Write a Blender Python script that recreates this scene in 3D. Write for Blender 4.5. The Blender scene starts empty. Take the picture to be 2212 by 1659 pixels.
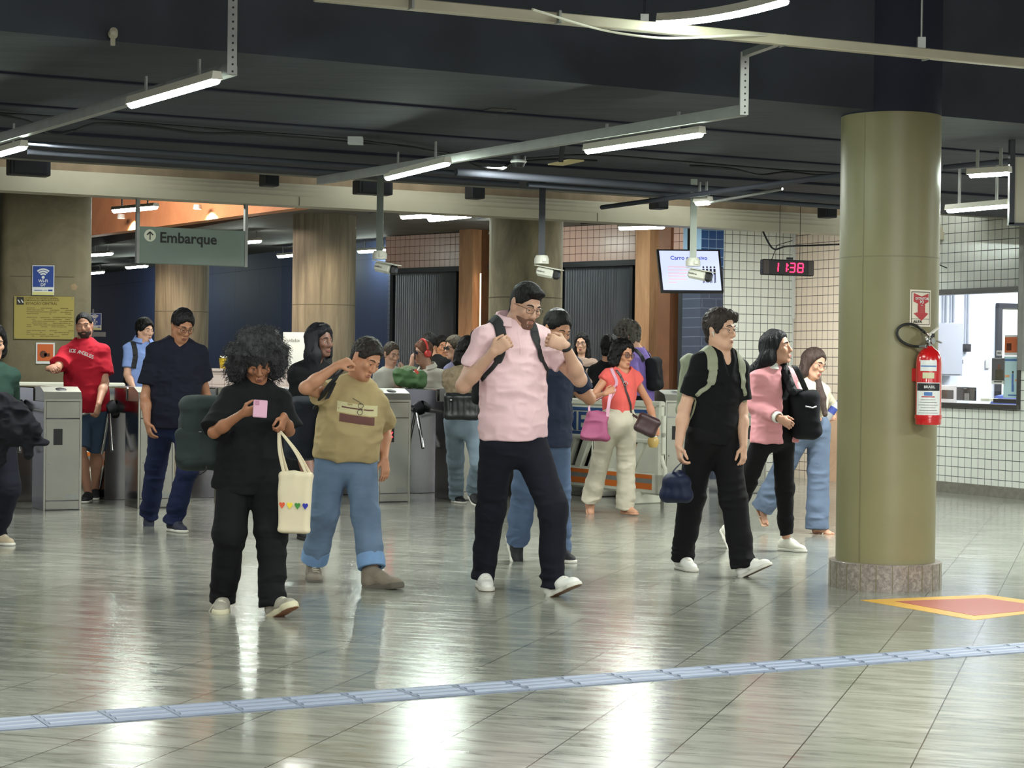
import bpy, math, random
import numpy as np
from mathutils import Vector, Matrix
from mathutils.bvhtree import BVHTree

# ------------------------------------------------------------------ camera
F = 4150.0            # focal length in pixels of the 2212 x 1659 frame
CAMZ = 1.36
PITCH = math.radians(0.58)
ROLL = math.radians(0.70)
_f = Vector((0, math.cos(PITCH), -math.sin(PITCH)))
_r0 = Vector((1, 0, 0))
_u0 = _r0.cross(_f)
CR = _r0*math.cos(ROLL) + _u0*math.sin(ROLL)
CU = _u0*math.cos(ROLL) - _r0*math.sin(ROLL)
CF = _f
CAM = Vector((0, 0, CAMZ))
sc = bpy.context.scene
COL = sc.collection
cd = bpy.data.cameras.new('camera'); co = bpy.data.objects.new('camera', cd); COL.objects.link(co)
cd.sensor_width = 36.0; cd.lens = 36.0*F/2212.0; cd.clip_start = 0.1; cd.clip_end = 200
co.matrix_world = Matrix(((CR.x, CU.x, -CF.x, 0), (CR.y, CU.y, -CF.y, 0), (CR.z, CU.z, -CF.z, CAMZ), (0, 0, 0, 1)))
sc.camera = co
sc.view_settings.view_transform = 'Standard'; sc.view_settings.look = 'None'
sc.view_settings.gamma = 1; sc.view_settings.use_curve_mapping = False
sc.view_settings.exposure = 0.85
w = bpy.data.worlds.new('world'); sc.world = w; w.use_nodes = True
w.node_tree.nodes['Background'].inputs[0].default_value = (0.86, 0.92, 1.0, 1)
w.node_tree.nodes['Background'].inputs[1].default_value = 0.34
try:
    sc.cycles.max_bounces = 6; sc.cycles.diffuse_bounces = 3; sc.cycles.glossy_bounces = 3
    sc.cycles.transmission_bounces = 4; sc.cycles.caustics_reflective = False; sc.cycles.caustics_refractive = False
    sc.cycles.sample_clamp_indirect = 4.0
    sc.cycles.use_denoising = True
except Exception:
    pass

def ray(px, py):
    return (CF + CR*((px-1106)/F) - CU*((py-829.5)/F))
def W(px, py, Y):                    # the point seen at px,py that lies Y metres away
    d = ray(px, py); return CAM + d*(Y/d.y)
def WZ(px, py, z):                   # ... that lies at height z
    d = ray(px, py); return CAM + d*((z-CAMZ)/d.z)
def WL(px, py, o, n):                # ... on the plane through o with normal n
    d = ray(px, py); return CAM + d*((Vector(o)-CAM).dot(n)/d.dot(n))
GA = math.radians(27.6)
GU = Vector((math.cos(GA), math.sin(GA), 0)); GV = Vector((-math.sin(GA), math.cos(GA), 0)); UP = Vector((0, 0, 1))

def area_light(name, loc, size, sizey, power, color, target=None, spread=None, rot=None):
    ld = bpy.data.lights.new(name, 'AREA'); ld.shape = 'RECTANGLE'; ld.size = size; ld.size_y = sizey
    ld.energy = power; ld.color = color
    if spread: ld.spread = spread
    o = bpy.data.objects.new(name, ld); COL.objects.link(o); o.location = loc
    if target is not None:
        o.rotation_euler = (Vector(target)-Vector(loc)).to_track_quat('-Z', 'Y').to_euler()
    if rot: o.rotation_euler = rot
    return o
COOL = (0.95, 1.0, 0.94)
# lamps of the hall outside the frame: rows over and behind the camera, the same tubes as in view
for (x, y, p) in ((-3.4, 3.0, 70), (0.6, 2.0, 105), (4.6, 4.4, 140), (-2.2, 6.6, 38), (2.8, 7.4, 105), (6.6, 8.2, 120), (-6.2, 6.4, 50),
                  (-6.0, 11.0, 60), (6.6, 12.6, 70), (-7.0, 15.0, 60), (7.4, 16.5, 60), (0.4, 14.4, 65), (-3.2, 13.2, 40), (3.4, 14.2, 95)):
    area_light('hall_lamp_light', (x, y, 2.84), 1.2, 0.12, p, COOL, target=(x, y, 0))
for (x, y, z, p) in ((3.0, 21.2, 3.2, 75), (5.6, 17.2, 2.86, 55), (1.2, 22.6, 3.2, 28), (-3.6, 18.4, 3.2, 60), (-2.6, 21.5, 3.2, 35)):
    area_light('passage_fill_light', (x, y, z), 1.2, 0.12, p, COOL, target=(x, y, 0))  # added unseen fill lights that brighten the tiled walls and pillars
for s_ in (4.5, 7.5, 10.5, 13.5):
    p_ = GU*s_+GV*16.2
    area_light('gap_fill_light', (p_.x, p_.y, 3.38), 1.2, 0.12, 4.5, COOL, target=(p_.x+GV.x, p_.y+GV.y, 2.9))  # added fill, hidden over the gap, to light the concrete band
# daylight from the street entrance behind the camera
area_light('entrance_daylight', (3.5, -7.0, 2.3), 6.0, 2.6, 330, (1.0, 0.97, 0.93), target=(0.6, 13, 0.4))

# ------------------------------------------------------------------ materials
def lin(c):
    return tuple(((x/255.0)/12.92 if x/255.0 <= 0.04045 else ((x/255.0+0.055)/1.055)**2.4) for x in c)
MATS = {}
def mat(name, rgb, rough=0.6, metal=0.0, bump=0.0, bscale=60.0, var=0.0, vscale=6.0, emit=0.0, spec=0.5, sheen=0.0, sss=0.0, coat=0.0, alpha=1.0, trans=0.0, stretch=None, ergb=None):
    if name in MATS: return MATS[name]
    m = bpy.data.materials.new(name); m.use_nodes = True
    nt = m.node_tree; b = nt.nodes['Principled BSDF']
    c = lin(rgb) + (1,)
    b.inputs['Base Color'].default_value = c
    b.inputs['Roughness'].default_value = rough; b.inputs['Metallic'].default_value = metal
    b.inputs['Specular IOR Level'].default_value = spec
    if sheen: b.inputs['Sheen Weight'].default_value = sheen
    if sss:
        b.inputs['Subsurface Weight'].default_value = sss; b.inputs['Subsurface Radius'].default_value = (0.02, 0.008, 0.004)
        b.inputs['Subsurface Scale'].default_value = 0.5
    if coat: b.inputs['Coat Weight'].default_value = coat
    if trans: b.inputs['Transmission Weight'].default_value = trans
    if alpha < 1: b.inputs['Alpha'].default_value = alpha
    if emit:
        b.inputs['Emission Color'].default_value = (lin(ergb) + (1,)) if ergb else c
        b.inputs['Emission Strength'].default_value = emit
    if var or bump:
        tc = nt.nodes.new('ShaderNodeTexCoord'); mp = nt.nodes.new('ShaderNodeMapping')
        nt.links.new(tc.outputs['Object'], mp.inputs['Vector'])
        if stretch: mp.inputs['Scale'].default_value = stretch
    if var:
        n = nt.nodes.new('ShaderNodeTexNoise'); n.inputs['Scale'].default_value = vscale; n.inputs['Detail'].default_value = 5
        nt.links.new(mp.outputs['Vector'], n.inputs['Vector'])
        r = nt.nodes.new('ShaderNodeMapRange'); r.inputs[1].default_value = 0.3; r.inputs[2].default_value = 0.7
        r.inputs[3].default_value = 1-var; r.inputs[4].default_value = 1+var
        nt.links.new(n.outputs['Fac'], r.inputs[0])
        mx = nt.nodes.new('ShaderNodeMix'); mx.data_type = 'RGBA'; mx.blend_type = 'MULTIPLY'; mx.inputs[0].default_value = 1
        mx.inputs[6].default_value = c
        nt.links.new(r.outputs[0], mx.inputs[7]); nt.links.new(mx.outputs[2], b.inputs['Base Color'])
    if bump:
        n = nt.nodes.new('ShaderNodeTexNoise'); n.inputs['Scale'].default_value = bscale; n.inputs['Detail'].default_value = 4
        nt.links.new(mp.outputs['Vector'], n.inputs['Vector'])
        bp = nt.nodes.new('ShaderNodeBump'); bp.inputs['Strength'].default_value = bump; bp.inputs['Distance'].default_value = 0.01
        nt.links.new(n.outputs['Fac'], bp.inputs['Height']); nt.links.new(bp.outputs['Normal'], b.inputs['Normal'])
    MATS[name] = m
    return m

def grid_mat(name, base, grout, sx, sz, joint, axes='XZ', rough=0.2, var=0.06, bump=0.25, offset=0.0, phase=(0, 0), mixc=None, coat=0.0):
    """square tiles with dark joints, laid in the object's own axes"""
    m = bpy.data.materials.new(name); m.use_nodes = True; nt = m.node_tree; b = nt.nodes['Principled BSDF']
    tc = nt.nodes.new('ShaderNodeTexCoord'); sp = nt.nodes.new('ShaderNodeSeparateXYZ'); cb = nt.nodes.new('ShaderNodeCombineXYZ')
    nt.links.new(tc.outputs['Object'], sp.inputs[0])
    a1 = nt.nodes.new('ShaderNodeMath'); a1.operation = 'ADD'; a1.inputs[1].default_value = phase[0]+sx*40
    a2 = nt.nodes.new('ShaderNodeMath'); a2.operation = 'ADD'; a2.inputs[1].default_value = phase[1]+sz*40
    nt.links.new(sp.outputs[axes[0]], a1.inputs[0]); nt.links.new(sp.outputs[axes[1]], a2.inputs[0])
    nt.links.new(a1.outputs[0], cb.inputs[0]); nt.links.new(a2.outputs[0], cb.inputs[1])
    br = nt.nodes.new('ShaderNodeTexBrick'); br.offset = offset; br.offset_frequency = 2; br.squash = 1.0
    br.inputs['Scale'].default_value = 1.0; br.inputs['Brick Width'].default_value = sx; br.inputs['Row Height'].default_value = sz
    br.inputs['Mortar Size'].default_value = joint; br.inputs['Mortar Smooth'].default_value = 0.1; br.inputs['Bias'].default_value = 0
    c = lin(base); k = 1-var*2
    br.inputs['Color1'].default_value = c+(1,); br.inputs['Color2'].default_value = (c[0]*k, c[1]*k, c[2]*k, 1)
    if mixc: br.inputs['Color2'].default_value = lin(mixc)+(1,)
    br.inputs['Mortar'].default_value = lin(grout)+(1,)
    nt.links.new(cb.outputs[0], br.inputs['Vector']); nt.links.new(br.outputs['Color'], b.inputs['Base Color'])
    bp = nt.nodes.new('ShaderNodeBump'); bp.inputs['Strength'].default_value = bump; bp.inputs['Distance'].default_value = 0.004; bp.invert = True
    nt.links.new(br.outputs['Fac'], bp.inputs['Height'])
    n = nt.nodes.new('ShaderNodeTexNoise'); n.inputs['Scale'].default_value = 4.0
    nt.links.new(tc.outputs['Object'], n.inputs['Vector'])
    bp2 = nt.nodes.new('ShaderNodeBump'); bp2.inputs['Strength'].default_value = 0.15; bp2.inputs['Distance'].default_value = 0.02
    nt.links.new(n.outputs['Fac'], bp2.inputs['Height']); nt.links.new(bp.outputs['Normal'], bp2.inputs['Normal'])
    nt.links.new(bp2.outputs['Normal'], b.inputs['Normal'])
    rr = nt.nodes.new('ShaderNodeMapRange'); rr.inputs[3].default_value = rough; rr.inputs[4].default_value = 0.8
    nt.links.new(br.outputs['Fac'], rr.inputs[0]); nt.links.new(rr.outputs[0], b.inputs['Roughness'])
    return m

# ------------------------------------------------------------------ mesh building
class MB:
    def __init__(s): s.v = []; s.f = []; s.mi = []; s.cur = 0
    def add(s, vs, fs):
        o = len(s.v); s.v += [tuple(x) for x in vs]; s.f += [tuple(i+o for i in f) for f in fs]; s.mi += [s.cur]*len(fs); return s
    def box(s, c, d, ax=None, bev=0.0):
        """box: centre c, full sizes d, axes ax (three vectors)"""
        c = Vector(c); X, Y, Z = ax if ax else (Vector((1, 0, 0)), Vector((0, 1, 0)), Vector((0, 0, 1)))
        hx, hy, hz = d[0]/2, d[1]/2, d[2]/2
        if bev <= 0:
            vs = [c + X*(i*hx) + Y*(j*hy) + Z*(k*hz) for i in (-1, 1) for j in (-1, 1) for k in (-1, 1)]
            return s.add(vs, [(0, 1, 3, 2), (4, 6, 7, 5), (0, 4, 5, 1), (2, 3, 7, 6), (0, 2, 6, 4), (1, 5, 7, 3)])
        b = min(bev, hx*.9, hy*.9, hz*.9); vs = []; idx = {}
        for i in (-1, 1):
            for j in (-1, 1):
                for k in (-1, 1):
                    for a in range(3):
                        q = [hx-b, hy-b, hz-b]; q[a] += b
                        idx[(i, j, k, a)] = len(vs); vs.append(c + X*(i*q[0]) + Y*(j*q[1]) + Z*(k*q[2]))
        fs = []
        for a in range(3):
            o1, o2 = [(1, 2), (2, 0), (0, 1)][a]
            for sg in (-1, 1):
                loop = []
                for (p, q) in ((-1, -1), (1, -1), (1, 1), (-1, 1)):
                    t = [0, 0, 0]; t[a] = sg; t[o1] = p; t[o2] = q; loop.append(idx[(t[0], t[1], t[2], a)])
                fs.append(tuple(loop if sg > 0 else loop[::-1]))
        for a in range(3):
            o1, o2 = [(1, 2), (2, 0), (0, 1)][a]
            for p in (-1, 1):
                for q in (-1, 1):
                    def I(t0, ww):
                        t = [0, 0, 0]; t[a] = t0; t[o1] = p; t[o2] = q; return idx[(t[0], t[1], t[2], ww)]
                    l = [I(-1, o1), I(1, o1), I(1, o2), I(-1, o2)]
                    fs.append(tuple(l if p*q < 0 else l[::-1]))
        for i in (-1, 1):
            for j in (-1, 1):
                for k in (-1, 1):
                    l = [idx[(i, j, k, a)] for a in range(3)]
                    fs.append(tuple(l if i*j*k > 0 else l[::-1]))
        return s.add(vs, fs)
    def bar(s, a, b, wd, ht, up=UP, bev=0):
        a = Vector(a); b = Vector(b); d = (b-a); L = d.length; d.normalize()
        sd = d.cross(Vector(up)); sd.normalize(); u = sd.cross(d)
        return s.box((a+b)/2, (L, wd, ht), (d, sd, u), bev)
    def tube(s, pts, r, n=8, cap=True, closed=False):
        pts = [Vector(p) for p in pts]; m = len(pts); rs = r if isinstance(r, (list, tuple)) else [r]*m
        vs = []; ref = None
        for i, p in enumerate(pts):
            if closed: t = pts[(i+1) % m]-pts[i-1]
            else: t = pts[min(i+1, m-1)]-pts[max(i-1, 0)]
            t.normalize()
            if ref is None:
                ref = t.orthogonal().normalized()
            else:
                ref = ref - t*ref.dot(t)
                ref = ref.normalized() if ref.length > 1e-6 else t.orthogonal().normalized()
            q = t.cross(ref)
            for k in range(n):
                a = 2*math.pi*k/n; vs.append(p + ref*(math.cos(a)*rs[i]) + q*(math.sin(a)*rs[i]))
        fs = []
        for i in range(m if closed else m-1):
            i2 = (i+1) % m
            for k in range(n):
                k2 = (k+1) % n; fs.append((i*n+k, i*n+k2, i2*n+k2, i2*n+k))
        if cap and not closed:
            fs.append(tuple(range(n))[::-1]); fs.append(tuple((m-1)*n+k for k in range(n)))
        return s.add(vs, fs)
    def lathe(s, c, prof, n=48, ax=UP, a0=0.0, a1=2*math.pi, ref=None):
        """prof: (radius, height) pairs"""
        c = Vector(c); ax = Vector(ax).normalized(); X = (Vector(ref) if ref else ax.orthogonal()).normalized(); Y = ax.cross(X)
        full = abs(a1-a0-2*math.pi) < 1e-6; m = n if full else n+1; vs = []
        for (r, h) in prof:
            for k in range(m):
                a = a0+(a1-a0)*k/n; vs.append(c + ax*h + X*(r*math.cos(a)) + Y*(r*math.sin(a)))
        fs = []
        for i in range(len(prof)-1):
            for k in range(n):
                k2 = (k+1) % m; fs.append((i*m+k, i*m+k2, (i+1)*m+k2, (i+1)*m+k))
        return s.add(vs, fs)
    def poly(s, pts, th=None, n=None):
        """flat polygon, extruded backwards by th along -n"""
        pts = [Vector(p) for p in pts]; m = len(pts)
        if th is None: return s.add(pts, [tuple(range(m))])
        n = Vector(n); vs = pts + [p-n*th for p in pts]
        fs = [tuple(range(m)), tuple(range(2*m-1, m-1, -1))] + [(i, m+i, m+(i+1) % m, (i+1) % m) for i in range(m)]
        return s.add(vs, fs)
    def sweep(s, prof, o, dirv, L, side, up=UP):
        """closed profile (side,up) extruded along dirv for L"""
        o = Vector(o); m = len(prof); vs = []
        for t in (0, L):
            for (a, b) in prof: vs.append(o + dirv*t + side*a + up*b)
        fs = [(i, (i+1) % m, m+(i+1) % m, m+i) for i in range(m)] + [tuple(range(m))[::-1], tuple(range(m, 2*m))]
        return s.add(vs, fs)
    def obj(s, name, mats, parent=None, smooth=False, origin=None):
        me = bpy.data.meshes.new(name)
        o = Vector(origin) if origin is not None else Vector((0, 0, 0))
        me.from_pydata([tuple(Vector(v)-o) for v in s.v], [], s.f)
        if not isinstance(mats, (list, tuple)): mats = [mats]
        for m in mats: me.materials.append(m)
        me.polygons.foreach_set('material_index', s.mi)
        if smooth:
            me.polygons.foreach_set('use_smooth', [True]*len(s.f))
            try: me.set_sharp_from_angle(angle=math.radians(40))
            except Exception: pass
        me.update()
        ob = bpy.data.objects.new(name, me); COL.objects.link(ob); ob.location = o
        if parent is not None: setpar(ob, parent)
        return ob
def setpar(ob, parent):
    bpy_m = world_of(parent)
    ob.parent = parent; ob.matrix_parent_inverse = bpy_m.inverted()
def world_of(o):
    m = Matrix.LocRotScale(o.location, o.rotation_euler, o.scale)
    if o.parent is not None: m = world_of(o.parent) @ o.matrix_parent_inverse @ m
    return m
def tag(o, label=None, cat=None, group=None, kind=None):
    if label: o['label'] = label
    if cat: o['category'] = cat
    if group: o['group'] = group
    if kind: o['kind'] = kind
    return o
def empty(name, loc, label=None, cat=None, group=None):
    o = bpy.data.objects.new(name, None); COL.objects.link(o); o.location = loc; o.empty_display_size = 0.1
    return tag(o, label, cat, group)
def struct(o): o['kind'] = 'structure'; return o
def text_mesh(txt, size, o, X, Y, mt, name, parent=None, th=0.001, align='CENTER', bold=False, spacing=1.0, xs=1.0):
    """flat lettering: built as mesh in the plane X,Y at o"""
    cu = bpy.data.curves.new(name, 'FONT'); cu.body = txt; cu.size = size; cu.align_x = align; cu.align_y = 'CENTER'
    cu.extrude = th/2; cu.space_character = spacing; cu.resolution_u = 3
    if bold: cu.offset = size*0.018
    tmp = bpy.data.objects.new('tmp', cu); COL.objects.link(tmp)
    dg = bpy.context.evaluated_depsgraph_get(); me = bpy.data.meshes.new_from_object(tmp.evaluated_get(dg))
    COL.objects.unlink(tmp); bpy.data.objects.remove(tmp); bpy.data.curves.remove(cu)
    X = Vector(X).normalized(); Y = Vector(Y).normalized(); N = X.cross(Y); o = Vector(o)
    n = len(me.vertices); a = np.empty(n*3); me.vertices.foreach_get('co', a); a = a.reshape(-1, 3)
    P = np.array(o)+np.outer(a[:, 0]*xs, X)+np.outer(a[:, 1], Y)+np.outer(a[:, 2]+th, N)
    me.vertices.foreach_set('co', P.ravel()); me.materials.clear(); me.materials.append(mt); me.update(); me.name = name
    ob = bpy.data.objects.new(name, me); COL.objects.link(ob)
    if parent is not None: setpar(ob, parent)
    return ob
# ================================================================== the station hall
def g(s, t, z=0.0): return GU*s + GV*t + UP*z
def gbox(name, s0, s1, t0, t1, z0, z1, m, bev=0.0):
    b = MB(); b.box(g((s0+s1)/2, (t0+t1)/2, (z0+z1)/2), (s1-s0, t1-t0, z1-z0), (GU, GV, UP), bev); return b.obj(name, m)
def local_obj(b, name, m, o, X, parent=None, smooth=False):
    """mesh written in wall coordinates (x along the wall, y into it, z up), placed at o"""
    X = Vector(X).normalized(); ob = b.obj(name, m, smooth=smooth)
    ob.location = o; ob.rotation_euler = (0, 0, math.atan2(X.y, X.x))
    if parent is not None: setpar(ob, parent)
    return ob

# ---- floor
def floor_mat():
    m = bpy.data.materials.new('slate_floor'); m.use_nodes = True; nt = m.node_tree; b = nt.nodes['Principled BSDF']; L = nt.links
    tc = nt.nodes.new('ShaderNodeTexCoord')
    mp = nt.nodes.new('ShaderNodeMapping'); mp.inputs['Scale'].default_value = (1.1, 5.5, 1); L.new(tc.outputs['Object'], mp.inputs[0])
    n1 = nt.nodes.new('ShaderNodeTexNoise'); n1.inputs['Scale'].default_value = 2.2; n1.inputs['Detail'].default_value = 8; n1.inputs['Roughness'].default_value = 0.62; n1.inputs['Distortion'].default_value = 1.0
    L.new(mp.outputs[0], n1.inputs['Vector'])
    cr = nt.nodes.new('ShaderNodeValToRGB'); e = cr.color_ramp.elements
    e[0].position = 0.30; e[0].color = lin((116, 117, 109))+(1,); e[1].position = 0.72; e[1].color = lin((157, 156, 146))+(1,)
    x = e.new(0.5); x.color = lin((139, 139, 130))+(1,)
    L.new(n1.outputs['Fac'], cr.inputs[0])
    mp2 = nt.nodes.new('ShaderNodeMapping'); mp2.inputs['Scale'].default_value = (1.3, 10, 1); L.new(tc.outputs['Object'], mp2.inputs[0])
    n2 = nt.nodes.new('ShaderNodeTexNoise'); n2.inputs['Scale'].default_value = 2.4; n2.inputs['Detail'].default_value = 6; n2.inputs['Distortion'].default_value = 2.5
    L.new(mp2.outputs[0], n2.inputs['Vector'])
    r2 = nt.nodes.new('ShaderNodeMapRange'); r2.inputs[1].default_value = 0.64; r2.inputs[2].default_value = 0.74; r2.inputs[3].default_value = 0; r2.inputs[4].default_value = 0.2
    L.new(n2.outputs['Fac'], r2.inputs[0])
    mx = nt.nodes.new('ShaderNodeMix'); mx.data_type = 'RGBA'; mx.inputs[7].default_value = lin((178, 178, 160))+(1,)
    L.new(r2.outputs[0], mx.inputs[0]); L.new(cr.outputs[0], mx.inputs[6])
    br = nt.nodes.new('ShaderNodeTexBrick'); br.offset = 0.37; br.offset_frequency = 3
    br.inputs['Scale'].default_value = 1; br.inputs['Brick Width'].default_value = 1.02; br.inputs['Row Height'].default_value = 0.41
    br.inputs['Mortar Size'].default_value = 0.003; br.inputs['Mortar Smooth'].default_value = 0.2; br.inputs['Bias'].default_value = 0.0
    br.inputs['Color1'].default_value = (1, 1, 1, 1); br.inputs['Color2'].default_value = (0.86, 0.88, 0.86, 1); br.inputs['Mortar'].default_value = (0.16, 0.16, 0.15, 1)
    mp3 = nt.nodes.new('ShaderNodeMapping'); mp3.inputs['Rotation'].default_value = (0, 0, math.radians(90)); mp3.inputs['Location'].default_value = (0.12, 0.2, 0)
    L.new(tc.outputs['Object'], mp3.inputs[0]); L.new(mp3.outputs[0], br.inputs['Vector'])
    m2 = nt.nodes.new('ShaderNodeMix'); m2.data_type = 'RGBA'; m2.blend_type = 'MULTIPLY'; m2.inputs[0].default_value = 1
    L.new(mx.outputs[2], m2.inputs[6]); L.new(br.outputs['Color'], m2.inputs[7]); L.new(m2.outputs[2], b.inputs['Base Color'])
    rr = nt.nodes.new('ShaderNodeMapRange'); rr.inputs[1].default_value = 0.3; rr.inputs[2].default_value = 0.75; rr.inputs[3].default_value = 0.10; rr.inputs[4].default_value = 0.22
    L.new(n1.outputs['Fac'], rr.inputs[0]); L.new(rr.outputs[0], b.inputs['Roughness'])
    b.inputs['Specular IOR Level'].default_value = 0.62
    bp = nt.nodes.new('ShaderNodeBump'); bp.inputs['Strength'].default_value = 0.10; bp.inputs['Distance'].default_value = 0.01
    L.new(n1.outputs['Fac'], bp.inputs['Height'])
    bp2 = nt.nodes.new('ShaderNodeBump'); bp2.inputs['Strength'].default_value = 0.3; bp2.inputs['Distance'].default_value = 0.003; bp2.invert = True
    L.new(br.outputs['Fac'], bp2.inputs['Height']); L.new(bp.outputs[0], bp2.inputs['Normal']); L.new(bp2.outputs[0], b.inputs['Normal'])
    return m
b = MB(); b.box((0, 0, -0.1), (90, 90, 0.2)); fl = b.obj('floor', floor_mat()); fl.location = (0, 18, 0); fl.rotation_euler = (0, 0, math.radians(-17.3)); struct(fl)

M_ceil = mat('ceiling_paint', (50, 53, 60), 0.75, bump=0.5, bscale=5, var=0.18, vscale=2.5, stretch=(0.6, 2, 1), spec=0.3)
M_ceild = mat('ceiling_dark', (29, 30, 44), 0.8, bump=0.3, bscale=8, spec=0.25)
M_cream = mat('cream_paint', (172, 166, 146), 0.5, var=0.06, vscale=3)
M_galv = mat('galvanised_steel', (150, 152, 148), 0.45, metal=0.6, var=0.08, vscale=12)
M_railp = mat('rail_paint', (168, 160, 140), 0.5, var=0.08, vscale=5)
M_darkm = mat('dark_metal', (30, 33, 38), 0.5, metal=0.3)
M_black = mat('black_plastic', (14, 14, 17), 0.5)
M_conc = mat('raw_concrete', (150, 132, 108), 0.85, bump=0.8, bscale=14, var=0.25, vscale=3.5, stretch=(1, 1, 0.35))
M_concg = mat('grey_concrete', (112, 110, 102), 0.85, bump=0.6, bscale=10, var=0.2, vscale=3)
# ---- ceilings
c1 = gbox('ceiling', -24, 24, 9.39, 15.24, 2.94, 4.3, M_ceil); struct(c1)
c2 = gbox('ceiling', -24, 24, -8, 9.6, 3.75, 3.95, M_ceild); struct(c2)
c3 = gbox('ceiling', -24, 24, 15.1, 17.2, 3.45, 3.6, M_ceild); struct(c3)
M_backceil = mat('back_ceiling_paint', (104, 101, 98), 0.8, bump=0.5, bscale=6, var=0.12, vscale=2)
c4 = gbox('ceiling', 8.8, 24, 17.3, 44, 3.28, 3.5, M_backceil); struct(c4)
c5 = gbox('ceiling', -34, 8.8, 17.3, 90, 4.3, 4.4, M_ceild); struct(c5)
# joints and ribs in the low ceiling
for k, (t, dz) in enumerate(((10.7, 0.012), (12.0, 0.012), (13.3, 0.02))):
    o = gbox('trim_%d' % (k+1), -18, 18, t, t+0.05, 2.94-dz, 2.941, M_ceild); struct(o)
b = MB(); b.sweep([(0, 0), (0.12, 0), (0.12, 0.10), (0.3, 0.10), (0.3, 0.06), (0.42, 0.06), (0.42, 0.3), (0, 0.3)], g(-24, 15.24, 2.935), GU, 48, GV)
struct(b.obj('trim_9', M_concg))
# concrete band over the beam
cb_ = gbox('wall_upper', -24, 24, 17.02, 17.3, 2.965, 4.3, M_conc); struct(cb_)
# cream stepped beam over the turnstiles
bm = MB(); bm.sweep([(0, 0), (0.26, 0), (0.26, 0.21), (0.09, 0.21), (0.09, 0.175), (0.055, 0.175), (0.055, 0.135), (0.025, 0.135), (0.025, 0.085), (0.0, 0.085)], g(-24, 16.75, 2.81), GU, 48, GV)
ob = bm.obj('stepped_beam', M_cream); tag(ob, 'long cream stepped beam running under the dark ceiling above the turnstiles', 'beam')
M_seam = mat('beam_seam', (96, 90, 78), 0.8)
for k, s in enumerate((-6.3, -3.1, 0.1, 3.3, 6.5, 9.7)):
    sm = gbox('seam', s, s+0.008, 16.747, 16.752, 2.812, 2.894, M_seam); setpar(sm, ob)

# small dark boxes above the beam
M_box = mat('box_paint', (26, 27, 34), 0.6)
def onT(px, py, t):                 # the point seen at px,py on the vertical plane t = const of the hall grid
    return WL(px, py, GV*t, GV)
for k, (x0, x1, y0, y1, lab) in enumerate(((18, 105, 340, 380, 'black box speaker on the beam above the brass plaque pillar'),
        (565, 598, 371, 403, 'small black box on the beam right of the hanging green sign'),
        (765, 845, 391, 421, 'wide black box on the beam behind the first camera post'),
        (1010, 1042, 396, 430, 'narrow black box on the beam left of the middle camera post'),
        (1408, 1438, 424, 452, 'narrow black box on the beam above the information screen'),
        (1772, 1802, 440, 471, 'narrow black box on the beam close to the olive column'))):
    p = onT((x0+x1)/2, (y0+y1)/2, 16.4); wdt = (x1-x0)/F*p.y; h = (y1-y0)/F*p.y
    r_ = empty('speaker_box', p, lab, 'box')
    b = MB(); b.box(p, (wdt, 0.16, h), (GU, GV, UP), 0.008); b.obj('case', M_box, r_)
    b = MB(); b.box(p+UP*(h/2+0.05)+GV*0.0, (0.03, 0.03, 0.12), (GU, GV, UP)); b.box(p-GV*0.083, (wdt*0.8, 0.006, h*0.75), (GU, GV, UP)); b.obj('bracket', M_darkm, r_)

# ---- round columns
def blotch_mat(name, base, dark, lightc, sz=(1, 1, 0.3), sc1=3.0, rough=0.8, bump=0.6):
    m = bpy.data.materials.new(name); m.use_nodes = True; nt = m.node_tree; b_ = nt.nodes['Principled BSDF']; L = nt.links
    tc = nt.nodes.new('ShaderNodeTexCoord'); mp = nt.nodes.new('ShaderNodeMapping'); mp.inputs['Scale'].default_value = sz; L.new(tc.outputs['Object'], mp.inputs[0])
    n = nt.nodes.new('ShaderNodeTexNoise'); n.inputs['Scale'].default_value = sc1; n.inputs['Detail'].default_value = 9; n.inputs['Roughness'].default_value = 0.65; n.inputs['Distortion'].default_value = 0.6
    L.new(mp.outputs[0], n.inputs['Vector'])
    cr = nt.nodes.new('ShaderNodeValToRGB'); e = cr.color_ramp.elements; e[0].position = 0.28; e[0].color = lin(dark)+(1,); e[1].position = 0.75; e[1].color = lin(lightc)+(1,)
    x = e.new(0.5); x.color = lin(base)+(1,); L.new(n.outputs['Fac'], cr.inputs[0]); L.new(cr.outputs[0], b_.inputs['Base Color'])
    b_.inputs['Roughness'].default_value = rough
    bp = nt.nodes.new('ShaderNodeBump'); bp.inputs['Strength'].default_value = bump; bp.inputs['Distance'].default_value = 0.02
    L.new(n.outputs['Fac'], bp.inputs['Height']); L.new(bp.outputs[0], b_.inputs['Normal']); return m
M_olive = mat('olive_paint', (122, 116, 84), 0.42, bump=0.25, bscale=9, var=0.07, vscale=2.5, spec=0.4)
M_olived = mat('olive_seam', (108, 102, 74), 0.5)
colc = Vector((2.345, 12.0, 0))
cr_ = empty('round_column', colc, 'thick glossy olive round column carrying the red fire extinguisher', 'column')
b = MB(); b.lathe(colc, [(0.306, 0.165), (0.308, 2.93)], 96); b.obj('shaft', M_olive, cr_, smooth=True)
b = MB(); b.lathe(colc, [(0.3065, 2.93), (0.3075, 2.932), (0.3075, 3.76)], 96); b.obj('upper_shaft', M_ceild, cr_, smooth=True)['label'] = 'black painted top of the column'
M_gran = blotch_mat('granite', (128, 118, 110), (92, 84, 80), (168, 158, 146), (1, 1, 1), 40, 0.35, 0.1)
b = MB(); b.lathe(colc, [(0.300, 0.168), (0.342, 0.168), (0.3455, 0.165), (0.3455, 0.0)], 96); pl = b.obj('plinth', M_gran, cr_, smooth=True)
b = MB()
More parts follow.
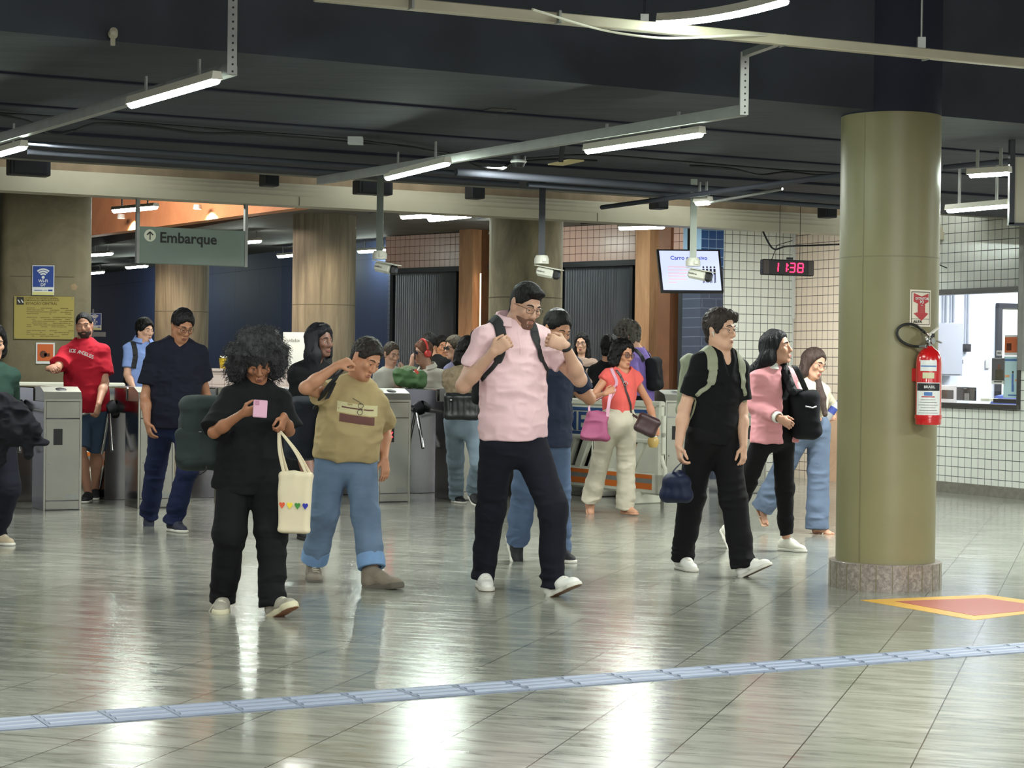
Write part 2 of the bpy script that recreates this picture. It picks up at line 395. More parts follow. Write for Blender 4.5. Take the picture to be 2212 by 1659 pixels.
for k in range(22):
    a = 2*math.pi*(k+0.3)/22; d = Vector((math.cos(a), math.sin(a), 0)); b.box(colc+d*0.3445+UP*0.083, (0.005, 0.005, 0.166), (Vector((-d.y, d.x, 0)), d, UP))
b.obj('joint', M_olived, pl)
b = MB(); b.lathe(colc, [(0.3085, 2.045), (0.3088, 2.05), (0.3085, 2.053)], 96)
for a in (-1.35-0.95,): 
    d = Vector((math.cos(a), math.sin(a), 0)); b.box(colc+d*0.308+UP*1.55, (0.006, 0.002, 2.75), (Vector((-d.y, d.x, 0)), d, UP))
b.obj('seam', M_olived, cr_)

M_pillar = blotch_mat('old_concrete', (126, 118, 94), (92, 85, 66), (160, 150, 120), (1.5, 1.5, 0.5), 2.5, 0.75, 0.5)
M_pillarw = blotch_mat('streaked_concrete', (112, 102, 86), (82, 73, 60), (142, 130, 110), (5, 5, 0.35), 2.2, 0.8, 0.5)
for k, (x0, x1, Y, lab, mt) in enumerate(((1054, 1213, 21.6, 'round bare concrete pillar behind the man in the pink polo', M_pillar),
                                 (630, 766, 25.2, 'round bare concrete pillar behind the man scratching his neck', M_pillarw),
                                 (334, 449, 29.5, 'round stained concrete pillar behind the man in navy', M_pillarw))):
    c = W((x0+x1)/2, 780, Y); rad = (x1-x0)/2/F*Y; base = Vector((c.x, c.y, 0))
    e_ = empty('round_pillar', base, lab, 'pillar')
    b = MB(); b.lathe(base, [(rad, 0), (rad, 3.3)], 64); b.obj('shaft', mt, e_, smooth=True)
    b = MB()
    for z in (1.05, 2.1): b.lathe(base, [(rad+0.001, z), (rad+0.0025, z+0.006), (rad+0.001, z+0.012)], 64)
    b.obj('formwork_line', mat('formwork', (84, 78, 62), 0.9), e_)
# ---- left pillar with rounded sides
PL = W(88, 780, 20.3); pw = 198/F*20.3/2
e_ = empty('wall_pillar', (PL.x, PL.y, 0), 'wide flat-faced concrete pillar holding the brass plaque', 'pillar')
b = MB(); prof = []
for k in range(13):
    a = math.pi*k/12; prof.append((0.5*0.62+0.155*math.sin(0) , 0))
pts = []
for sgn in (1, -1):
    for k in range(13):
        a = -math.pi/2+math.pi*k/12
        pts.append((sgn*(pw-0.14)+sgn*0.14*math.cos(a)*1.0, 0.16*math.sin(a)*sgn))
b.poly([(PL.x+p[0], PL.y+p[1]+0.16, 4.3) for p in pts], 4.3, UP)
M_pillarl = blotch_mat('pillar_plaster', (110, 102, 78), (92, 85, 64), (126, 118, 92), (1, 1, 1), 2.0, 0.7, 0.35)
b.obj('shaft', M_pillarl, e_, smooth=True)
yf = PL.y-0.002
def pbox(x0, x1, y0, y1, Y, th, m, name, parent, bev=0.0):
    a = W(x0, y0, Y); c = W(x1, y1, Y); bb = MB(); bb.box(((a.x+c.x)/2, Y, (a.z+c.z)/2), (abs(c.x-a.x), th, abs(a.z-c.z)), None, bev); return bb.obj(name, m, parent)
pbox(22, 160, 596, 599, PL.y, 0.006, mat('formwork', (84, 78, 62), 0.9), 'formwork_line', e_)
b = MB(); q = W(160, 620, yf); b.lathe(q, [(0.0, 0.003), (0.04, 0.0)], 5, ax=(0, -1, 0)); b.obj('bare_patch', mat('bare_plaster', (150, 130, 100), 0.9), e_)
# posters on it
M_blue = mat('poster_blue', (38, 66, 140), 0.4); M_white = mat('print_white', (214, 216, 214), 0.5); M_ink = mat('ink_dark', (50, 46, 40), 0.6)
M_yel = mat('faded_yellow', (205, 200, 130), 0.5); M_gold = mat('brass', (172, 158, 92), 0.36, metal=0.75, bump=0.15, bscale=3)
def wifi_poster(x0, y0, x1, y1, Y, lab, full=True):
    a = W(x0, y0, Y); c = W(x1, y1, Y); wd = c.x-a.x; h = a.z-c.z; cx = (a.x+c.x)/2; Yf = Y-0.006
    e = empty('wifi_poster', (cx, Y, c.z), lab, 'poster')
    b = MB(); b.box((cx, Y, (a.z+c.z)/2), (wd, 0.005, h)); b.obj('sheet', M_white, e)
    b = MB(); b.box((cx, Y-0.004, a.z-h*0.375), (wd*0.93, 0.004, h*0.70)); b.obj('blue_field', M_blue, e)
    b = MB(); b.box((cx, Y-0.0035, c.z+h*0.06), (wd*0.96, 0.004, h*0.1)); b.obj('yellow_strip', M_yel, e)
    b = MB(); o = Vector((cx, Yf, a.z-h*0.40)); b.lathe(o, [(0, 0.001), (wd*0.07, 0.001)], 20, ax=(0, -1, 0))
    for r in (0.17, 0.28, 0.385):
        pr = [(wd*(r-0.038), 0.001), (wd*(r+0.038), 0.001)]
        b.lathe(o, pr, 20, ax=(0, -1, 0), a0=math.radians(45), a1=math.radians(135), ref=(1, 0, 0)) if False else None
        vs = []; n = 16
        for i in range(n+1):
            an = math.radians(47+86*i/n)
            for q_ in pr: vs.append(o + Vector((math.cos(an)*q_[0], -0.001, math.sin(an)*q_[0]*0.95)))
        b.add(vs, [(2*i, 2*i+1, 2*i+3, 2*i+2) for i in range(n)])
    b.obj('wifi_symbol', M_white, e)
    text_mesh('Wi-Fi', wd*0.19, (cx, Yf, a.z-h*0.525), (1, 0, 0), UP, M_white, 'lettering', e, bold=True)
    text_mesh('DF', wd*0.19, (cx, Yf, a.z-h*0.655), (1, 0, 0), UP, M_white, 'lettering', e, bold=True)
    if full:
        b = MB(); b.box((cx-wd*0.22, Yf, c.z+h*0.165), (wd*0.36, 0.001, h*0.018)); b.box((cx+wd*0.33, Yf, c.z+h*0.165), (wd*0.2, 0.001, h*0.05)); b.box((cx+wd*0.1, Yf, c.z+h*0.165), (wd*0.16, 0.001, h*0.01)); b.obj('footer_print', M_blue, e)
wifi_poster(70, 573, 117, 638, yf-0.012, 'blue wi-fi poster stuck on the pillar just above the brass plaque')
a = W(31, 639, yf); c = W(160, 734, yf); cx = (a.x+c.x)/2; wd = c.x-a.x; h = a.z-c.z; Yp = yf-0.01
e_ = empty('brass_plaque', (cx, Yp, c.z), 'large engraved brass plaque screwed to the concrete pillar', 'plaque')
b = MB(); b.box((cx, Yp, (a.z+c.z)/2), (wd, 0.012, h), None, 0.004); b.obj('plate', M_gold, e_)
b = MB(); b.box((a.x+wd*0.105, Yp-0.008, a.z-h*0.115), (wd*0.12, 0.003, h*0.18)); lg = b.obj('emblem', M_ink, e_)
b = MB()
for k in (0, 1):
    x0 = a.x+wd*(0.06+k*0.055); z0 = a.z-h*0.16; b.poly([(x0, Yp-0.0105, z0+h*0.07), (x0+wd*0.02, Yp-0.0105, z0+h*0.07), (x0+wd*0.05, Yp-0.0105, z0), (x0+wd*0.03, Yp-0.0105, z0)])
b.obj('emblem_stripe', M_white, lg)
M_engr = mat('engraving', (92, 76, 34), 0.6)
rnd = random.Random(4)
text_mesh('GOVERNO DO DISTRITO FEDERAL', wd*0.036, (a.x+wd*0.46, Yp-0.007, a.z-h*0.05), (1, 0, 0), UP, M_engr, 'engraved_text', e_, bold=True)
text_mesh('COMPANHIA DO METROPOLITANO', wd*0.036, (a.x+wd*0.46, Yp-0.007, a.z-h*0.10), (1, 0, 0), UP, M_engr, 'engraved_text', e_, bold=True)
text_mesh('ESTA\u00c7\u00c3O CENTRAL', wd*0.058, (a.x+wd*0.46, Yp-0.007, a.z-h*0.175), (1, 0, 0), UP, M_engr, 'engraved_text', e_, bold=True)
b = MB()
for k in range(16):
    z = a.z-h*(0.28+0.043*k); x = 0.21
    while x < 0.93:
        l = rnd.uniform(0.03, 0.1)
        if rnd.random() < 0.72 and k not in (4, 11): b.box((a.x+wd*(x+l/2), Yp-0.0065, z), (wd*l*0.9, 0.001, h*0.012))
        x += l
b.obj('engraved_line', M_engr, e_)
b = MB()
for (i, j) in ((0.025, 0.04), (0.975, 0.04), (0.025, 0.96), (0.975, 0.96)): b.lathe((a.x+wd*i, Yp-0.006, a.z-h*j), [(0, 0.004), (0.006, 0.003), (0.008, 0)], 10, ax=(0, -1, 0))
b.obj('screw', M_galv, e_)
def orange_poster(x0, y0, x1, y1, Y, lab):
    a = W(x0, y0, Y); c = W(x1, y1, Y); cx = (a.x+c.x)/2; wd = c.x-a.x; h = a.z-c.z
    e = empty('orange_poster', (cx, Y, c.z), lab, 'poster')
    b = MB(); b.box((cx, Y, (a.z+c.z)/2), (wd, 0.004, h)); b.obj('sheet', M_white, e)
    b = MB(); b.box((cx, Y-0.004, a.z-h*0.47), (wd*0.84, 0.004, h*0.8)); b.obj('orange_field', mat('poster_orange', (196, 96, 44), 0.5), e)
    b = MB(); b.lathe((cx-wd*0.1, Y-0.007, a.z-h*0.55), [(0, 0.001), (wd*0.2, 0.001)], 9, ax=(0, -1, 0)); b.box((cx+wd*.1, Y-0.007, a.z-h*0.58), (wd*0.3, 0.002, h*0.16)); b.obj('picture', mat('poster_brown', (92, 52, 36), 0.6), e)
orange_poster(78, 740, 118, 786, yf-0.01, 'orange and white poster taped on the pillar below the plaque')

# ---- back walls
M_navy = grid_mat('navy_wall', (27, 43, 80), (20, 32, 60), 1.25, 3.0, 0.004, rough=0.6, var=0.02, bump=0.15)
def wall_run(name, p, q, z0, z1, m, th=0.15):
    p = Vector(p); q = Vector(q); L_ = (q-p).length; b = MB(); b.box((L_/2, th/2, (z0+z1)/2), (L_, th, z1-z0)); o = local_obj(b, name, m, (p.x, p.y, 0), q-p); return struct(o)
wall_run('wall_far_left', (-24, 70.5, 0), (-4.0, 33.2, 0), 0, 4.3, M_navy)
wall_run('wall_far', (-4.0, 33.2, 0), (-1.95, 29.9, 0), 0, 3.4, M_navy)
e0 = W(848, 700, 29.2)
wall_run('wall_far_end', (-1.95, 29.9, 0), (e0.x, e0.y+0.05, 0), 0, 3.4, grid_mat('navy_brick', (28, 36, 60), (52, 60, 84), 0.22, 0.075, 0.004, offset=0.5, rough=0.4))
S0 = Vector((2.42, 25.15, 0)); SD = Vector((e0.x, e0.y, 0))-S0; SL = SD.length; SD.normalize(); SN = Vector((-SD.y, SD.x, 0))   # SN: from the wall towards the camera
if SN.y > 0: SN = -SN
def onS(px, py=700.0, off=0.0):
    p = WL(px, py, S0+SN*off, SN); return p
# the wall behind the shutters, from right end S0 to left end e0
M_pink = grid_mat('pink_tiles', (196, 160, 148), (92, 62, 58), 0.107, 0.107, 0.004, rough=0.3, var=0.03)
b = MB(); b.box((SL/2+0.1, 0.08, 1.7), (SL+0.4, 0.14, 3.4)); struct(local_obj(b, 'wall_back', mat('shutter_wall', (26, 26, 30), 0.7), e0+Vector((0, 0, 0))+SN*-0.02-UP*e0.z, -SD))
zt0 = onS(1290, 566).z; zt1 = 3.27
b = MB(); b.box((SL/2, 0, (zt0+zt1)/2), (SL, 0.12, zt1-zt0)); ob = local_obj(b, 'tile_band', M_pink, Vector((e0.x, e0.y, 0))+SN*0.10, -SD); tag(ob, 'band of small pinkish wall tiles above the roller shutters', 'tiles')
b = MB(); b.box((SL/2, 0, zt0-0.035), (SL, 0.16, 0.07)); ob = local_obj(b, 'shutter_lintel', M_darkm, Vector((e0.x, e0.y, 0))+SN*0.10, -SD); tag(ob, 'dark steel lintel along the bottom of the pink tile band', 'lintel')
M_shut = mat('shutter_steel', (120, 122, 128), 0.38, metal=0.8, var=0.15, vscale=2, stretch=(4, 4, 0.4))
def shutter(x0, x1, lab):
    p = onS(x0, 700, 0.06); q = onS(x1, 700, 0.06); p.z = 0; q.z = 0; L_ = (q-p).length; n = int(L_/0.046); pts = []
    for k in range(n*2+1): pts.append((k*L_/(2*n), -0.02 if k % 2 else 0.02))
    b = MB(); vs = [(x, y, z) for z in (0.02, zt0-0.07) for (x, y) in pts]; m_ = len(pts); b.add(vs, [(i, i+1, m_+i+1, m_+i) for i in range(m_-1)])
    e = empty('roller_shutter', p, lab, 'shutter')
    local_obj(b, 'curtain', M_shut, p, q-p, e)
    b = MB()
    for x in (0.02, L_-0.02): b.box((x, -0.03, zt0/2), (0.05, 0.05, zt0-0.06))
    local_obj(b, 'guide_rail', M_darkm, p, q-p, e)
    b = MB(); b.box((L_/2, -0.03, 0.05), (L_, 0.04, 0.08)); local_obj(b, 'bottom_bar', M_darkm, p, q-p, e)
shutter(849, 990, 'tall dark corrugated shutter left of the orange-lit pier and round pillar')
shutter(1214, 1370, 'tall dark corrugated shutter between the concrete pillar and orange-brown pier')
shutter(1457, 1496, 'narrow dark corrugated shutter below the information screen')
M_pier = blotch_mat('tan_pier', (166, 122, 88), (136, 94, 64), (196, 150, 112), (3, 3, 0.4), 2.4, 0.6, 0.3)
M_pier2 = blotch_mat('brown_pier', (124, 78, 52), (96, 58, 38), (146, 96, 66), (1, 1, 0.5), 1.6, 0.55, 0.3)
def pier(x0, xm, x1, lab):
    e = None
    p = onS(x0, 700, 0.5); q = onS(xm, 700, 0.5); r2 = onS(x1, 700, 0.12)
    for v_ in (p, q, r2): v_.z = 0
    e = empty('concrete_pier', (p+q)/2, lab, 'pier')
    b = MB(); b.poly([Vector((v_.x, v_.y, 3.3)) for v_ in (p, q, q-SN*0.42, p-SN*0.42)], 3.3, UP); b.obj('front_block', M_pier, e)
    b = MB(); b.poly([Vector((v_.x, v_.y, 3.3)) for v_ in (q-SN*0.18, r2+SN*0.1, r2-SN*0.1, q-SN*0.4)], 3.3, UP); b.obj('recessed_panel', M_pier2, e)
    return e
pier(990, 1019, 1054, 'orange-lit concrete pier between the left shutter and the round pillar')
pier(1371, 1402, 1457, 'tan and brown concrete pier left of the information screen')
p = onS(1037, 700, 0.42)
b = MB(); b.box((p.x, p.y, 1.35), (0.018, 0.02, 2.6)); ob = b.obj('light_strip', mat('strip_glow', (255, 214, 170), 0.4, emit=2.2)); tag(ob, 'thin vertical glowing strip beside the orange-lit pier', 'light')

# ---- kiosk walls on the right
C0 = Vector((3.49, 23.9, 0)); KD = Vector((0.4633, -0.8862, 0)); KN = Vector((-0.8862, -0.4633, 0))     # KD runs towards the camera, KN faces the hall
def onK(px, py, off=0.0):
    p = WL(px, py, C0+KN*off, KN); return (p-C0).dot(KD), p.z
M_wt = grid_mat('white_tiles', (222, 226, 218), (84, 88, 88), 0.1075, 0.1075, 0.0040, rough=0.16, var=0.02, phase=(0.02, 0.03))
M_wt2 = grid_mat('beige_lit_tiles', (226, 208, 190), (84, 74, 70), 0.1075, 0.1075, 0.0040, rough=0.14, var=0.02, phase=(0.05, 0.01))  # the same white tiles with the beige light on them put into the colour
sw0, zb = onK(2024, 876); sw1, zb2 = onK(2203, 886); _, zt = onK(2100, 625)
zb = (zb+zb2)/2
smid = onK(2003, 700)[0]
b = MB()
b.box((smid/2, 0.06, 1.7), (smid, 0.12, 3.4)); struct(local_obj(b, 'wall_kiosk_side', M_wt2, C0, KD))
b = MB(); E_ = 14.0
b.box(((smid+sw0)/2, 0.06, 1.7), (sw0-smid, 0.12, 3.4)) if sw0 > smid else None
s_a = min(sw0, smid) if sw0 < smid else sw0
b = MB()
b.box(((smid+sw1)/2, 0.06, (0.12+zb)/2), (sw1-smid, 0.12, zb-0.12)); b.box(((smid+sw1)/2, 0.06, (zt+3.4)/2), (sw1-smid, 0.12, 3.4-zt)); b.box(((sw1+E_)/2, 0.06, 1.76), (E_-sw1, 0.12, 3.28))
struct(local_obj(b, 'wall_kiosk_front', M_wt, C0, KD))
b = MB(); b.box(((smid+E_)/2, 0.05, 0.06), (E_-smid, 0.13, 0.12)); struct(local_obj(b, 'baseboard_kiosk', mat('base_stone', (120, 118, 108), 0.5, var=0.15, vscale=20), C0, KD))
# window frame, glass and what is stuck on it
M_alum = mat('window_alu', (92, 90, 88), 0.35, metal=0.7)
zw0, zw1 = zb, zt
wroot = empty('window_1', C0+KD*((smid+sw1)/2), None, None); wroot['kind'] = 'structure'
b = MB()
b.box(((smid+sw1)/2, 0.03, zw0+0.02), (sw1-smid, 0.14, 0.05)); b.box(((smid+sw1)/2, 0.03, zw1-0.02), (sw1-smid, 0.14, 0.06)); b.box((sw1-0.02, 0.03, (zw0+zw1)/2), (0.05, 0.08, zw1-zw0)); b.box((smid+0.02, 0.03, (zw0+zw1)/2), (0.05, 0.08, zw1-zw0))
local_obj(b, 'window_frame', M_alum, C0, KD, wroot)
mg = bpy.data.materials.new('window_glass'); mg.use_nodes = True; nt = mg.node_tree; nt.nodes.remove(nt.nodes['Principled BSDF'])
tr = nt.nodes.new('ShaderNodeBsdfTransparent'); gl = nt.nodes.new('ShaderNodeBsdfGlossy'); gl.inputs['Roughness'].default_value = 0.02; mxs = nt.nodes.new('ShaderNodeMixShader'); mxs.inputs[0].default_value = 0.06
nt.links.new(tr.outputs[0], mxs.inputs[1]); nt.links.new(gl.outputs[0], mxs.inputs[2]); nt.links.new(mxs.outputs[0], nt.nodes['Material Output'].inputs[0])
b = MB(); b.box(((smid+sw1)/2, 0.05, (zw0+zw1)/2), (sw1-smid, 0.006, zw1-zw0)); local_obj(b, 'pane', mg, C0, KD, wroot)
# dark edge frame right of the window
sA, _ = onK(2206, 700); sB, zB = onK(2212, 800)
b = MB(); b.box((sA+0.06, -0.04, (zB+3.3)/2), (0.07, 0.06, 3.3-zB)); ob = local_obj(b, 'wall_duct', M_galv, C0, KD); tag(ob, 'grey vertical metal duct on the tiles right of the kiosk window', 'duct')
# room behind the window
M_room = mat('office_wall', (206, 214, 226), 0.6)
KI = -KN
def room_box(name, s0, s1, d0, d1, z0, z1, m, lab=None, cat=None, parent=None, kind=None):
    b = MB(); b.box(((s0+s1)/2, (d0+d1)/2, (z0+z1)/2), (s1-s0, d1-d0, z1-z0)); o = local_obj(b, name, m, C0, KD, parent)
    if lab: tag(o, lab, cat)
    if kind: o['kind'] = kind
    return o
RD = 2.6
PB = WL(2010, 780, GV*19.95, GV); PB.z = 0
struct(local_obj(MB().box((2.5, 0.06, 1.65), (9.0, 0.1, 3.3)), 'wall_office_back', M_room, PB, GU))
room_box('ceiling_office', -0.3, 9, 0.12, 6.0, 3.0, 3.1, M_room, kind='structure')
struct(local_obj(MB().box((4.2, -4.0, 1.65), (0.1, 8.0, 3.3)), 'wall_office_right', M_room, PB, GU))
def onB(px, py, off=0.0):
    p = WL(px, py, PB-GV*off, GV); return (p-PB).dot(GU), p.z
def bbox_(x0, y0, x1, y1, off, th):
    s0, z0 = onB(x0, y0, off); s1, z1 = onB(x1, y1, off); return MB().box(((s0+s1)/2, -off+th/2, (z0+z1)/2), (abs(s1-s0), th, abs(z0-z1)), None, 0.004)
def onR(px, py, off):                  # on the plane `off` metres behind the kiosk wall
    p = WL(px, py, C0+KI*off, KN); return (p-C0).dot(KD), p.z
def rrect(x0, y0, x1, y1, off, th):
    s0, z0 = onR(x0, y0, off); s1, z1 = onR(x1, y1, off); b = MB(); b.box(((s0+s1)/2, off+th/2, (z0+z1)/2), (abs(s1-s0), th, abs(z0-z1)), None, 0.004); return b
M_cab = mat('cabinet_grey', (160, 166, 176), 0.5)
def bpt(px, py, off=0.0): s_, z_ = onB(px, py, off); return PB+GU*s_-GV*off+UP*z_
e = empty('electric_cabinet', bpt(2050, 760, 0.1), 'big grey electrical cabinet on the office wall behind the glass', 'cabinet')
local_obj(bbox_(2016, 697, 2079, 812, 0.22, 0.21), 'body', M_cab, PB, GU, e)
local_obj(bbox_(2019, 700, 2076, 809, 0.232, 0.012), 'door', M_cab, PB, GU, e)
local_obj(bbox_(2077, 777, 2081, 786, 0.2, 0.02), 'handle', M_darkm, PB, GU, e)
for xx, y1_, lab in ((2043, 697, 'pale conduit dropping to the office cabinet, nearest the column'), (2059, 697, 'pale conduit dropping to the office cabinet, beside its twin'), (2090, 745, 'grey conduit ending in a black socket inside the office')):
    s_, z_ = onB(xx, y1_, 0.03); b = MB(); b.tube([(s_, -0.03, z_), (s_, -0.03, 3.0)], 0.02, 8); o = local_obj(b, 'conduit', mat('conduit_grey', (150, 158, 168), 0.5), PB, GU); tag(o, lab, 'conduit')
o = local_obj(bbox_(2086, 743, 2098, 760, 0.07, 0.06), 'wall_socket', M_black, PB, GU); tag(o, 'black wall socket at the end of the office conduit', 'socket')
o = local_obj(bbox_(2130, 777, 2139, 796, 0.02, 0.02), 'light_switch', mat('switch_plate', (170, 172, 168), 0.5), PB, GU); tag(o, 'small light switch on the office wall', 'switch')
# inner doorway
e = empty('door_1', bpt(2190, 760)); e['kind'] = 'structure'; e.location.z = 0
s0, z0 = onB(2155, 660, 0.03)
b = MB(); b.box((s0+0.03, -0.03, z0/2), (0.07, 0.06, z0)); b.box((s0+0.6, -0.03, z0), (1.2, 0.06, 0.07)); local_obj(b, 'door_frame', M_darkm, PB, GU, e)
b = MB(); b.box((s0+0.63, -0.01, z0/2), (1.12, 0.03, z0)); local_obj(b, 'door_panel', mat('door_cream', (226, 228, 216), 0.4), PB, GU, e)
# desk and objects
sd0, _ = onR(2000, 870, 0.4)
e = empty('office_desk', C0+KD*3.2+KI*0.45, 'pale office counter just inside the kiosk window', 'desk')
b = MB(); b.box((3.3, 0.45, zb-0.03), (3.6, 0.62, 0.04)); local_obj(b, 'worktop', mat('worktop_white', (206, 206, 200), 0.4), C0, KD, e)
b = MB(); b.box((3.3, 0.7, (zb-0.05)/2), (3.6, 0.04, zb-0.06)); local_obj(b, 'modesty_panel', M_cab, C0, KD, e)
def deskthing(name, x0, y0, x1, y1, off, th, m, lab, cat):
    o = local_obj(rrect(x0, y0, x1, y1, off, th), name, m, C0, KD); tag(o, lab, cat); return o
e = empty('printer', C0+KD*onR(2045, 850, 0.5)[0]+KI*0.5+UP*zb, 'pale printer with dark front on the office counter near the column', 'printer')
local_obj(rrect(2020, 832, 2067, 874, 0.55, 0.18), 'body', mat('printer_body', (196, 204, 212), 0.5), C0, KD, e)
local_obj(rrect(2024, 842, 2058, 862, 0.54, 0.02), 'tray', M_ink, C0, KD, e)
e = empty('monitor', C0+KD*onR(2085, 860, 0.5)[0]+KI*0.5+UP*zb, 'small dark monitor facing the clerk on the office counter', 'monitor')
local_obj(rrect(2066, 836, 2105, 866, 0.50, 0.03), 'screen', M_black, C0, KD, e)
s_, z_ = onR(2087, 838, 0.51); s2_, z2_ = onR(2075, 843, 0.5)
b = MB(); b.box((s_, 0.497, z_-0.008), (0.05, 0.004, 0.012)); b.box((s_+0.03, 0.497, z_-0.1), (0.08, 0.004, 0.08)); local_obj(b, 'bezel_mark', mat('grey_plastic', (120, 122, 124), 0.5), C0, KD, e)
s_, z_ = onR(2070, 866, 0.3); b = MB()
for q in range(5): b.box((s_+0.05*q, 0.3+0.02*(q % 2), zb+0.004+0.008*q), (0.22, 0.16, 0.006), (Vector((math.cos(q*.4), math.sin(q*.4), 0)), Vector((-math.sin(q*.4), math.cos(q*.4), 0)), UP))
o = local_obj(b, 'paper_pile', mat('paper', (206, 210, 190), 0.8), C0, KD); tag(o, 'loose pile of papers on the counter behind the kiosk glass', 'papers', kind='stuff')
deskthing('document_tray', 2118, 860, 2136, 867, 0.25, 0.14, mat('paper', (206, 210, 190), 0.8), 'small flat tray of notes beside the paper pile', 'tray')
deskthing('keyboard', 2145, 861, 2196, 872, 0.22, 0.12, M_black, 'black keyboard in the corner of the kiosk counter', 'keyboard')
b = MB(); s_, z_ = onR(2172, 860, 0.9); b.lathe((s_, 0.95, zb-0.3), [(0.24, 0), (0.23, 0.3), (0.15, 0.42), (0.0, 0.45)], 24); o = local_obj(b, 'office_chair_back', mat('chair_blue', (40, 62, 130), 0.7), C0, KD, smooth=True); tag(o, 'blue rounded chair back seen behind the posters', 'chair')
# posters on the glass
def gposter(name, x0, y0, x1, y1, m, lab, extra=None):
    s0, z0 = onK(x0, y0, -0.03); s1, z1 = onK(x1, y1, -0.03)
    e = empty(name, C0+KD*((s0+s1)/2)+UP*z1+KI*0.03, lab, 'poster')
    b = MB(); b.box(((s0+s1)/2, 0.035, (z0+z1)/2), (s1-s0, 0.004, z0-z1)); local_obj(b, 'sheet', m, C0, KD, e)
    for (nm, u0, v0, u1, v1, mm) in (extra or []):
        b = MB(); b.box((s0+(s1-s0)*(u0+u1)/2, 0.031, z0-(z0-z1)*(v0+v1)/2), ((s1-s0)*(u1-u0), 0.003, (z0-z1)*(v1-v0))); local_obj(b, nm, mm, C0, KD, e)
M_pb = mat('poster_pale_blue', (176, 208, 214), 0.5); M_grn = mat('poster_khaki', (96, 92, 74), 0.6)
M_skinp = mat('poster_skin', (176, 128, 104), 0.6); M_bluep = mat('poster_denim', (70, 110, 170), 0.6)
gposter('photo_poster', 2142, 773, 2170, 830, M_white, 'poster with a person in khaki taped inside the kiosk glass',
        [('picture', 0.04, 0.02, 0.96, 0.86, mat('poster_grey', (86, 84, 88), 0.6)), ('picture_figure', 0.3, 0.45, 0.9, 0.86, M_grn), ('picture_face', 0.45, 0.25, 0.68, 0.45, M_skinp), ('caption', 0.2, 0.89, 0.8, 0.93, M_ink)])
gposter('orange_poster', 2170, 724, 2200, 768, M_white, 'orange poster at the top of the kiosk glass',
        [('orange_field', 0.03, 0.1, 0.97, 0.85, mat('poster_orange', (196, 96, 44), 0.5)), ('picture', 0.15, 0.4, 0.5, 0.75, mat('poster_brown', (92, 52, 36), 0.6))])
gposter('pale_blue_poster', 2168, 770, 2203, 860, M_pb, 'tall pale blue poster with a drawn standing figure on the kiosk glass',
        [('heading', 0.08, 0.06, 0.92, 0.11, M_bluep), ('figure_body', 0.5, 0.42, 0.6, 0.68, M_bluep), ('figure_legs', 0.5, 0.68, 0.62, 0.85, M_bluep), ('figure_head', 0.52, 0.35, 0.6, 0.41, M_ink), ('doodle', 0.1, 0.45, 0.35, 0.5, mat('doodle_orange', (220, 160, 110), 0.6)), ('doodle', 0.7, 0.55, 0.92, 0.6, mat('doodle_orange', (220, 160, 110), 0.6)), ('caption', 0.3, 0.92, 0.8, 0.95, M_bluep)])
gposter('small_notice', 2152, 757, 2164, 768, M_white, 'tiny white notice on the glass above the khaki poster', [('print', 0.2, 0.3, 0.8, 0.7, mat('grey_plastic', (120, 122, 124), 0.5))])
gposter('lock_plate', 2199, 780, 2207, 799, M_white, 'white lock plate with a black dot on the window frame', [('keyhole', 0.35, 0.4, 0.65, 0.6, M_black)])
# room light
area_light('office_lamp', C0+KD*3.0+KI*1.2+UP*2.95, 2.6, 0.6, 150, (0.95, 0.97, 1.0), target=C0+KD*3.0+KI*1.3)
area_light('office_lamp', PB+GU*1.6-GV*1.4+UP*2.95, 2.0, 0.6, 110, (0.95, 0.97, 1.0), target=PB+GU*1.6-GV*0.6+UP*0.8)
# peach lower panel left of the column, with its joint
s0, zp = onK(1776, 888); s1, _ = onK(1850, 888)
b = MB(); b.box(((s0+s1)/2+0.3, -0.02, zp/2), (s1-s0+0.6, 0.03, zp)); ob = local_obj(b, 'stone_panel', blotch_mat('peach_stone', (196, 160, 132), (180, 142, 116), (206, 172, 144), (1, 1, 1), 3, 0.3, 0.1), C0, KD); tag(ob, 'smooth peach stone panel on the wall just left of the olive column', 'panel')
# white tiled wall between the blue pier and the corner
Wl = 1.12
b = MB(); b.box((Wl/2, 0.06, 1.7), (Wl, 0.12, 3.4)); struct(local_obj(b, 'wall_tiled', M_wt, C0-GU*Wl, GU))
b = MB(); b.box((0, 0, 2.62), (0.03, 0.03, 1.3)); b.box((0.0, 0, 1.0), (0.012, 0.012, 2.0)); o = local_obj(b, 'trim_5', M_white, C0-GU*0.02-GV*0.02, GU); struct(o)
pe = C0-GU*Wl
b = MB(); b.box((-0.16, 0.1, 1.28), (0.33, 0.4, 2.56)); ob1 = local_obj(b, 'pier_brick', grid_mat('slate_bricks', (52, 60, 80), (84, 92, 110), 0.20, 0.115, 0.006, offset=0.5, rough=0.6, var=0.02), pe, GU)
e = empty('blue_pier', pe-GU*0.16, 'blue-grey brick pier with bright blue tiles on top beside the white tiled wall', 'pier'); setpar(ob1, e)
b = MB(); b.box((-0.16, 0.1, 2.98), (0.33, 0.4, 0.84)); local_obj(b, 'blue_tiles', grid_mat('blue_tiles', (40, 72, 122), (120, 150, 176), 0.1075, 0.1075, 0.004, rough=0.15, var=0.1), pe, GU, e)
# wall closing the hall on the left and behind
struct(gbox('wall_left', -13, -12.8, -6, 40, 0, 4.3, M_concg))
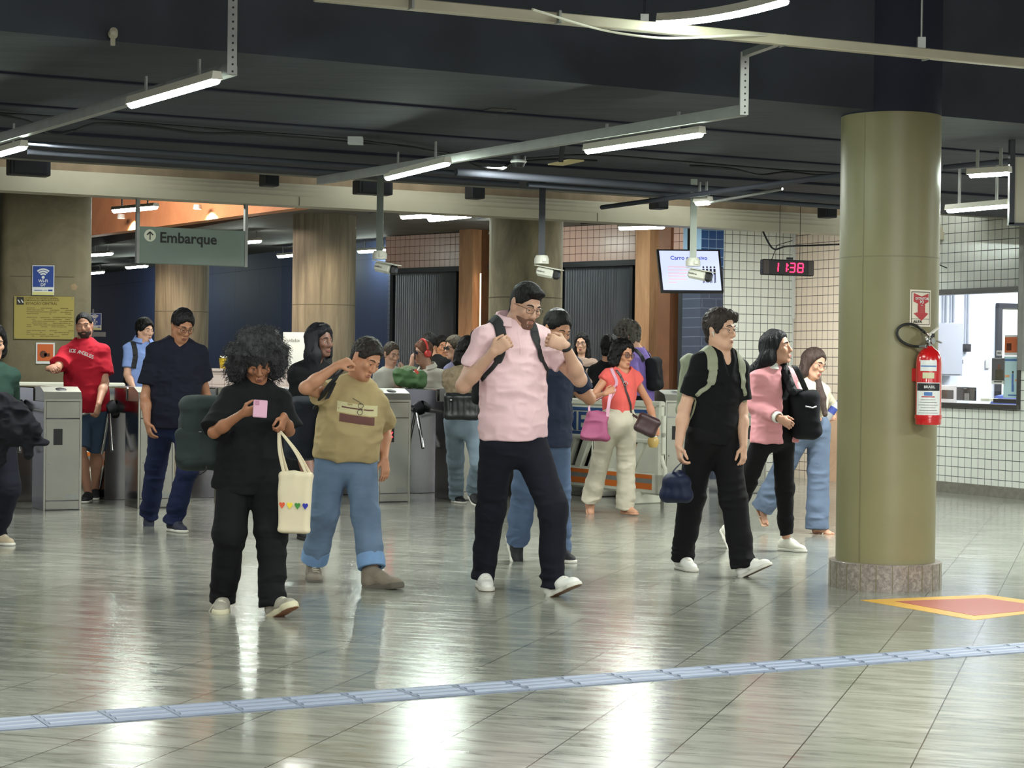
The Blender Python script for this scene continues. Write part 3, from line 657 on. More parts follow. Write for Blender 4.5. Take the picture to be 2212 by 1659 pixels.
# low tiled counter and pot behind the turnstiles
p = W(440, 800, 23.0); q = W(640, 800, 23.4)
b = MB(); b.box(((p.x+q.x)/2, 23.2, 0.62), (q.x-p.x, 0.3, 1.24)); b.box(((p.x+q.x)/2, 23.2, 1.255), (q.x-p.x+0.04, 0.34, 0.03)); o = b.obj('tiled_counter', grid_mat('counter_tiles', (214, 196, 190), (150, 120, 112), 0.15, 0.12, 0.003, rough=0.2)); tag(o, 'low counter of pale pink tiles behind the turnstiles', 'counter')
p = W(484, 796, 23.15)
e = empty('yellow_pot', (p.x, p.y, 1.27), 'small yellow pot on the pale tiled counter', 'pot')
b = MB(); b.lathe((p.x, p.y, 1.27), [(0.0, 0), (0.048, 0.0), (0.06, 0.12), (0.063, 0.125), (0.055, 0.12), (0.0, 0.11)], 24); b.obj('bowl', mat('yellow_glaze', (212, 180, 40), 0.4), e, smooth=True)
b = MB()
for k in range(7): b.tube([(p.x, p.y, 1.38), (p.x+0.05*math.cos(k), p.y+0.05*math.sin(k), 1.42)], 0.006, 5)
b.obj('tissue', M_white, e)
# white notice board behind the tote
p = W(625, 735, 24.0)
e = empty('notice_stand', (p.x, p.y, 0), 'white notice stand with dark edge partly hidden behind the curly hair', 'notice')
q0 = W(612, 726, 24.0); q1 = W(716, 800, 24.0)
b = MB(); b.box(((q0.x+q1.x)/2-0.08, 24.0, (q0.z+q1.z)/2-0.2), (q1.x-q0.x-0.16, 0.03, q0.z-q1.z+0.5)); b.obj('board', M_white, e)
b = MB(); b.box((q1.x-0.03, 24.0, q0.z/2), (0.07, 0.05, q0.z)); b.obj('post', M_black, e)
text_mesh('cuidados', 0.05, (q0.x+0.12, 23.98, q0.z-0.05), (1, 0, 0), UP, M_ink, 'lettering', e)
# wi-fi poster and plate on the far wall
def far_poster():
    p0 = W(193, 676, 33.0)
wifi_poster(190, 676, 219, 713, 30.5, 'blue wi-fi poster on a stand by the navy wall behind the red shirt man')
b = MB(); p = W(200, 722, 30.5); b.box((p.x, 30.5, p.z), (0.42, 0.02, 0.075)); b.tube([(p.x, 30.52, 0), (p.x, 30.52, p.z+0.4)], 0.015, 8); o = b.obj('name_plate', mat('grey_plastic', (120, 122, 124), 0.5)); tag(o, 'small grey plate on a thin post under the far wi-fi poster', 'plate')

# ---- orange fascia over the left passage, with lit downlights
FP = Vector((-2.55, 23.6, 0)); FD = Vector((-6.9, 30.2, 0))-FP; FL = FD.length; FD.normalize()
b = MB(); b.box((FL/2, 0, 3.77), (FL, 0.2, 1.04)); fo = local_obj(b, 'orange_fascia', blotch_mat('orange_plaster', (206, 140, 98), (188, 120, 82), (218, 154, 112), (1, 1, 1), 1.2, 0.6, 0.2), FP, FD); tag(fo, 'sloping orange plaster fascia behind the green hanging sign', 'fascia')
for (px, py, lab) in ((262, 490, 'lit downlight on the orange fascia, nearest the left pillar'), (427, 470, 'lit downlight on the orange fascia above the sign letters'), (612, 456, 'lit downlight at the narrow right end of the orange fascia')):
    n = Vector((FD.y, -FD.x, 0)); n = n if n.y < 0 else -n
    p = WL(px, py-18, FP+n*0.3, n)
    e = empty('downlight', p, lab, 'light')
    b = MB(); b.lathe(p, [(0.0, 0.06), (0.05, 0.06), (0.06, 0.0), (0.05, 0.0)], 20); b.obj('housing', M_white, e)
    b = MB(); b.lathe(p, [(0.0, 0.004), (0.048, 0.004)], 20); b.obj('lens', mat('lens_glow', (255, 236, 205), 0.3, emit=18), e)
    ld = bpy.data.lights.new('downlight_beam', 'SPOT'); ld.energy = 130; ld.spot_size = math.radians(110); ld.spot_blend = 0.5; ld.color = (1, 0.85, 0.62); ld.shadow_soft_size = 0.04
    lo = bpy.data.objects.new('downlight_beam', ld); COL.objects.link(lo); lo.location = p-UP*0.02-n*0.03; lo.rotation_euler = (math.radians(18)*0, 0, 0)
    lo.rotation_euler = ((-n*0.55-UP)).to_track_quat('-Z', 'Y').to_euler(); setpar(lo, e)

area_light('void_fill_light', FP+FD*3.2+Vector((-1.6, -2.2, 4.1)), 1.6, 0.5, 110, (1.0, 0.88, 0.76), target=FP+FD*3.4+Vector((0, 0, 3.7)))  # added fill in the void, brightens the fascia beyond its downlights
# ---- fluorescent lamps
M_glow = mat('tube_glow', (255, 255, 255), 0.4, emit=60, ergb=(236, 255, 240))
M_glow2 = mat('tube_glow_dim', (255, 255, 255), 0.4, emit=60, ergb=(240, 255, 244))
M_house = mat('lamp_housing', (196, 192, 178), 0.5)
def lamp(p, q, lab, group=None, wd=0.055, up_rail=0.12, glow=None, bow=0.0):
    p = Vector(p); q = Vector(q); e = empty('ceiling_lamp', (p+q)/2, lab, 'lamp', group)
    d = (q-p).normalized(); sd = d.cross(UP).normalized(); L_ = (q-p).length; prof = [(-wd*.5, 0.012), (-wd*.38, 0.05), (wd*.38, 0.05), (wd*.5, 0.012)]
    b = MB(); n = 12 if bow else 1
    def pt(t): return p+(q-p)*t - UP*(bow*4*t*(1-t))
    for i in range(n):
        a_ = pt(i/n); c_ = pt((i+1)/n); ex = 0.02 if n == 1 else 0
        b.sweep(prof, a_-d*ex, (c_-a_).normalized(), (c_-a_).length+2*ex, sd)
    b.obj('housing', M_house, e)
    b = MB(); pr = [(-wd*.46, 0.012)]+[(wd*.46*math.cos(math.pi*(1+k/6)), 0.012+wd*.42*math.sin(math.pi*(1+k/6))) for k in range(1, 6)]+[(wd*.46, 0.012)]
    for i in range(n):
        a_ = pt(i/n); c_ = pt((i+1)/n); b.sweep(pr, a_, (c_-a_).normalized(), (c_-a_).length, sd)
    b.obj('diffuser', glow or M_glow, e)
    if up_rail:
        for t in (0.18, 0.82): b = MB(); b.box(pt(t)+UP*(0.05+up_rail/2), (0.02, 0.01, up_rail), (d, sd, UP)); b.obj('hanger', M_galv, e)
def pxlamp(x0, y0, x1, y1, z, lab, **k): return lamp(WZ(x0, y0, z), WZ(x1, y1, z), lab, **k)
pxlamp(1425, 52, 1697, 6, 3.0, 'bright slightly bowed tube lamp at the top edge near the corner column', up_rail=0.0, bow=0.02)
pxlamp(285, 230, 465, 178, 2.64, 'bright tube lamp under the left rail above the green sign', up_rail=0.08)
pxlamp(-60, 352, 50, 321, 2.62, 'bright tube lamp cut by the left edge of the view')
pxlamp(1270, 329, 1512, 293, 2.62, 'long bright tube lamp under the second rail left of the column', up_rail=0.1)
pxlamp(838, 387, 965, 356, 2.64, 'short-looking bright tube lamp in front of the dark ceiling clutter')
pxlamp(2097, 381, 2176, 376, 2.62, 'upper of the two tube lamps right of the olive column')
pxlamp(2050, 457, 2176, 446, 2.5, 'lower, longer tube lamp right of the olive column', up_rail=0.3)
g_back = 'tube lamps in the passage beyond the beam'
for (x0, y0, x1, y1, lab) in ((248, 456, 335, 448, 'tube lamp hanging in front of the orange fascia by the sign post'), (197, 551, 240, 548, 'tube lamp low behind the sign, beside the left pillar'),
        (275, 578, 316, 575, 'tube lamp just under the lower left corner of the sign'), (527, 524, 560, 521, 'small tube lamp right beside the green sign'),
        (603, 554, 649, 550, 'tube lamp left of the streaked round pillar'), (698, 500, 762, 496, 'tube lamp above the streaked round pillar'),
        (870, 469, 955, 464, 'upper tube lamp of the overlapping pair under the beam'), (930, 475, 1014, 466, 'lower tube lamp of the overlapping pair under the beam'),
        (1062, 508, 1128, 505, 'tube lamp against the top of the middle concrete pillar'), (777, 544, 840, 540, 'tube lamp behind the first camera'),
        (1340, 493, 1433, 490, 'tube lamp above the roller shutter near the screen'), (190, 591, 222, 588, 'lowest tube lamp at the edge of the left pillar')):
    far = 3.1
    lamp(WZ(x0, y0, far), WZ(x1, y1, far), lab, group=None, wd=0.09, up_rail=0.1, glow=M_glow2)
pxlamp(1507, 440, 1530, 438, 2.66, 'tube lamp seen end-on beside the third camera post', wd=0.07)
p0 = WZ(1530, 438, 2.66); p1 = WZ(1690, 408, 2.70)
b = MB(); b.tube([p0, p1], 0.012, 6); o = b.obj('unlit_tube', M_galv); tag(o, 'thin unlit tube running right from the end-on lamp', 'tube')

# ---- rails, brackets, pipes
def perforated(p, h, lab, rail=None):
    e = empty('perforated_bracket', p, lab, 'bracket'); b = MB(); d = Vector((1, 0, 0))
    b.box(p+UP*h/2, (0.042, 0.004, h)); b.box(p+UP*h/2+Vector((-0.021, 0.02, 0)), (0.004, 0.04, h)); n = max(2, int(h/0.032)); b.cur = 1
    for k in range(n): b.lathe(p+UP*(0.012+k*h/n)+Vector((0.002, -0.0022, 0)), [(0, 0.0008), (0.0055, 0.0008)], 8, ax=(0, -1, 0))
    b.obj('channel', [M_galv, M_black], e)
pA0 = WZ(-80, 325, 2.70); pA1 = WZ(503, 152, 2.70)
b = MB(); b.bar(pA0, pA1, 0.045, 0.045); b.bar(pA0+UP*0.03, pA1+UP*0.03, 0.03, 0.012); o = b.obj('lamp_rail', M_galv); tag(o, 'grey steel rail rising to the left perforated bracket', 'rail')
perforated(Vector((pA1.x, pA1.y-0.02, 2.68)), 0.75, 'long perforated steel bracket hanging at the upper left')
pB0 = WZ(690, 392, 2.70); pB1 = WZ(1607, 241, 2.70)
b = MB(); b.bar(pB0, pB1, 0.045, 0.045); b.bar(pB0+UP*0.03, pB1+UP*0.03, 0.03, 0.012); o = b.obj('lamp_rail', M_galv); tag(o, 'grey steel rail rising to the perforated bracket left of the column', 'rail')
perforated(Vector((pB1.x, pB1.y-0.02, 2.68)), 0.33, 'short perforated steel bracket left of the olive column')
b = MB(); b.bar(Vector((pB1.x, pB1.y, 3.0)), WZ(1690, 88, 3.0), 0.04, 0.03); o = b.obj('cross_rail', M_galv); tag(o, 'short steel rail joining the perforated bracket to the long overhead rail', 'rail')
pC0 = WZ(680, -10, 2.98); pC1 = WZ(2330, 148, 2.98)
e = empty('overhead_rail', pC0, 'long beige square overhead rail crossing the upper right', 'rail')
b = MB(); b.bar(pC0, pC1, 0.05, 0.05, bev=0.004); b.obj('tube', M_railp, e)
b = MB()
for (x, y) in ((888, 6), (1205, 38), (1690, 88), (2000, 118)): 
    p = WZ(x, y, 2.98); b.box(p, (0.012, 0.056, 0.058), ((pC1-pC0).normalized(), (pC1-pC0).normalized().cross(UP).normalized(), UP))
b.obj('coupling', M_galv, e)
for (x, y, lab) in ((1392, 60, 'thin black hanger rod left of the bowed lamp'), (1990, 108, 'thin grey hanger rod above the rail near the column')):
    p = WZ(x, y, 3.0); e = empty('hanger_rod', p, lab, 'rod'); b = MB(); b.tube([p, p+UP*0.76], 0.006, 6); b.obj('rod', M_galv if x > 1500 else M_darkm, e); b = MB(); b.box(p+UP*0.03, (0.04, 0.03, 0.07)); b.obj('clamp', M_galv, e)
def cable(pts, r, m, lab, name='cable', n=6, cat='cable'):
    P = [Vector(p) for p in pts]; out = []
    for i in range(len(P)-1):
        p0_ = P[max(i-1, 0)]; p1_ = P[i]; p2_ = P[i+1]; p3_ = P[min(i+2, len(P)-1)]
        for k in range(8):
            t = k/8; out.append(0.5*((2*p1_)+(p2_-p0_)*t+(2*p0_-5*p1_+4*p2_-p3_)*t*t+(3*p1_-p0_-3*p2_+p3_)*t**3))
    out.append(P[-1]); b = MB(); b.tube(out, r, n); o = b.obj(name, m, smooth=True)
    if lab: tag(o, lab, cat)
    return o
M_cab_ = mat('cable_black', (16, 16, 20), 0.6); M_cabw = mat('cable_pale', (190, 186, 170), 0.6)
cable([WZ(1150, 20, 2.95), WZ(1290, 62, 2.95), WZ(1400, 80, 2.93), WZ(1480, 82, 2.94), WZ(1600, 76, 2.97), WZ(1690, 76, 3.01)], 0.006, M_cabw, 'pale cable sagging under the overhead rail by the bowed lamp')
zc = 2.90
cable([WZ(-20, 246, zc), WZ(60, 262, zc), WZ(110, 288, zc-.04), WZ(160, 282, zc), WZ(210, 268, zc), WZ(330, 275, zc), WZ(430, 288, zc-.02), WZ(540, 290, zc), WZ(740, 305, zc), WZ(900, 320, zc), WZ(985, 345, zc)], 0.011, M_cab_, 'thick black cable bundle drooping under the ceiling from the left edge')
cable([WZ(-20, 244, zc+.02), WZ(200, 258, zc+.02), WZ(500, 282, zc+.02), WZ(760, 302, zc), WZ(960, 330, zc), WZ(1090, 345, zc), WZ(1270, 335, zc+0.01), WZ(1480, 350, zc), WZ(1700, 368, zc), WZ(1850, 375, zc)], 0.008, M_cab_, 'straight black cable crossing the whole low ceiling')
cable([WZ(990, 335, zc), WZ(1025, 358, zc-.06), WZ(1080, 365, zc-.08), WZ(1110, 352, zc-.02), WZ(1200, 345, zc), WZ(1290, 348, zc)], 0.012, M_cab_, 'knotted black cable loop beside the small ceiling camera')
cable([WZ(1490, 358, zc), WZ(1580, 365, zc-.03), WZ(1640, 378, zc-.05), WZ(1700, 372, zc-.02), WZ(1770, 378, zc-.03), WZ(1860, 372, zc)], 0.010, M_cab_, 'black cable bundle sagging left of the column top')
def gpipe(px0, py0, px1, py1, z, r, m, lab):
    a_ = WZ(px0, py0, z); c_ = WZ(px1, py1, z); b = MB(); b.tube([a_, c_], r, 10); o = b.obj('ceiling_pipe', m, smooth=True); tag(o, lab, 'pipe'); return o
M_pipe = mat('pipe_grey', (58, 61, 68), 0.7, spec=0.2)
gpipe(40, 308, 1120, 382, 2.84, 0.018, M_pipe, 'upper grey pipe along the far edge of the dark ceiling, left part')
gpipe(60, 328, 1120, 398, 2.80, 0.018, M_pipe, 'lower grey pipe along the far edge of the dark ceiling, left part')
gpipe(985, 372, 1830, 430, 2.80, 0.03, M_pipe, 'grey pipe passing the camera posts toward the column')
gpipe(1140, 398, 1830, 448, 2.76, 0.02, M_pipe, 'thin grey pipe just above the cream beam toward the column')
gpipe(1300, 448, 1830, 376, 2.72, 0.02, M_pipe, 'thin pipe rising right toward the column top')
gpipe(2040, 362, 2180, 348, 2.78, 0.02, M_pipe, 'thin pipe above the two lamps right of the column')
b = MB(); p = WZ(1075, 241, 2.935)
b.poly([WZ(1022, 245, 2.936), WZ(1062, 234, 2.936), WZ(1115, 237, 2.936), WZ(1070, 250, 2.936)][::-1], 0.004, -UP); o = b.obj('ceiling_hatch', M_black); tag(o, 'black diamond-shaped hatch in the dark ceiling', 'hatch')
b = MB(); p = WZ(1222, 345, 2.8); b.bar(WZ(1200, 356, 2.8), WZ(1245, 346, 2.8), 0.12, 0.01); o = b.obj('cardboard_plate', mat('cardboard', (176, 160, 116), 0.7)); tag(o, 'small beige plate dangling from the ceiling cables', 'plate')
b = MB(); b.bar(WZ(1216, 312, 2.9), WZ(1211, 350, 2.78), 0.03, 0.02); setpar(b.obj('strap', M_black), o)
p = WZ(1120, 352, 2.78); e = empty('dome_camera', p, 'small black camera tucked among the ceiling cables', 'camera')
b = MB(); b.lathe(p, [(0.0, 0.05), (0.05, 0.05), (0.05, 0.0), (0.035, -0.03), (0, -0.04)], 20); b.obj('housing', M_black, e, smooth=True); b = MB(); b.lathe(p, [(0.052, 0.0), (0.06, 0.01), (0.052, 0.02)], 20); b.obj('ring', M_white, e)
p = WZ(768, 304, 2.86); b = MB(); b.box(p, (0.1, 0.08, 0.05)); o = b.obj('junction_box', M_galv); tag(o, 'small grey junction box on the ceiling cable', 'box')
p = onT(244, 74, 9.34); b = MB(); b.lathe(p, [(0, 0.05), (0.02, 0.045), (0.025, 0.0)], 12, ax=(0.3, -1, 0.2)); b.box(p-UP*0.03, (0.02, 0.02, 0.05)); o = b.obj('smoke_sensor', M_cream); tag(o, 'small pale sensor on the dark beam face at upper left', 'sensor')
for k in range(7):
    s_ = 9.0+k*0.72 if k < 5 else 0; t_ = 18.3+(k-5)*1.4
    b = MB(); b.tube([g(s_, 17.6, 3.14), g(s_, 20.9, 3.14)] if k < 5 else [g(8.95, t_, 3.2), g(12.0, t_, 3.2)], 0.03 if k % 2 else 0.02, 8)
    o = b.obj('passage_pipe', M_pipe, smooth=True); tag(o, 'grey pipe under the passage ceiling beyond the cream beam', 'pipe', 'pipes under the passage ceiling')
# cable under the beam at right, bent dark rod above the clock
cable([onT(2075, 519, 16.7), onT(2110, 531, 16.7), onT(2150, 531, 16.7), onT(2195, 520, 16.7)], 0.012, M_cab_, 'thick black cable loop under the beam right of the column')
cable([onT(2192, 524, 16.7), onT(2150, 570, 16.7), onT(2100, 590, 16.7), onT(2050, 580, 16.7), onT(2030, 572, 16.7)], 0.006, M_cab_, 'thin black cable hanging in a wide arc right of the column')
cable([onT(1648, 500, 16.9), onT(1670, 537, 16.9), onT(1700, 532, 16.9), onT(1760, 530, 16.9), onT(1830, 527, 16.9)], 0.010, M_darkm, 'bent dark conduit under the beam above the clock')

# ---- sign EMBARQUE
ST = 16.9
a_ = onT(300, 491, ST); b_ = onT(528, 497, ST); c_ = onT(528, 577, ST)
sgw = (b_-a_).dot(GU); zt_ = (a_.z+b_.z)/2; zb_ = c_.z; sh = zt_-zb_; ctr = (a_+b_)/2; ctr.z = (zt_+zb_)/2
e = empty('embarque_sign', ctr, 'grey-green hanging sign reading Embarque with an up arrow', 'sign')
b = MB(); b.box(ctr, (sgw, 0.05, sh), (GU, GV, UP), 0.006); b.obj('panel', mat('sign_green', (118, 132, 122), 0.25), e)
for s in (-1, 1): b = MB(); b.box(ctr+GU*(s*(sgw/2+0.012))+UP*((2.9-zb_)/2-sh/2), (0.028, 0.05, 2.9-zb_), (GU, GV, UP)); b.obj('post', M_galv, e)
fo_ = -GV*0.027
text_mesh('Embarque', sh*0.40, ctr+fo_+GU*(-sgw*0.045)+UP*(sh*0.21), GU, UP, mat('sign_black', (28, 30, 28), 0.5), 'lettering', e, bold=True)
o = ctr+fo_-GU*(sgw*0.405)+UP*(sh*0.26)
b = MB(); b.lathe(o, [(0, 0.002), (sh*0.165, 0.002)], 32, ax=-GV); disc = b.obj('arrow_disc', mat('sign_cream', (206, 210, 190), 0.5), e)
b = MB(); k = sh*0.165; oo = o-GV*0.004
b.box(oo-UP*k*0.08, (k*0.16, 0.002, k*1.25), (GU, GV, UP))
for s in (-1, 1): b.bar(oo+UP*k*0.6, oo+UP*k*0.08+GU*(s*k*0.52), 0.002, k*0.18, up=UP)
b.obj('arrow', mat('sign_black', (28, 30, 28), 0.5), disc)

# ---- cameras on posts
M_camw = mat('camera_white', (200, 200, 188), 0.4)
def cctv(px, ytop, ybot, hx, lab, post_m, facing=1.0, Z=16.2):
    top = W(px, ytop, Z); bot = W(px-2, ybot, Z); e = empty('security_camera', bot, lab, 'camera')
    b = MB(); b.box((bot.x, Z, (bot.z+2.94)/2), (0.055, 0.03, 2.94-bot.z)); b.box((bot.x-0.022, Z-0.016, (bot.z+2.94)/2), (0.012, 0.012, 2.94-bot.z)); b.obj('post', post_m, e)
    b = MB(); b.lathe((bot.x, Z, bot.z-0.05), [(0, 0.07), (0.05, 0.07), (0.062, 0.04), (0.062, 0.0), (0, 0)], 24); b.box((bot.x+0.02, Z-0.06, bot.z-0.02), (0.03, 0.03, 0.03)); b.obj('mount', M_camw, e, smooth=True)
    d = Vector((facing, -0.55, -0.22)).normalized(); sd = d.cross(UP).normalized(); u = sd.cross(d); c = Vector((bot.x+0.04*facing, Z-0.03, bot.z-0.125))
    b = MB(); b.box(c, (0.17, 0.085, 0.08), (d, sd, u), 0.02); b.obj('body', M_camw, e, smooth=False)
    b = MB(); b.box(c+u*0.045+d*0.02, (0.24, 0.10, 0.008), (d, sd, u), 0.003); b.obj('sunshield', M_camw, e)
    b = MB(); b.box(c+d*0.10, (0.05, 0.09, 0.085), (d, sd, u), 0.02); fr = b.obj('front', M_black, e)
    b = MB(); b.lathe(c+d*0.125, [(0, 0.004), (0.018, 0.004), (0.022, 0.0)], 16, ax=d); b.lathe(c+d*0.122-u*0.028, [(0, 0.006), (0.006, 0.005)], 8, ax=d); b.obj('lens', mat('lens_glass', (60, 62, 70), 0.1), fr)
    text_mesh('intelbras', 0.022, c-d*0.03+sd*0.045-u*-0.005, d if sd.y < 0 else d, u, M_ink, 'lettering', e, align='CENTER')
cctv(822, 400, 547, 0, 'white bullet camera on the grey post right of the green sign', mat('post_green', (92, 100, 92), 0.5))
cctv(1172, 385, 557, 0, 'white bullet camera on the black post above the pink polo man', M_darkm)
cctv(1499, 405, 562, 0, 'white bullet camera on the pale post in front of the screen', mat('post_pale', (160, 166, 156), 0.5))

# ---- information screen
Zs = 20.4
q = [W(1421, 540, Zs), W(1553, 541, Zs+0.05), W(1561, 629, Zs+0.05-0.12), W(1431, 628, Zs-0.12)]
nrm = (q[1]-q[0]).cross(q[3]-q[0]).normalized()
if nrm.y > 0: nrm = -nrm
e = empty('information_screen', (q[0]+q[1]+q[2]+q[3])/4, 'tilted lit information screen reading Carro exclusivo', 'screen')
b = MB(); cen = (q[0]+q[1]+q[2]+q[3])/4
b.poly([cen+(v_-cen)*1.035+nrm*0.0 for v_ in q], 0.06, nrm); b.obj('bezel', M_black, e)
b = MB(); b.poly([cen+(v_-cen)*0.965+nrm*0.003 for v_ in q]); b.obj('display', mat('screen_glow', (120, 130, 170), 0.3, emit=0.62, ergb=(206, 214, 255)), e)
X = (q[1]-q[0]).normalized(); Y = (q[0]-q[3]).normalized(); Y = (Y - X*Y.dot(X)).normalized(); lw = (q[1]-q[0]).length; lh = (q[0]-q[3]).length
Nf = nrm*0.006
if X.cross(Y).dot(nrm) < 0: X = -X
text_mesh('Carro exclusivo', lh*0.135, cen+Nf-X*lw*0.02+Y*lh*0.30, X, Y, mat('screen_blue', (40, 70, 190), 0.4, emit=0.25, ergb=(50, 80, 210)), 'heading', e, bold=True)
ms = mat('screen_salmon', (220, 180, 190), 0.4, emit=0.45, ergb=(232, 190, 208)); b = MB()
for k in range(6):
    ln = (0.30, 0.33, 0.32, 0.29, 0.31, 0.14)[k]; b.box(cen+Nf-X*lw*(0.34-ln/2)-X*lw*0.03+Y*lh*(0.08-0.075*k), (lw*ln, lh*0.022, 0.001), (X, Y, nrm))
b.obj('text_line', ms, e)
md = mat('screen_dark', (30, 30, 50), 0.4); b = MB()
for k in range(4):
    xx = 0.2+0.06*k; b.box(cen+Nf+X*lw*xx-Y*lh*0.2, (lw*0.012, lh*0.22, 0.001), (X, Y, nrm)); b.box(cen+Nf+X*lw*(xx+0.02)-Y*lh*0.2, (lw*0.012, lh*0.2, 0.001), (X, Y, nrm)); b.box(cen+Nf+X*lw*(xx+0.01)-Y*lh*0.03, (lw*0.035, lh*0.14, 0.001), (X, Y, nrm)); b.lathe(cen+Nf+X*lw*(xx+0.01)+Y*lh*0.08, [(0, 0.0005), (lw*0.016, 0.0005)], 10, ax=nrm)
b.obj('drawn_figure', md, e)
b = MB(); b.tube([cen-nrm*0.03, cen-nrm*0.1+UP*0.1, cen-nrm*0.12+UP*0.9], 0.02, 8); b.obj('mounting_pole', M_darkm, e)

# ---- clock 11:38
Zc = 18.6
a_ = W(1643, 561, Zc); c_ = W(1757, 596, Zc); cw = c_.x-a_.x; ch = a_.z-c_.z; cc = Vector(((a_.x+c_.x)/2, Zc, (a_.z+c_.z)/2))
XA = Vector((0.985, 0.17, -0.012)).normalized(); YA = UP; NA = XA.cross(YA)
e = empty('digital_clock', cc, 'black wall clock showing 11:38 in red digits', 'clock')
b = MB(); b.box(cc, (cw, 0.10, ch), (XA, -NA, YA), 0.008); b.obj('case', M_black, e)
b = MB()
for s in (-1, 1): b.box(cc+XA*s*cw*0.44+NA*0.052, (cw*0.11, 0.004, ch*0.9), (XA, -NA, YA))
b.obj('end_cap', mat('clock_brown', (60, 48, 44), 0.4), e)
M_red = mat('led_red', (255, 30, 60), 0.4, emit=5, ergb=(255, 24, 60)); M_off = mat('led_off', (34, 16, 18), 0.5)
SEG = {'1': 'bc', '3': 'abgcd', '8': 'abcdefg'}
def seg_digit(bb, ch_, o, wd_, ht_, X_, Y_, N_, sl=0.08):
    on = SEG[ch_]; t_ = wd_*0.2
    def P_(x, y): return o+X_*(x+sl*y)+Y_*y
    S_ = {'a': (0, ht_/2, 1), 'g': (0, 0, 1), 'd': (0, -ht_/2, 1), 'b': (wd_/2, ht_/4, 0), 'c': (wd_/2, -ht_/4, 0), 'f': (-wd_/2, ht_/4, 0), 'e': (-wd_/2, -ht_/4, 0)}
    for k_ in on:
        x, y, hz = S_[k_]
        if hz: bb.box(P_(x, y), (wd_*0.86, t_, 0.003), (X_, Y_, N_))
        else: bb.box(P_(x, y), (t_, ht_*0.44, 0.003), (X_, Y_, N_))
b = MB(); o = cc+NA*0.054
for (dx, c) in ((-0.255, '1'), (-0.09, '1'), (0.07, '3'), (0.23, '8')): seg_digit(b, c, o+XA*cw*dx, cw*0.10, ch*0.56, XA, YA, NA)
for y in (-0.12, 0.14): b.box(o+XA*cw*-0.012+YA*ch*y, (cw*0.015, ch*0.07, 0.003), (XA, YA, NA))
b.obj('red_digits', M_red, e)
b = MB(); b.box(cc+UP*(ch/2+0.015)+XA*cw*0.05, (0.06, 0.03, 0.02), (XA, -NA, YA)); b.tube([cc+UP*ch/2-XA*cw*0.3, cc+UP*(ch/2+0.14)-XA*cw*0.2, cc+UP*(ch/2+0.19)+XA*cw*0.1], 0.004, 5)
for s in (-0.15, 0.25): b.tube([cc+UP*ch/2+XA*cw*s, cc+UP*(2.95-cc.z)+XA*cw*s], 0.003, 5)
b.obj('hanging_wire', M_darkm, e)

# ---- sign box at the right edge
Zr = 13.2
e = empty('hanging_sign_box', W(2200, 480, Zr), 'hanging panel in a black post frame cut by the right edge', 'sign')
a_ = W(2188, 340, Zr); c_ = W(2300, 485, Zr)
b = MB(); b.box(((a_.x+c_.x)/2, Zr, (a_.z+c_.z)/2), (c_.x-a_.x, 0.04, a_.z-c_.z)); b.obj('panel', mat('panel_cream', (150, 144, 126), 0.5), e)
b = MB(); p = W(2181, 485, Zr); tp = W(2181, 180, Zr); b.box((p.x, Zr-0.03, (p.z+3.3)/2), (0.035, 0.05, 3.3-p.z)); b.box((p.x+0.2, Zr-0.03, p.z), (0.44, 0.05, 0.02)); b.obj('post', M_darkm, e)

# ---- fire extinguisher and its sign on the column
def onC(px, py, rad):                      # point on the column surface
    d = ray(px, py); o = CAM-colc; o.z = 0; dd = Vector((d.x, d.y, 0)); A = dd.dot(dd); B = 2*o.dot(dd); Cc = o.dot(o)-rad*rad
    t = (-B-math.sqrt(max(B*B-4*A*Cc, 0)))/(2*A); return CAM+d*t
cs = onC(1990, 666, 0.309); rn = Vector((cs.x-colc.x, cs.y-colc.y, 0)).normalized(); rx = Vector((-rn.y, rn.x, 0)); rx = rx if rx.x > 0 else -rx
e = empty('extinguisher_sign', cs, 'white sign with a red down arrow reading EXTINTOR on the column', 'sign')
sw_, sh_ = 0.165, 0.225
def bent(name, uw, vh, u0, v0, m, rad, parent, n=8):
    b = MB(); vs = []; th0 = math.atan2(rn.y, rn.x)
    for i in range(n+1):
        uu = u0-uw/2+uw*i/n; th = th0+uu/rad
        for vv in (v0-vh/2, v0+vh/2): vs.append((colc.x+rad*math.cos(th), colc.y+rad*math.sin(th), cs.z+vv))
    b.add(vs, [(2*i, 2*i+2, 2*i+3, 2*i+1) for i in range(n)]); return b.obj(name, m, parent)
bent('sheet', sw_, sh_, 0, 0, mat('sign_sheet', (214, 204, 186), 0.4), 0.3105, e)
bent('border', sw_*0.86, 0.004, 0, sh_*0.44, M_black, 0.3115, e); bent('border', sw_*0.86, 0.004, 0, -sh_*0.44, M_black, 0.3115, e); bent('border', sw_*0.86, 0.003, 0, -sh_*0.29, M_black, 0.3115, e)
bent('border', 0.004, sh_*0.88, -sw_*0.43, 0, M_black, 0.3115, e, 1); bent('border', 0.004, sh_*0.88, sw_*0.43, 0, M_black, 0.3115, e, 1)
M_redp = mat('sign_red', (170, 48, 52), 0.45)
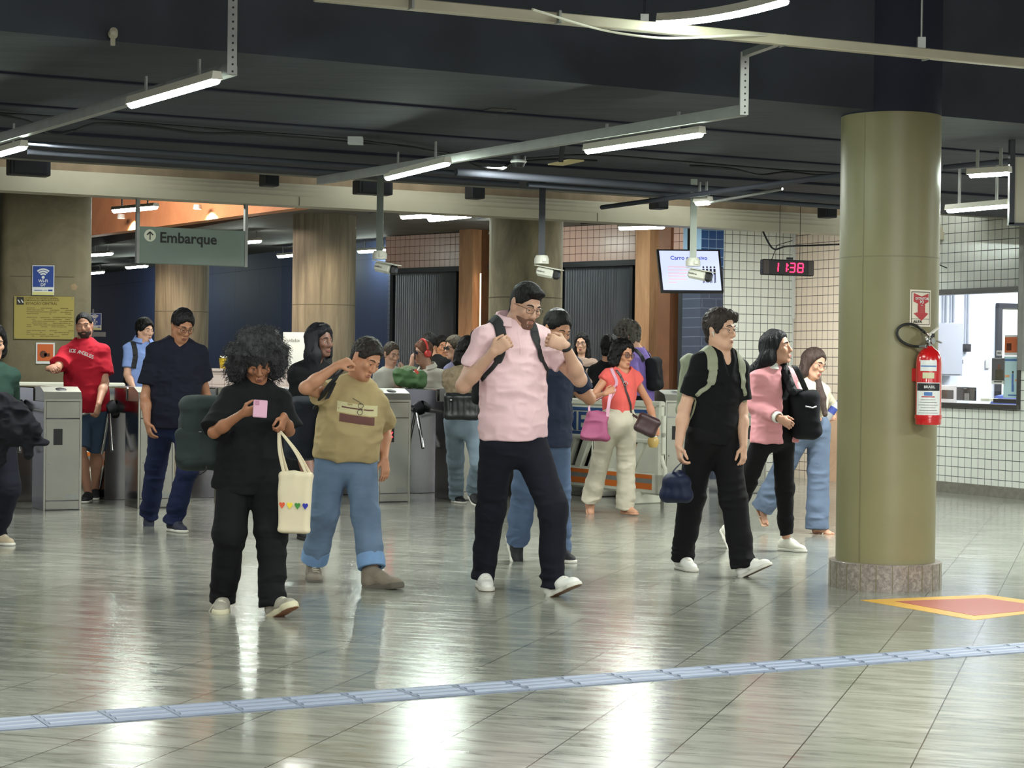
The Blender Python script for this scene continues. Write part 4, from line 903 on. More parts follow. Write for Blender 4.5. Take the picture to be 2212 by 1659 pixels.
def curvepoly(name, pts2, m, rad, parent):
    b = MB(); th0 = math.atan2(rn.y, rn.x); us = sorted(set([p[0] for p in pts2]+[min(p[0] for p in pts2)+(max(p[0] for p in pts2)-min(p[0] for p in pts2))*k/12 for k in range(13)])); vs = []; m_ = len(pts2)
    for u_ in us:
        hv = []
        for k in range(m_):
            (x0_, y0_), (x1_, y1_) = pts2[k], pts2[(k+1) % m_]
            if min(x0_, x1_)-1e-9 <= u_ <= max(x0_, x1_)+1e-9: hv += [y0_, y1_] if abs(x1_-x0_) < 1e-9 else [y0_+(y1_-y0_)*(u_-x0_)/(x1_-x0_)]
        for v_ in (min(hv), max(hv)): vs.append((colc.x+rad*math.cos(th0+u_/rad), colc.y+rad*math.sin(th0+u_/rad), cs.z+v_))
    b.add(vs, [(2*i, 2*i+2, 2*i+3, 2*i+1) for i in range(len(us)-1)]); return b.obj(name, m, parent)
curvepoly('arrow_head', [(-0.058, -0.032), (-0.03, -0.025), (0.03, -0.025), (0.058, -0.032), (0, -0.076)], M_redp, 0.3125, e)
bent('arrow_shaft', 0.056, 0.075, 0, 0.01, M_redp, 0.3125, e, 4)
curvepoly('arrow_tail', [(-0.058, 0.092), (0, 0.072), (0, 0.035), (-0.03, 0.028), (-0.058, 0.04)], M_redp, 0.3125, e); curvepoly('arrow_tail', [(0.058, 0.092), (0, 0.072), (0, 0.035), (0.03, 0.028), (0.058, 0.04)], M_redp, 0.3125, e)
to = Vector((colc.x, colc.y, cs.z))+rn*0.314
text_mesh('EXTINTOR', 0.021, to+UP*0.058, rx, UP, M_white, 'lettering', e, bold=True); text_mesh('P\u00d3', 0.024, to+UP*0.037, rx, UP, M_white, 'lettering', e, bold=True)
for k in range(5): text_mesh('- - - - -' if k else 'ABC', 0.010, to+UP*(0.018-0.011*k), rx, UP, M_white, 'lettering', e)
text_mesh('ALFA', 0.024, to-UP*0.083-rx*0.03, rx, UP, M_black, 'lettering', e, bold=True, xs=1.2)
# extinguisher
xc = onC(2003, 840, 0.309); rn2 = Vector((xc.x-colc.x, xc.y-colc.y, 0)).normalized(); rx2 = Vector((-rn2.y, rn2.x, 0)); rx2 = rx2 if rx2.x > 0 else -rx2
q0 = W(2004, 917, 11.65); q1 = W(2006, 752, 11.65)
ec = Vector((0, 0, 0))+q0; eh = q1.z-q0.z; er = 0.078; axp = Vector((q0.x, 11.64, 0))
e = empty('fire_extinguisher', (axp.x, axp.y, q0.z), 'red fire extinguisher with black hose mounted on the olive column', 'extinguisher')
M_rede = mat('extinguisher_red', (186, 24, 26), 0.22, coat=0.6)
pb = Vector((axp.x, axp.y, q0.z))
b = MB(); b.lathe(pb, [(0.0, 0.0), (er*0.96, 0.0), (er, 0.012), (er, 0.045), (er*0.985, 0.05), (er*0.985, eh-0.09), (er*0.93, eh-0.055), (er*0.72, eh-0.02), (er*0.4, eh), (0.02, eh+0.012), (0.0, eh+0.012)], 48); b.obj('cylinder', M_rede, e, smooth=True)
vt = pb+UP*(eh+0.012)
M_chr = mat('chrome', (190, 190, 190), 0.2, metal=1.0)
b = MB(); b.lathe(vt, [(0.018, 0), (0.02, 0.012), (0.026, 0.02), (0.026, 0.045), (0.014, 0.06), (0, 0.06)], 20); b.lathe(vt+UP*0.03-rn2*-0.02, [(0, 0.012), (0.019, 0.012), (0.019, 0)], 16, ax=rn2); b.obj('valve', M_chr, e, smooth=True)
b = MB(); b.bar(vt+UP*0.05-rx2*0.03, vt+UP*0.115+rx2*0.085, 0.018, 0.01); b.obj('squeeze_lever', mat('lever_white', (220, 215, 205), 0.35), e)
b = MB(); b.bar(vt+UP*0.03+rx2*0.0, vt+UP*0.038+rx2*0.06, 0.016, 0.006); b.bar(vt+UP*0.038+rx2*0.06, vt+UP*0.022+rx2*0.115, 0.016, 0.006); b.obj('carry_handle', M_galv, e)
b = MB(); b.box(vt+UP*0.066+rx2*0.025, (0.03, 0.02, 0.022), (rx2, rn2, UP)); b.obj('safety_pin', M_black, e)
pts = [vt+UP*0.03-rx2*0.02, vt+UP*0.028-rx2*0.07]
hx = [(2000, 748), (1975, 748), (1955, 742), (1941, 730), (1938, 715), (1947, 704), (1963, 700), (1980, 704), (1996, 717), (2009, 731)]
P = []
for i, (x, y) in enumerate(hx): 
    s_ = onC(min(x, 2022), y, 0.345) if 0 < i < 9 else W(x, y, 11.6); P.append(s_)
o = cable(P, 0.0085, mat('hose_black', (18, 18, 20), 0.4), None, 'hose', 8); setpar(o, e)
b = MB(); b.tube([P[0], P[0]+(P[1]-P[0])*0.5], 0.011, 10); b.tube([P[-1], P[-1]+(P[-2]-P[-1])*0.6], 0.010, 10); b.obj('hose_fitting', M_chr, e)
def elabel(name, z0, z1, wdeg, m, extra=None, u=-0.12):
    b = MB(); n = 8; vs = []; rr_ = er+0.0012; th0 = math.atan2(rn2.y, rn2.x)-u
    fa = math.atan2(-1, 0.0)+math.radians(-14)
    for i in range(n+1):
        th = fa+math.radians(wdeg)*(i/n-0.5)
        for zz in (z0, z1): vs.append((pb.x+rr_*math.cos(th), pb.y+rr_*math.sin(th), pb.z+zz))
    b.add(vs, [(2*i, 2*i+2, 2*i+3, 2*i+1) for i in range(n)]); return b.obj(name, m, e)
lb = elabel('label_sticker', 0.055, 0.255, 118, M_white); elabel('label_header', 0.205, 0.25, 112, M_black).location.y -= 0.0008
elabel('upper_sticker', 0.325, 0.39, 75, M_white); elabel('sticker_stripe', 0.35, 0.358, 70, M_bluep).location.y -= 0.001; elabel('small_sticker', 0.28, 0.315, 52, mat('sticker_pale', (196, 196, 160), 0.5))
for k in range(6): elabel('label_print', 0.07+0.016*k, 0.073+0.016*k, 96-(k % 3)*14, mat('print_grey', (120, 116, 112), 0.6)).location.y -= 0.001
elabel('label_stripe', 0.166, 0.172, 60, M_redp).location.y -= 0.001
elabel('label_badge', 0.176, 0.198, 36, M_bluep).location.y -= 0.001
text_mesh('BRASIL', 0.022, Vector((pb.x-0.012, pb.y-er-0.003, pb.z+0.228)), (1, -0.22, 0), UP, M_white, 'lettering', e, bold=True)
b = MB(); b.lathe(pb+UP*0.035, [(er+0.003, 0), (er+0.005, 0.012), (er+0.003, 0.024)], 48); b.box(pb+UP*0.3-rn2*(er+0.01), (0.05, 0.05, 0.08), (rx2, rn2, UP)); b.obj('wall_bracket', M_rede, e, smooth=True)

# ---- tactile strip
M_tac = mat('tactile_blue', (108, 117, 136), 0.5, var=0.12, vscale=12, spec=0.6); M_tac2 = mat('tactile_rib', (134, 142, 160), 0.4, spec=0.6)
TT = 8.1*math.cos(GA); ts0 = WZ(0, 1568, 0).dot(GU)-0.35
for k in range(23):
    s = ts0+k*0.2515; c = g(s+0.125, TT, 0)
    e = empty('tactile_tile', c, 'blue-grey ribbed tactile floor tile in the strip crossing the floor', 'tile', 'tactile tiles crossing the floor in one strip')
    if k == 0:
        b = MB(); b.box((0, 0, 0.002), (0.248, 0.25, 0.004)); base0 = b.obj('base', M_tac)
        b = MB()
        for j in (-0.072, 0, 0.072): b.sweep([(-0.016, 0), (-0.011, 0.0045), (0.011, 0.0045), (0.016, 0)], Vector((-0.108, j, 0.004)), Vector((1, 0, 0)), 0.216, Vector((0, 1, 0)))
        rib0 = b.obj('ribs', M_tac2); pb0, pr0 = base0, rib0
    else:
        pb0 = base0.copy(); COL.objects.link(pb0); pr0 = rib0.copy(); COL.objects.link(pr0)
    for o in (pb0, pr0):
        o.parent = None; o.location = c; o.rotation_euler = (0, 0, GA); o.matrix_parent_inverse = Matrix.Identity(4); setpar(o, e)
# ---- red and yellow arrow on the floor
def fpoly(pts, z, m, name, parent=None):
    b = MB(); b.poly([WZ(x, y, z) for (x, y) in pts][::-1], 0.001, UP); o = b.obj(name, m, parent); return o
bm_ = MB()
e = empty('floor_marking', WZ(2105, 1310, 0), 'yellow-bordered red painted diamond on the floor beside the column', 'marking')
fpoly([(1858, 1296), (2132, 1284.5), (2330, 1312), (2104, 1339)], 0.0012, mat('marking_yellow', (222, 168, 62), 0.35), 'yellow_border', e)
fpoly([(1933, 1298.5), (2128, 1291.5), (2285, 1313), (2105, 1329.5)], 0.0024, mat('marking_red', (176, 84, 66), 0.35), 'red_field', e)

# ---- turnstiles
M_ss = mat('brushed_steel', (176, 174, 164), 0.34, metal=0.9, bump=0.05, bscale=90, var=0.08, vscale=3)
M_ssd = mat('polished_steel_side', (150, 148, 150), 0.16, metal=1.0, var=0.1, vscale=2)
M_edge = mat('steel_edge', (200, 198, 186), 0.3, metal=0.9)
T0 = (19.38)*math.cos(GA)
def tsgrid(px):          # s coordinate where the image column px meets the front line
    p = WL(px, 900, GV*T0, GV); return p.dot(GU)
def turnstile(s, lab, red=False, door='right'):
    o = g(s, T0, 0); e = empty('turnstile', o, lab, 'turnstile', 'steel turnstiles in the gate line')
    w_ = 0.34; h_ = 0.98; dep = 0.42; full = 1.55
    def bx(name, x0, x1, y0, y1, z0, z1, m, bev=0.004, par=None):
        b = MB(); b.box(o+GU*((x0+x1)/2)+GV*((y0+y1)/2)+UP*((z0+z1)/2), (x1-x0, y1-y0, z1-z0), (GU, GV, UP), bev); return b.obj(name, m, par or e)
    bx('front_pedestal', -w_/2, w_/2, 0.0, dep, 0.0, h_, M_ssd)
    bx('rear_pedestal', -w_/2, w_/2, full-0.45, full, 0.0, h_, M_ssd)
    bx('top_housing', -w_/2, w_/2, dep-0.02, full-0.02, 0.86, 1.10, M_ssd, 0.008)
    bx('front_panel', -w_/2+0.02, w_/2-0.02, -0.006, 0.0, 0.83, 0.975, M_ss, 0.002)
    d = bx('service_door', -w_/2+0.02, w_/2-0.02, -0.008, 0.0, 0.09, 0.82, M_ss, 0.002)
    bx('kick_plate', -w_/2+0.02, w_/2-0.02, -0.006, 0.0, 0.01, 0.082, M_ss, 0.002)
    bx('corner_strip', -w_/2-0.002, -w_/2+0.014, -0.01, 0.006, 0, h_, M_edge, 0.002); bx('corner_strip', w_/2-0.014, w_/2+0.002, -0.01, 0.006, 0, h_, M_edge, 0.002)
    # sloped head
    b = MB(); b.sweep([(0.0, 0.0), (0.34, 0.0), (0.34, 0.13), (0.16, 0.13), (0.03, 0.085), (0.0, 0.02)], o-GU*(w_/2)+UP*h_-GV*0.012, GU, w_, GV); hd = b.obj('sloped_head', M_ss, e)
    b = MB(); c = o+UP*(h_+0.108)+GV*0.078; nn = (UP*0.95-GV*0.33).normalized()
    b.lathe(c-nn*0.006, [(0, 0.004), (0.05, 0.004), (0.055, 0.0)], 24, ax=nn); b.obj('reader_window', M_black, hd, smooth=True)
    b = MB(); c = o+UP*0.66+GV*-0.009-GU*0.045
    b.box(c, (0.082, 0.004, 0.145), (GU, GV, UP), 0.006); dsp = b.obj('status_display', M_black, d)
    if red:
        b = MB()
        for sg in (-1, 1): b.bar(c-GV*0.004+UP*0.026*sg-GU*0.022, c-GV*0.004-UP*0.026*sg+GU*0.022, 0.002, 0.009, up=GV.cross(GU))
        b.obj('red_cross', mat('cross_red', (255, 40, 50), 0.4, emit=7, ergb=(255, 30, 40)), dsp)
    b = MB(); b.lathe(o+UP*0.42-GU*0.12-GV*0.008, [(0, 0.006), (0.009, 0.005), (0.01, 0)], 12, ax=-GV); b.box(o+UP*0.12+GU*0.08-GV*0.009, (0.1, 0.002, 0.04), (GU, GV, UP)); b.obj('lock', M_galv, d)
    # tripod arms on the left side
    hub = o-GU*(w_/2+0.02)+GV*0.78+UP*0.90
    b = MB(); b.lathe(hub, [(0, 0.07), (0.06, 0.06), (0.075, 0.0), (0.075, -0.03)], 24, ax=(-GU-UP*0.4).normalized()); b.obj('hub', M_darkm, e, smooth=True)
    for dv in ((-GU*0.42-UP*0.10), (-GU*0.02-UP*0.44+GV*0.12), (-GU*0.02-UP*0.40-GV*0.26)):
        b = MB(); b.tube([hub-GU*0.03, hub-GU*0.05+dv], 0.018, 12); b.obj('arm', M_chr, e, smooth=True)
    return e
tl = [(136, 'steel turnstile nearest the left edge, dark display on its door', 0), (338, 'steel turnstile behind the man in navy', 0), (533, 'steel turnstile behind the curly-haired person', 0), (700, 'steel turnstile hidden behind the tote bag and blue jeans', 0),
      (852, 'steel turnstile with a lit red X beside the tan shirt man', 1), (1013, 'steel turnstile behind the woman with the black handbag', 0), (1165, 'steel turnstile between the legs of the pink polo man', 0), (1309, 'steel turnstile behind the white plastic barrier', 0), (1466, 'steel turnstile behind the young man in black', 0), (1628, 'steel turnstile behind the woman in the pink shirt', 0)]
for (px, lab, rd) in tl: turnstile(tsgrid(px), lab, bool(rd))

# ---- plastic barriers
M_plas = mat('barrier_plastic', (206, 206, 190), 0.45, var=0.04, vscale=6); M_blu2 = mat('barrier_blue', (34, 72, 128), 0.45); M_or = mat('barrier_orange', (206, 106, 34), 0.5)
def barrier(A, B, lab, letters=True):
    A = Vector(A); B = Vector(B); d = (B-A); L_ = d.length; d.normalize(); n = Vector((d.y, -d.x, 0)); n = n if n.y < 0 or abs(n.y) < 1e-6 else -n
    if n.dot(CAM-A) < 0: n = -n
    e = empty('plastic_barrier', (A+B)/2, lab, 'barrier')
    def P(x, z, o=0.0): return A+d*x+UP*z+n*o
    def bx(bb, x0, x1, z0, z1, t0, t1, bev=0.01): bb.box(A+d*((x0+x1)/2)+UP*((z0+z1)/2)+n*((t0+t1)/2), (x1-x0, t1-t0, z1-z0), (d, n, UP), bev)
    b = MB(); T = 0.035
    bx(b, 0, L_, 0.95, 1.02, -T, T, 0.015); bx(b, 0.03, L_-0.03, 0.64, 0.95, -T*0.6, T*0.6, 0.004); bx(b, 0, L_, 0.60, 0.645, -T, T); bx(b, 0, L_, 0.10, 0.32, -T, T, 0.02)
    bx(b, 0, 0.09, 0.10, 1.0, -T, T, 0.02); bx(b, L_-0.09, L_, 0.10, 1.0, -T, T, 0.02)
    k = 0.14
    while k < L_-0.32:
        b.poly([P(k, 0.31, T*0.8), P(k+0.10, 0.31, T*0.8), P(k+0.27, 0.61, T*0.8), P(k+0.17, 0.61, T*0.8)], T*1.6, n); k += 0.24
    b.poly([P(L_-0.42, 0.31, T*0.8), P(L_-0.05, 0.31, T*0.8), P(L_-0.05, 0.61, T*0.8), P(L_-0.2, 0.61, T*0.8)], T*1.6, n)
    b.obj('panel', M_plas, e)
    b = MB()
    for x in (0.25, L_-0.35): bx(b, x-0.04, x+0.04, 0.0, 0.12, -0.22, 0.22, 0.01)
    b.obj('foot', M_plas, e)
    b = MB(); 
    for z in (0.70, 0.86): bx(b, L_-0.005, L_+0.03, z-0.2, z+0.02, -0.02, 0.02, 0.008)
    b.tube([P(L_-0.02, 0.5), P(L_+0.01, 0.42), P(L_+0.05, 0.36), P(L_+0.05, 0.22)], 0.02, 8); b.obj('coupling_hook', M_plas, e)
    b = MB(); bx(b, 0.05, L_-0.1, 0.895, 0.93, T*0.6, T*0.6+0.004, 0); bx(b, 0.05, L_*0.62, 0.652, 0.682, T*0.6, T*0.6+0.004, 0); b.obj('blue_stripe', M_blu2, e)
    b = MB(); bx(b, 0.1, L_-0.12, 0.255, 0.295, T, T+0.003, 0); bx(b, 0.1, L_-0.12, 0.15, 0.21, T, T+0.003, 0); b.obj('orange_stripe', M_or, e)
    b = MB(); bx(b, 0.1, L_-0.12, 0.21, 0.255, T, T+0.002, 0); b.obj('silver_stripe', M_galv, e)
    if letters:
        xp = (WL(1272, 895, A, n)-A).dot(d); text_mesh('METR\u00d4', 0.27, P(xp+0.12, 0.775, T*0.6+0.002), d, UP, M_blu2, 'lettering', e, bold=True, xs=1.25)
    return e
bA = W(1150, 900, 20.7); bB = W(1432, 900, 18.7); barrier((bA.x, bA.y, 0), (bB.x, bB.y, 0), 'white plastic barrier lettered in blue behind the woman in coral')
la = W(-40, 815, 19.5); lb_ = W(262, 815, 19.9); barrier((la.x, la.y+0.2, 0.1), (lb_.x, lb_.y+0.2, 0.1), 'white plastic barrier with blue stripe behind the left turnstiles', letters=False)
# ================================================================== bodies grown from distance fields
def A3(v): return np.array((v[0], v[1], v[2]), dtype=np.float64)
def vnoise(P, f, seed):
    """smooth value noise at points P (n,3), frequency vector f"""
    q = P*np.asarray(f)+seed*17.31; i = np.floor(q).astype(np.int64); t = q-i; t = t*t*(3-2*t)
    def H(dx, dy, dz):
        h = (i[:, 0]+dx)*374761393+(i[:, 1]+dy)*668265263+(i[:, 2]+dz)*2147483647+seed*1274126177
        h = (h ^ (h >> 13))*1274126177; h = h ^ (h >> 16); return (h & 0xFFFF)/65535.0
    x, y, z = t[:, 0], t[:, 1], t[:, 2]
    a = H(0, 0, 0)*(1-x)+H(1, 0, 0)*x; b = H(0, 1, 0)*(1-x)+H(1, 1, 0)*x
    c = H(0, 0, 1)*(1-x)+H(1, 0, 1)*x; d = H(0, 1, 1)*(1-x)+H(1, 1, 1)*x
    return (a*(1-y)+b*y)*(1-z)+(c*(1-y)+d*y)*z
class P_:
    """tapered capsule / ellipsoid; M maps world directions into a squashed space"""
    def __init__(s, a, b, ra, rb=None, M=None, k=0.02, op='add', clips=None):
        s.a = A3(a); s.b = A3(b); s.ra = ra; s.rb = ra if rb is None else rb; s.M = M; s.k = k; s.op = op; s.clips = clips or []
        if M is None: ex = max(s.ra, s.rb)*np.ones(3)
        else: ex = max(s.ra, s.rb)*np.sqrt((np.linalg.inv(M)**2).sum(1))
        m = s.k+0.03; s.lo = np.minimum(s.a, s.b)-ex-m; s.hi = np.maximum(s.a, s.b)+ex+m
    def dist(s, P):
        q = P-s.a; ab = s.b-s.a
        if s.M is not None: q = q@s.M.T; ab = s.M@ab
        L2 = float(ab@ab)
        if L2 > 1e-10:
            t = np.clip(q@ab/L2, 0, 1); v = q-t[:, None]*ab; r = s.ra+(s.rb-s.ra)*t
        else: v = q; r = s.ra
        l = np.sqrt((v*v).sum(1))+1e-9; d = l-r
        if s.M is not None:
            g_ = (v/l[:, None])@s.M; d = d/np.sqrt((g_*g_).sum(1))
        for (c, n, kk) in s.clips:
            e = (P-c)@n; d = smax(d, e, kk)
        return d
def smin(a, b, k):
    if k <= 0: return np.minimum(a, b)
    h = np.clip(0.5+0.5*(b-a)/k, 0, 1); return b*(1-h)+a*h-k*h*(1-h)
def smax(a, b, k): return -smin(-a, -b, k)
def frameM(X, Y, Z, sx=1.0, sy=1.0, sz=1.0):
    """squash matrix: radii are multiplied by sx,sy,sz along X,Y,Z"""
    return np.array([A3(X)/sx, A3(Y)/sy, A3(Z)/sz])
def grow(prims, h, folds=None, cut=None, smooth=0):
    """union of primitives on a grid, meshed by surface nets -> verts, quads"""
    adds = [p for p in prims if p.op == 'add']
    lo = np.min([p.lo for p in adds], 0); hi = np.max([p.hi for p in adds], 0)
    n = np.ceil((hi-lo)/h).astype(int)+1
    D = np.full(n, 0.2, dtype=np.float32); ax = [lo[i]+h*np.arange(n[i]) for i in range(3)]
    for p in prims:
        i0 = np.maximum(np.floor((p.lo-lo)/h).astype(int), 0); i1 = np.minimum(np.ceil((p.hi-lo)/h).astype(int)+1, n)
        if np.any(i1 <= i0): continue
        X, Y, Z = np.meshgrid(ax[0][i0[0]:i1[0]], ax[1][i0[1]:i1[1]], ax[2][i0[2]:i1[2]], indexing='ij')
        Q = np.stack([X.ravel(), Y.ravel(), Z.ravel()], 1); sl = tuple(slice(i0[k], i1[k]) for k in range(3))
        d = p.dist(Q).reshape(X.shape); cur = D[sl]
        D[sl] = smin(cur, d, p.k) if p.op == 'add' else smax(cur, -d, p.k)
    if folds or cut:
        band = np.abs(D) < (0.03 if folds else 9)
        idx = np.nonzero(band); Q = np.stack([ax[k][idx[k]] for k in range(3)], 1); d = D[idx].astype(np.float64)
        for fo in (folds or []):
            amp, f, seed = fo[:3]; ww = fo[3](Q) if len(fo) > 3 else 1.0
            wp = Q+0.06*np.stack([vnoise(Q, (5, 5, 5), seed+5), vnoise(Q, (5, 5, 5), seed+6), vnoise(Q, (5, 5, 5), seed+7)], 1)
            nn = vnoise(wp, f, seed); d = d+amp*ww*(np.abs(2*nn-1)*2-0.8)
        for (c, nrm, kk) in (cut or []): d = smax(d, (Q-A3(c))@A3(nrm), kk)
        D[idx] = d
    S = D < 0
    C = S[:-1, :-1, :-1].astype(np.uint8)
    tot = np.zeros(C.shape, np.uint8)
    for i in (0, 1):
        for j in (0, 1):
            for k in (0, 1): tot += S[i:i+C.shape[0], j:j+C.shape[1], k:k+C.shape[2]]
    act = (tot > 0) & (tot < 8); ci = np.nonzero(act); N = len(ci[0])
    if N == 0: return np.zeros((0, 3)), np.zeros((0, 4), int)
    val = {}
    for i in (0, 1):
        for j in (0, 1):
            for k in (0, 1): val[(i, j, k)] = D[ci[0]+i, ci[1]+j, ci[2]+k]
    acc = np.zeros((N, 3)); cnt = np.zeros(N)
    for a in range(3):
        o = [x for x in range(3) if x != a]
        for u in (0, 1):
            for v in (0, 1):
                c0 = [0, 0, 0]; c1 = [0, 0, 0]; c0[o[0]] = c1[o[0]] = u; c0[o[1]] = c1[o[1]] = v; c1[a] = 1
                d0 = val[tuple(c0)]; d1 = val[tuple(c1)]; m = (d0 < 0) != (d1 < 0)
                t = np.where(m, d0/np.where(m, d0-d1, 1), 0); p = np.zeros((N, 3)); p[:, o[0]] = u; p[:, o[1]] = v; p[:, a] = t
                acc[m] += p[m]; cnt[m] += 1
    V = lo+h*(np.stack(ci, 1)+acc/cnt[:, None])
    idm = np.full(act.shape, -1, np.int32); idm[ci] = np.arange(N)
    Fs = []
    for a in range(3):
        o = [(1, 2), (2, 0), (0, 1)][a]
        s0 = [slice(1, -1)]*3; s1 = [slice(1, -1)]*3; s0[a] = slice(0, -1); s1[a] = slice(1, None)
        A = S[tuple(s0)]; B = S[tuple(s1)]; ed = np.nonzero(A != B)
        if len(ed[0]) == 0: continue
        base = np.stack(ed, 1)+1; base[:, a] -= 1; inside = A[ed]
        def cell(du, dv):
            c = base.copy(); c[:, o[0]] -= du; c[:, o[1]] -= dv; return idm[c[:, 0], c[:, 1], c[:, 2]]
        q = np.stack([cell(1, 1), cell(0, 1), cell(0, 0), cell(1, 0)], 1)
        q[~inside] = q[~inside][:, ::-1]; Fs.append(q)
    Fq = np.concatenate(Fs); Fq = Fq[(Fq >= 0).all(1)]
    for _ in range(smooth):
        s_ = np.zeros_like(V); c_ = np.zeros(N)
        for k in range(4):
            np.add.at(s_, Fq[:, k], V[Fq[:, (k+1) % 4]]); np.add.at(c_, Fq[:, k], 1)
        V = V*0.5+0.5*s_/np.maximum(c_, 1)[:, None]
    return V, Fq
def qmesh(name, V, Fq, mats, parent=None, mi=None):
    me = bpy.data.meshes.new(name); n = len(V); m = len(Fq)
    me.vertices.add(n); me.vertices.foreach_set('co', np.asarray(V, np.float32).ravel())
    me.loops.add(m*4); me.loops.foreach_set('vertex_index', np.asarray(Fq, np.int32).ravel())
    me.polygons.add(m); me.polygons.foreach_set('loop_start', np.arange(0, m*4, 4, dtype=np.int32))
    try: me.polygons.foreach_set('loop_total', np.full(m, 4, dtype=np.int32))
    except Exception: pass
    me.polygons.foreach_set('use_smooth', np.ones(m, bool))
    for x in (mats if isinstance(mats, (list, tuple)) else [mats]): me.materials.append(x)
    if mi is not None: me.polygons.foreach_set('material_index', np.asarray(mi, np.int32))
    me.update(calc_edges=True); me.validate()
    ob = bpy.data.objects.new(name, me); COL.objects.link(ob)
    if parent is not None: setpar(ob, parent)
    return ob
def sdf_obj(name, prims, h, m, parent=None, folds=None, cut=None, smooth=0, region=None):
    V, Q = grow(prims, h, folds, cut, smooth)
    mi = region(V[Q].mean(1)) if region is not None and len(Q) else None
    ob = qmesh(name, V, Q, m, parent, mi); ob_cache[ob.name] = (V, Q); return ob
ob_cache = {}
def bvh_of(*obs):
    vs = []; fs = []; o = 0
    for ob in obs:
        V, Q = ob_cache[ob.name]; vs.append(V); fs.append(Q+o); o += len(V)
    V = np.concatenate(vs); Q = np.concatenate(fs)
    return BVHTree.FromPolygons([tuple(v) for v in V.tolist()], [tuple(q) for q in Q.tolist()])
def ribbon(name, pts, wd, th, m, tree=None, parent=None, lift=0.004, n=8, side=None, closed=False):
    """strap following the points, laid on the surface of tree; side: fixed width direction when free-hanging"""
    P = [Vector(p) for p in pts]; out = []
    for i in range(len(P)-1):
        p0_ = P[max(i-1, 0)]; p1_ = P[i]; p2_ = P[i+1]; p3_ = P[min(i+2, len(P)-1)]
        for k in range(n):
            t = k/n; out.append(0.5*((2*p1_)+(p2_-p0_)*t+(2*p0_-5*p1_+4*p2_-p3_)*t*t+(3*p1_-p0_-3*p2_+p3_)*t**3))
    out.append(P[-1]); nr = []
    for i, p in enumerate(out):
        nn = None
        if tree is not None:
            loc, no, ix, dist = tree.find_nearest(p)
            if loc is not None and dist < 0.10:
                nn = no.normalized(); out[i] = loc+nn*lift
        nr.append(nn)
    b = MB(); vs = []
    for i, p in enumerate(out):
        t = (out[min(i+1, len(out)-1)]-out[max(i-1, 0)]).normalized()
        if nr[i] is not None: sd = t.cross(nr[i]); nn = nr[i]
        elif side is not None: sd = Vector(side); nn = sd.cross(t)
        else: sd = t.cross(Vector((0, 1, 0))); nn = sd.cross(t)
        if sd.length < 1e-6: sd = Vector((1, 0, 0))
        sd.normalize(); nn.normalize()
        ww = wd[min(int(i/n), len(wd)-1)] if isinstance(wd, (list, tuple)) else wd
        for (a, c) in ((-1, 0), (-0.7, 1), (0.7, 1), (1, 0), (0.7, -1), (-0.7, -1)): vs.append(p+sd*(a*ww/2)+nn*(c*th/2))
    fs = []; k6 = 6
    for i in range(len(out)-1):
        for k in range(k6): fs.append((i*k6+k, i*k6+(k+1) % k6, (i+1)*k6+(k+1) % k6, (i+1)*k6+k))
    fs.append(tuple(range(k6))[::-1]); fs.append(tuple((len(out)-1)*k6+k for k in range(k6))); b.add(vs, fs)
    return b.obj(name, m, parent, smooth=False)

def nrmz(v): v = Vector(v); v.normalize(); return v
SKIN = {}
def skin(name, rgb):
    return mat('skin_'+name, rgb, 0.5, bump=0.08, bscale=90, var=0.05, vscale=9, sss=0.06, spec=0.4)
def cloth(name, rgb, rough=0.9, bump=0.35, bscale=240, sheen=0.0, var=0.05, vscale=14): return mat('cloth_'+name, rgb, rough, bump=bump*0.3, bscale=bscale*1.6, var=var, vscale=vscale, sheen=sheen, spec=0.25)
def hairm(name, rgb): return mat('hair_'+name, rgb, 0.55, bump=0.8, bscale=90, var=0.35, vscale=40, stretch=(1, 1, 0.25), spec=0.22)
M_eyew = mat('eye_white', (214, 206, 198), 0.25); M_iris = mat('iris', (38, 24, 18), 0.15)

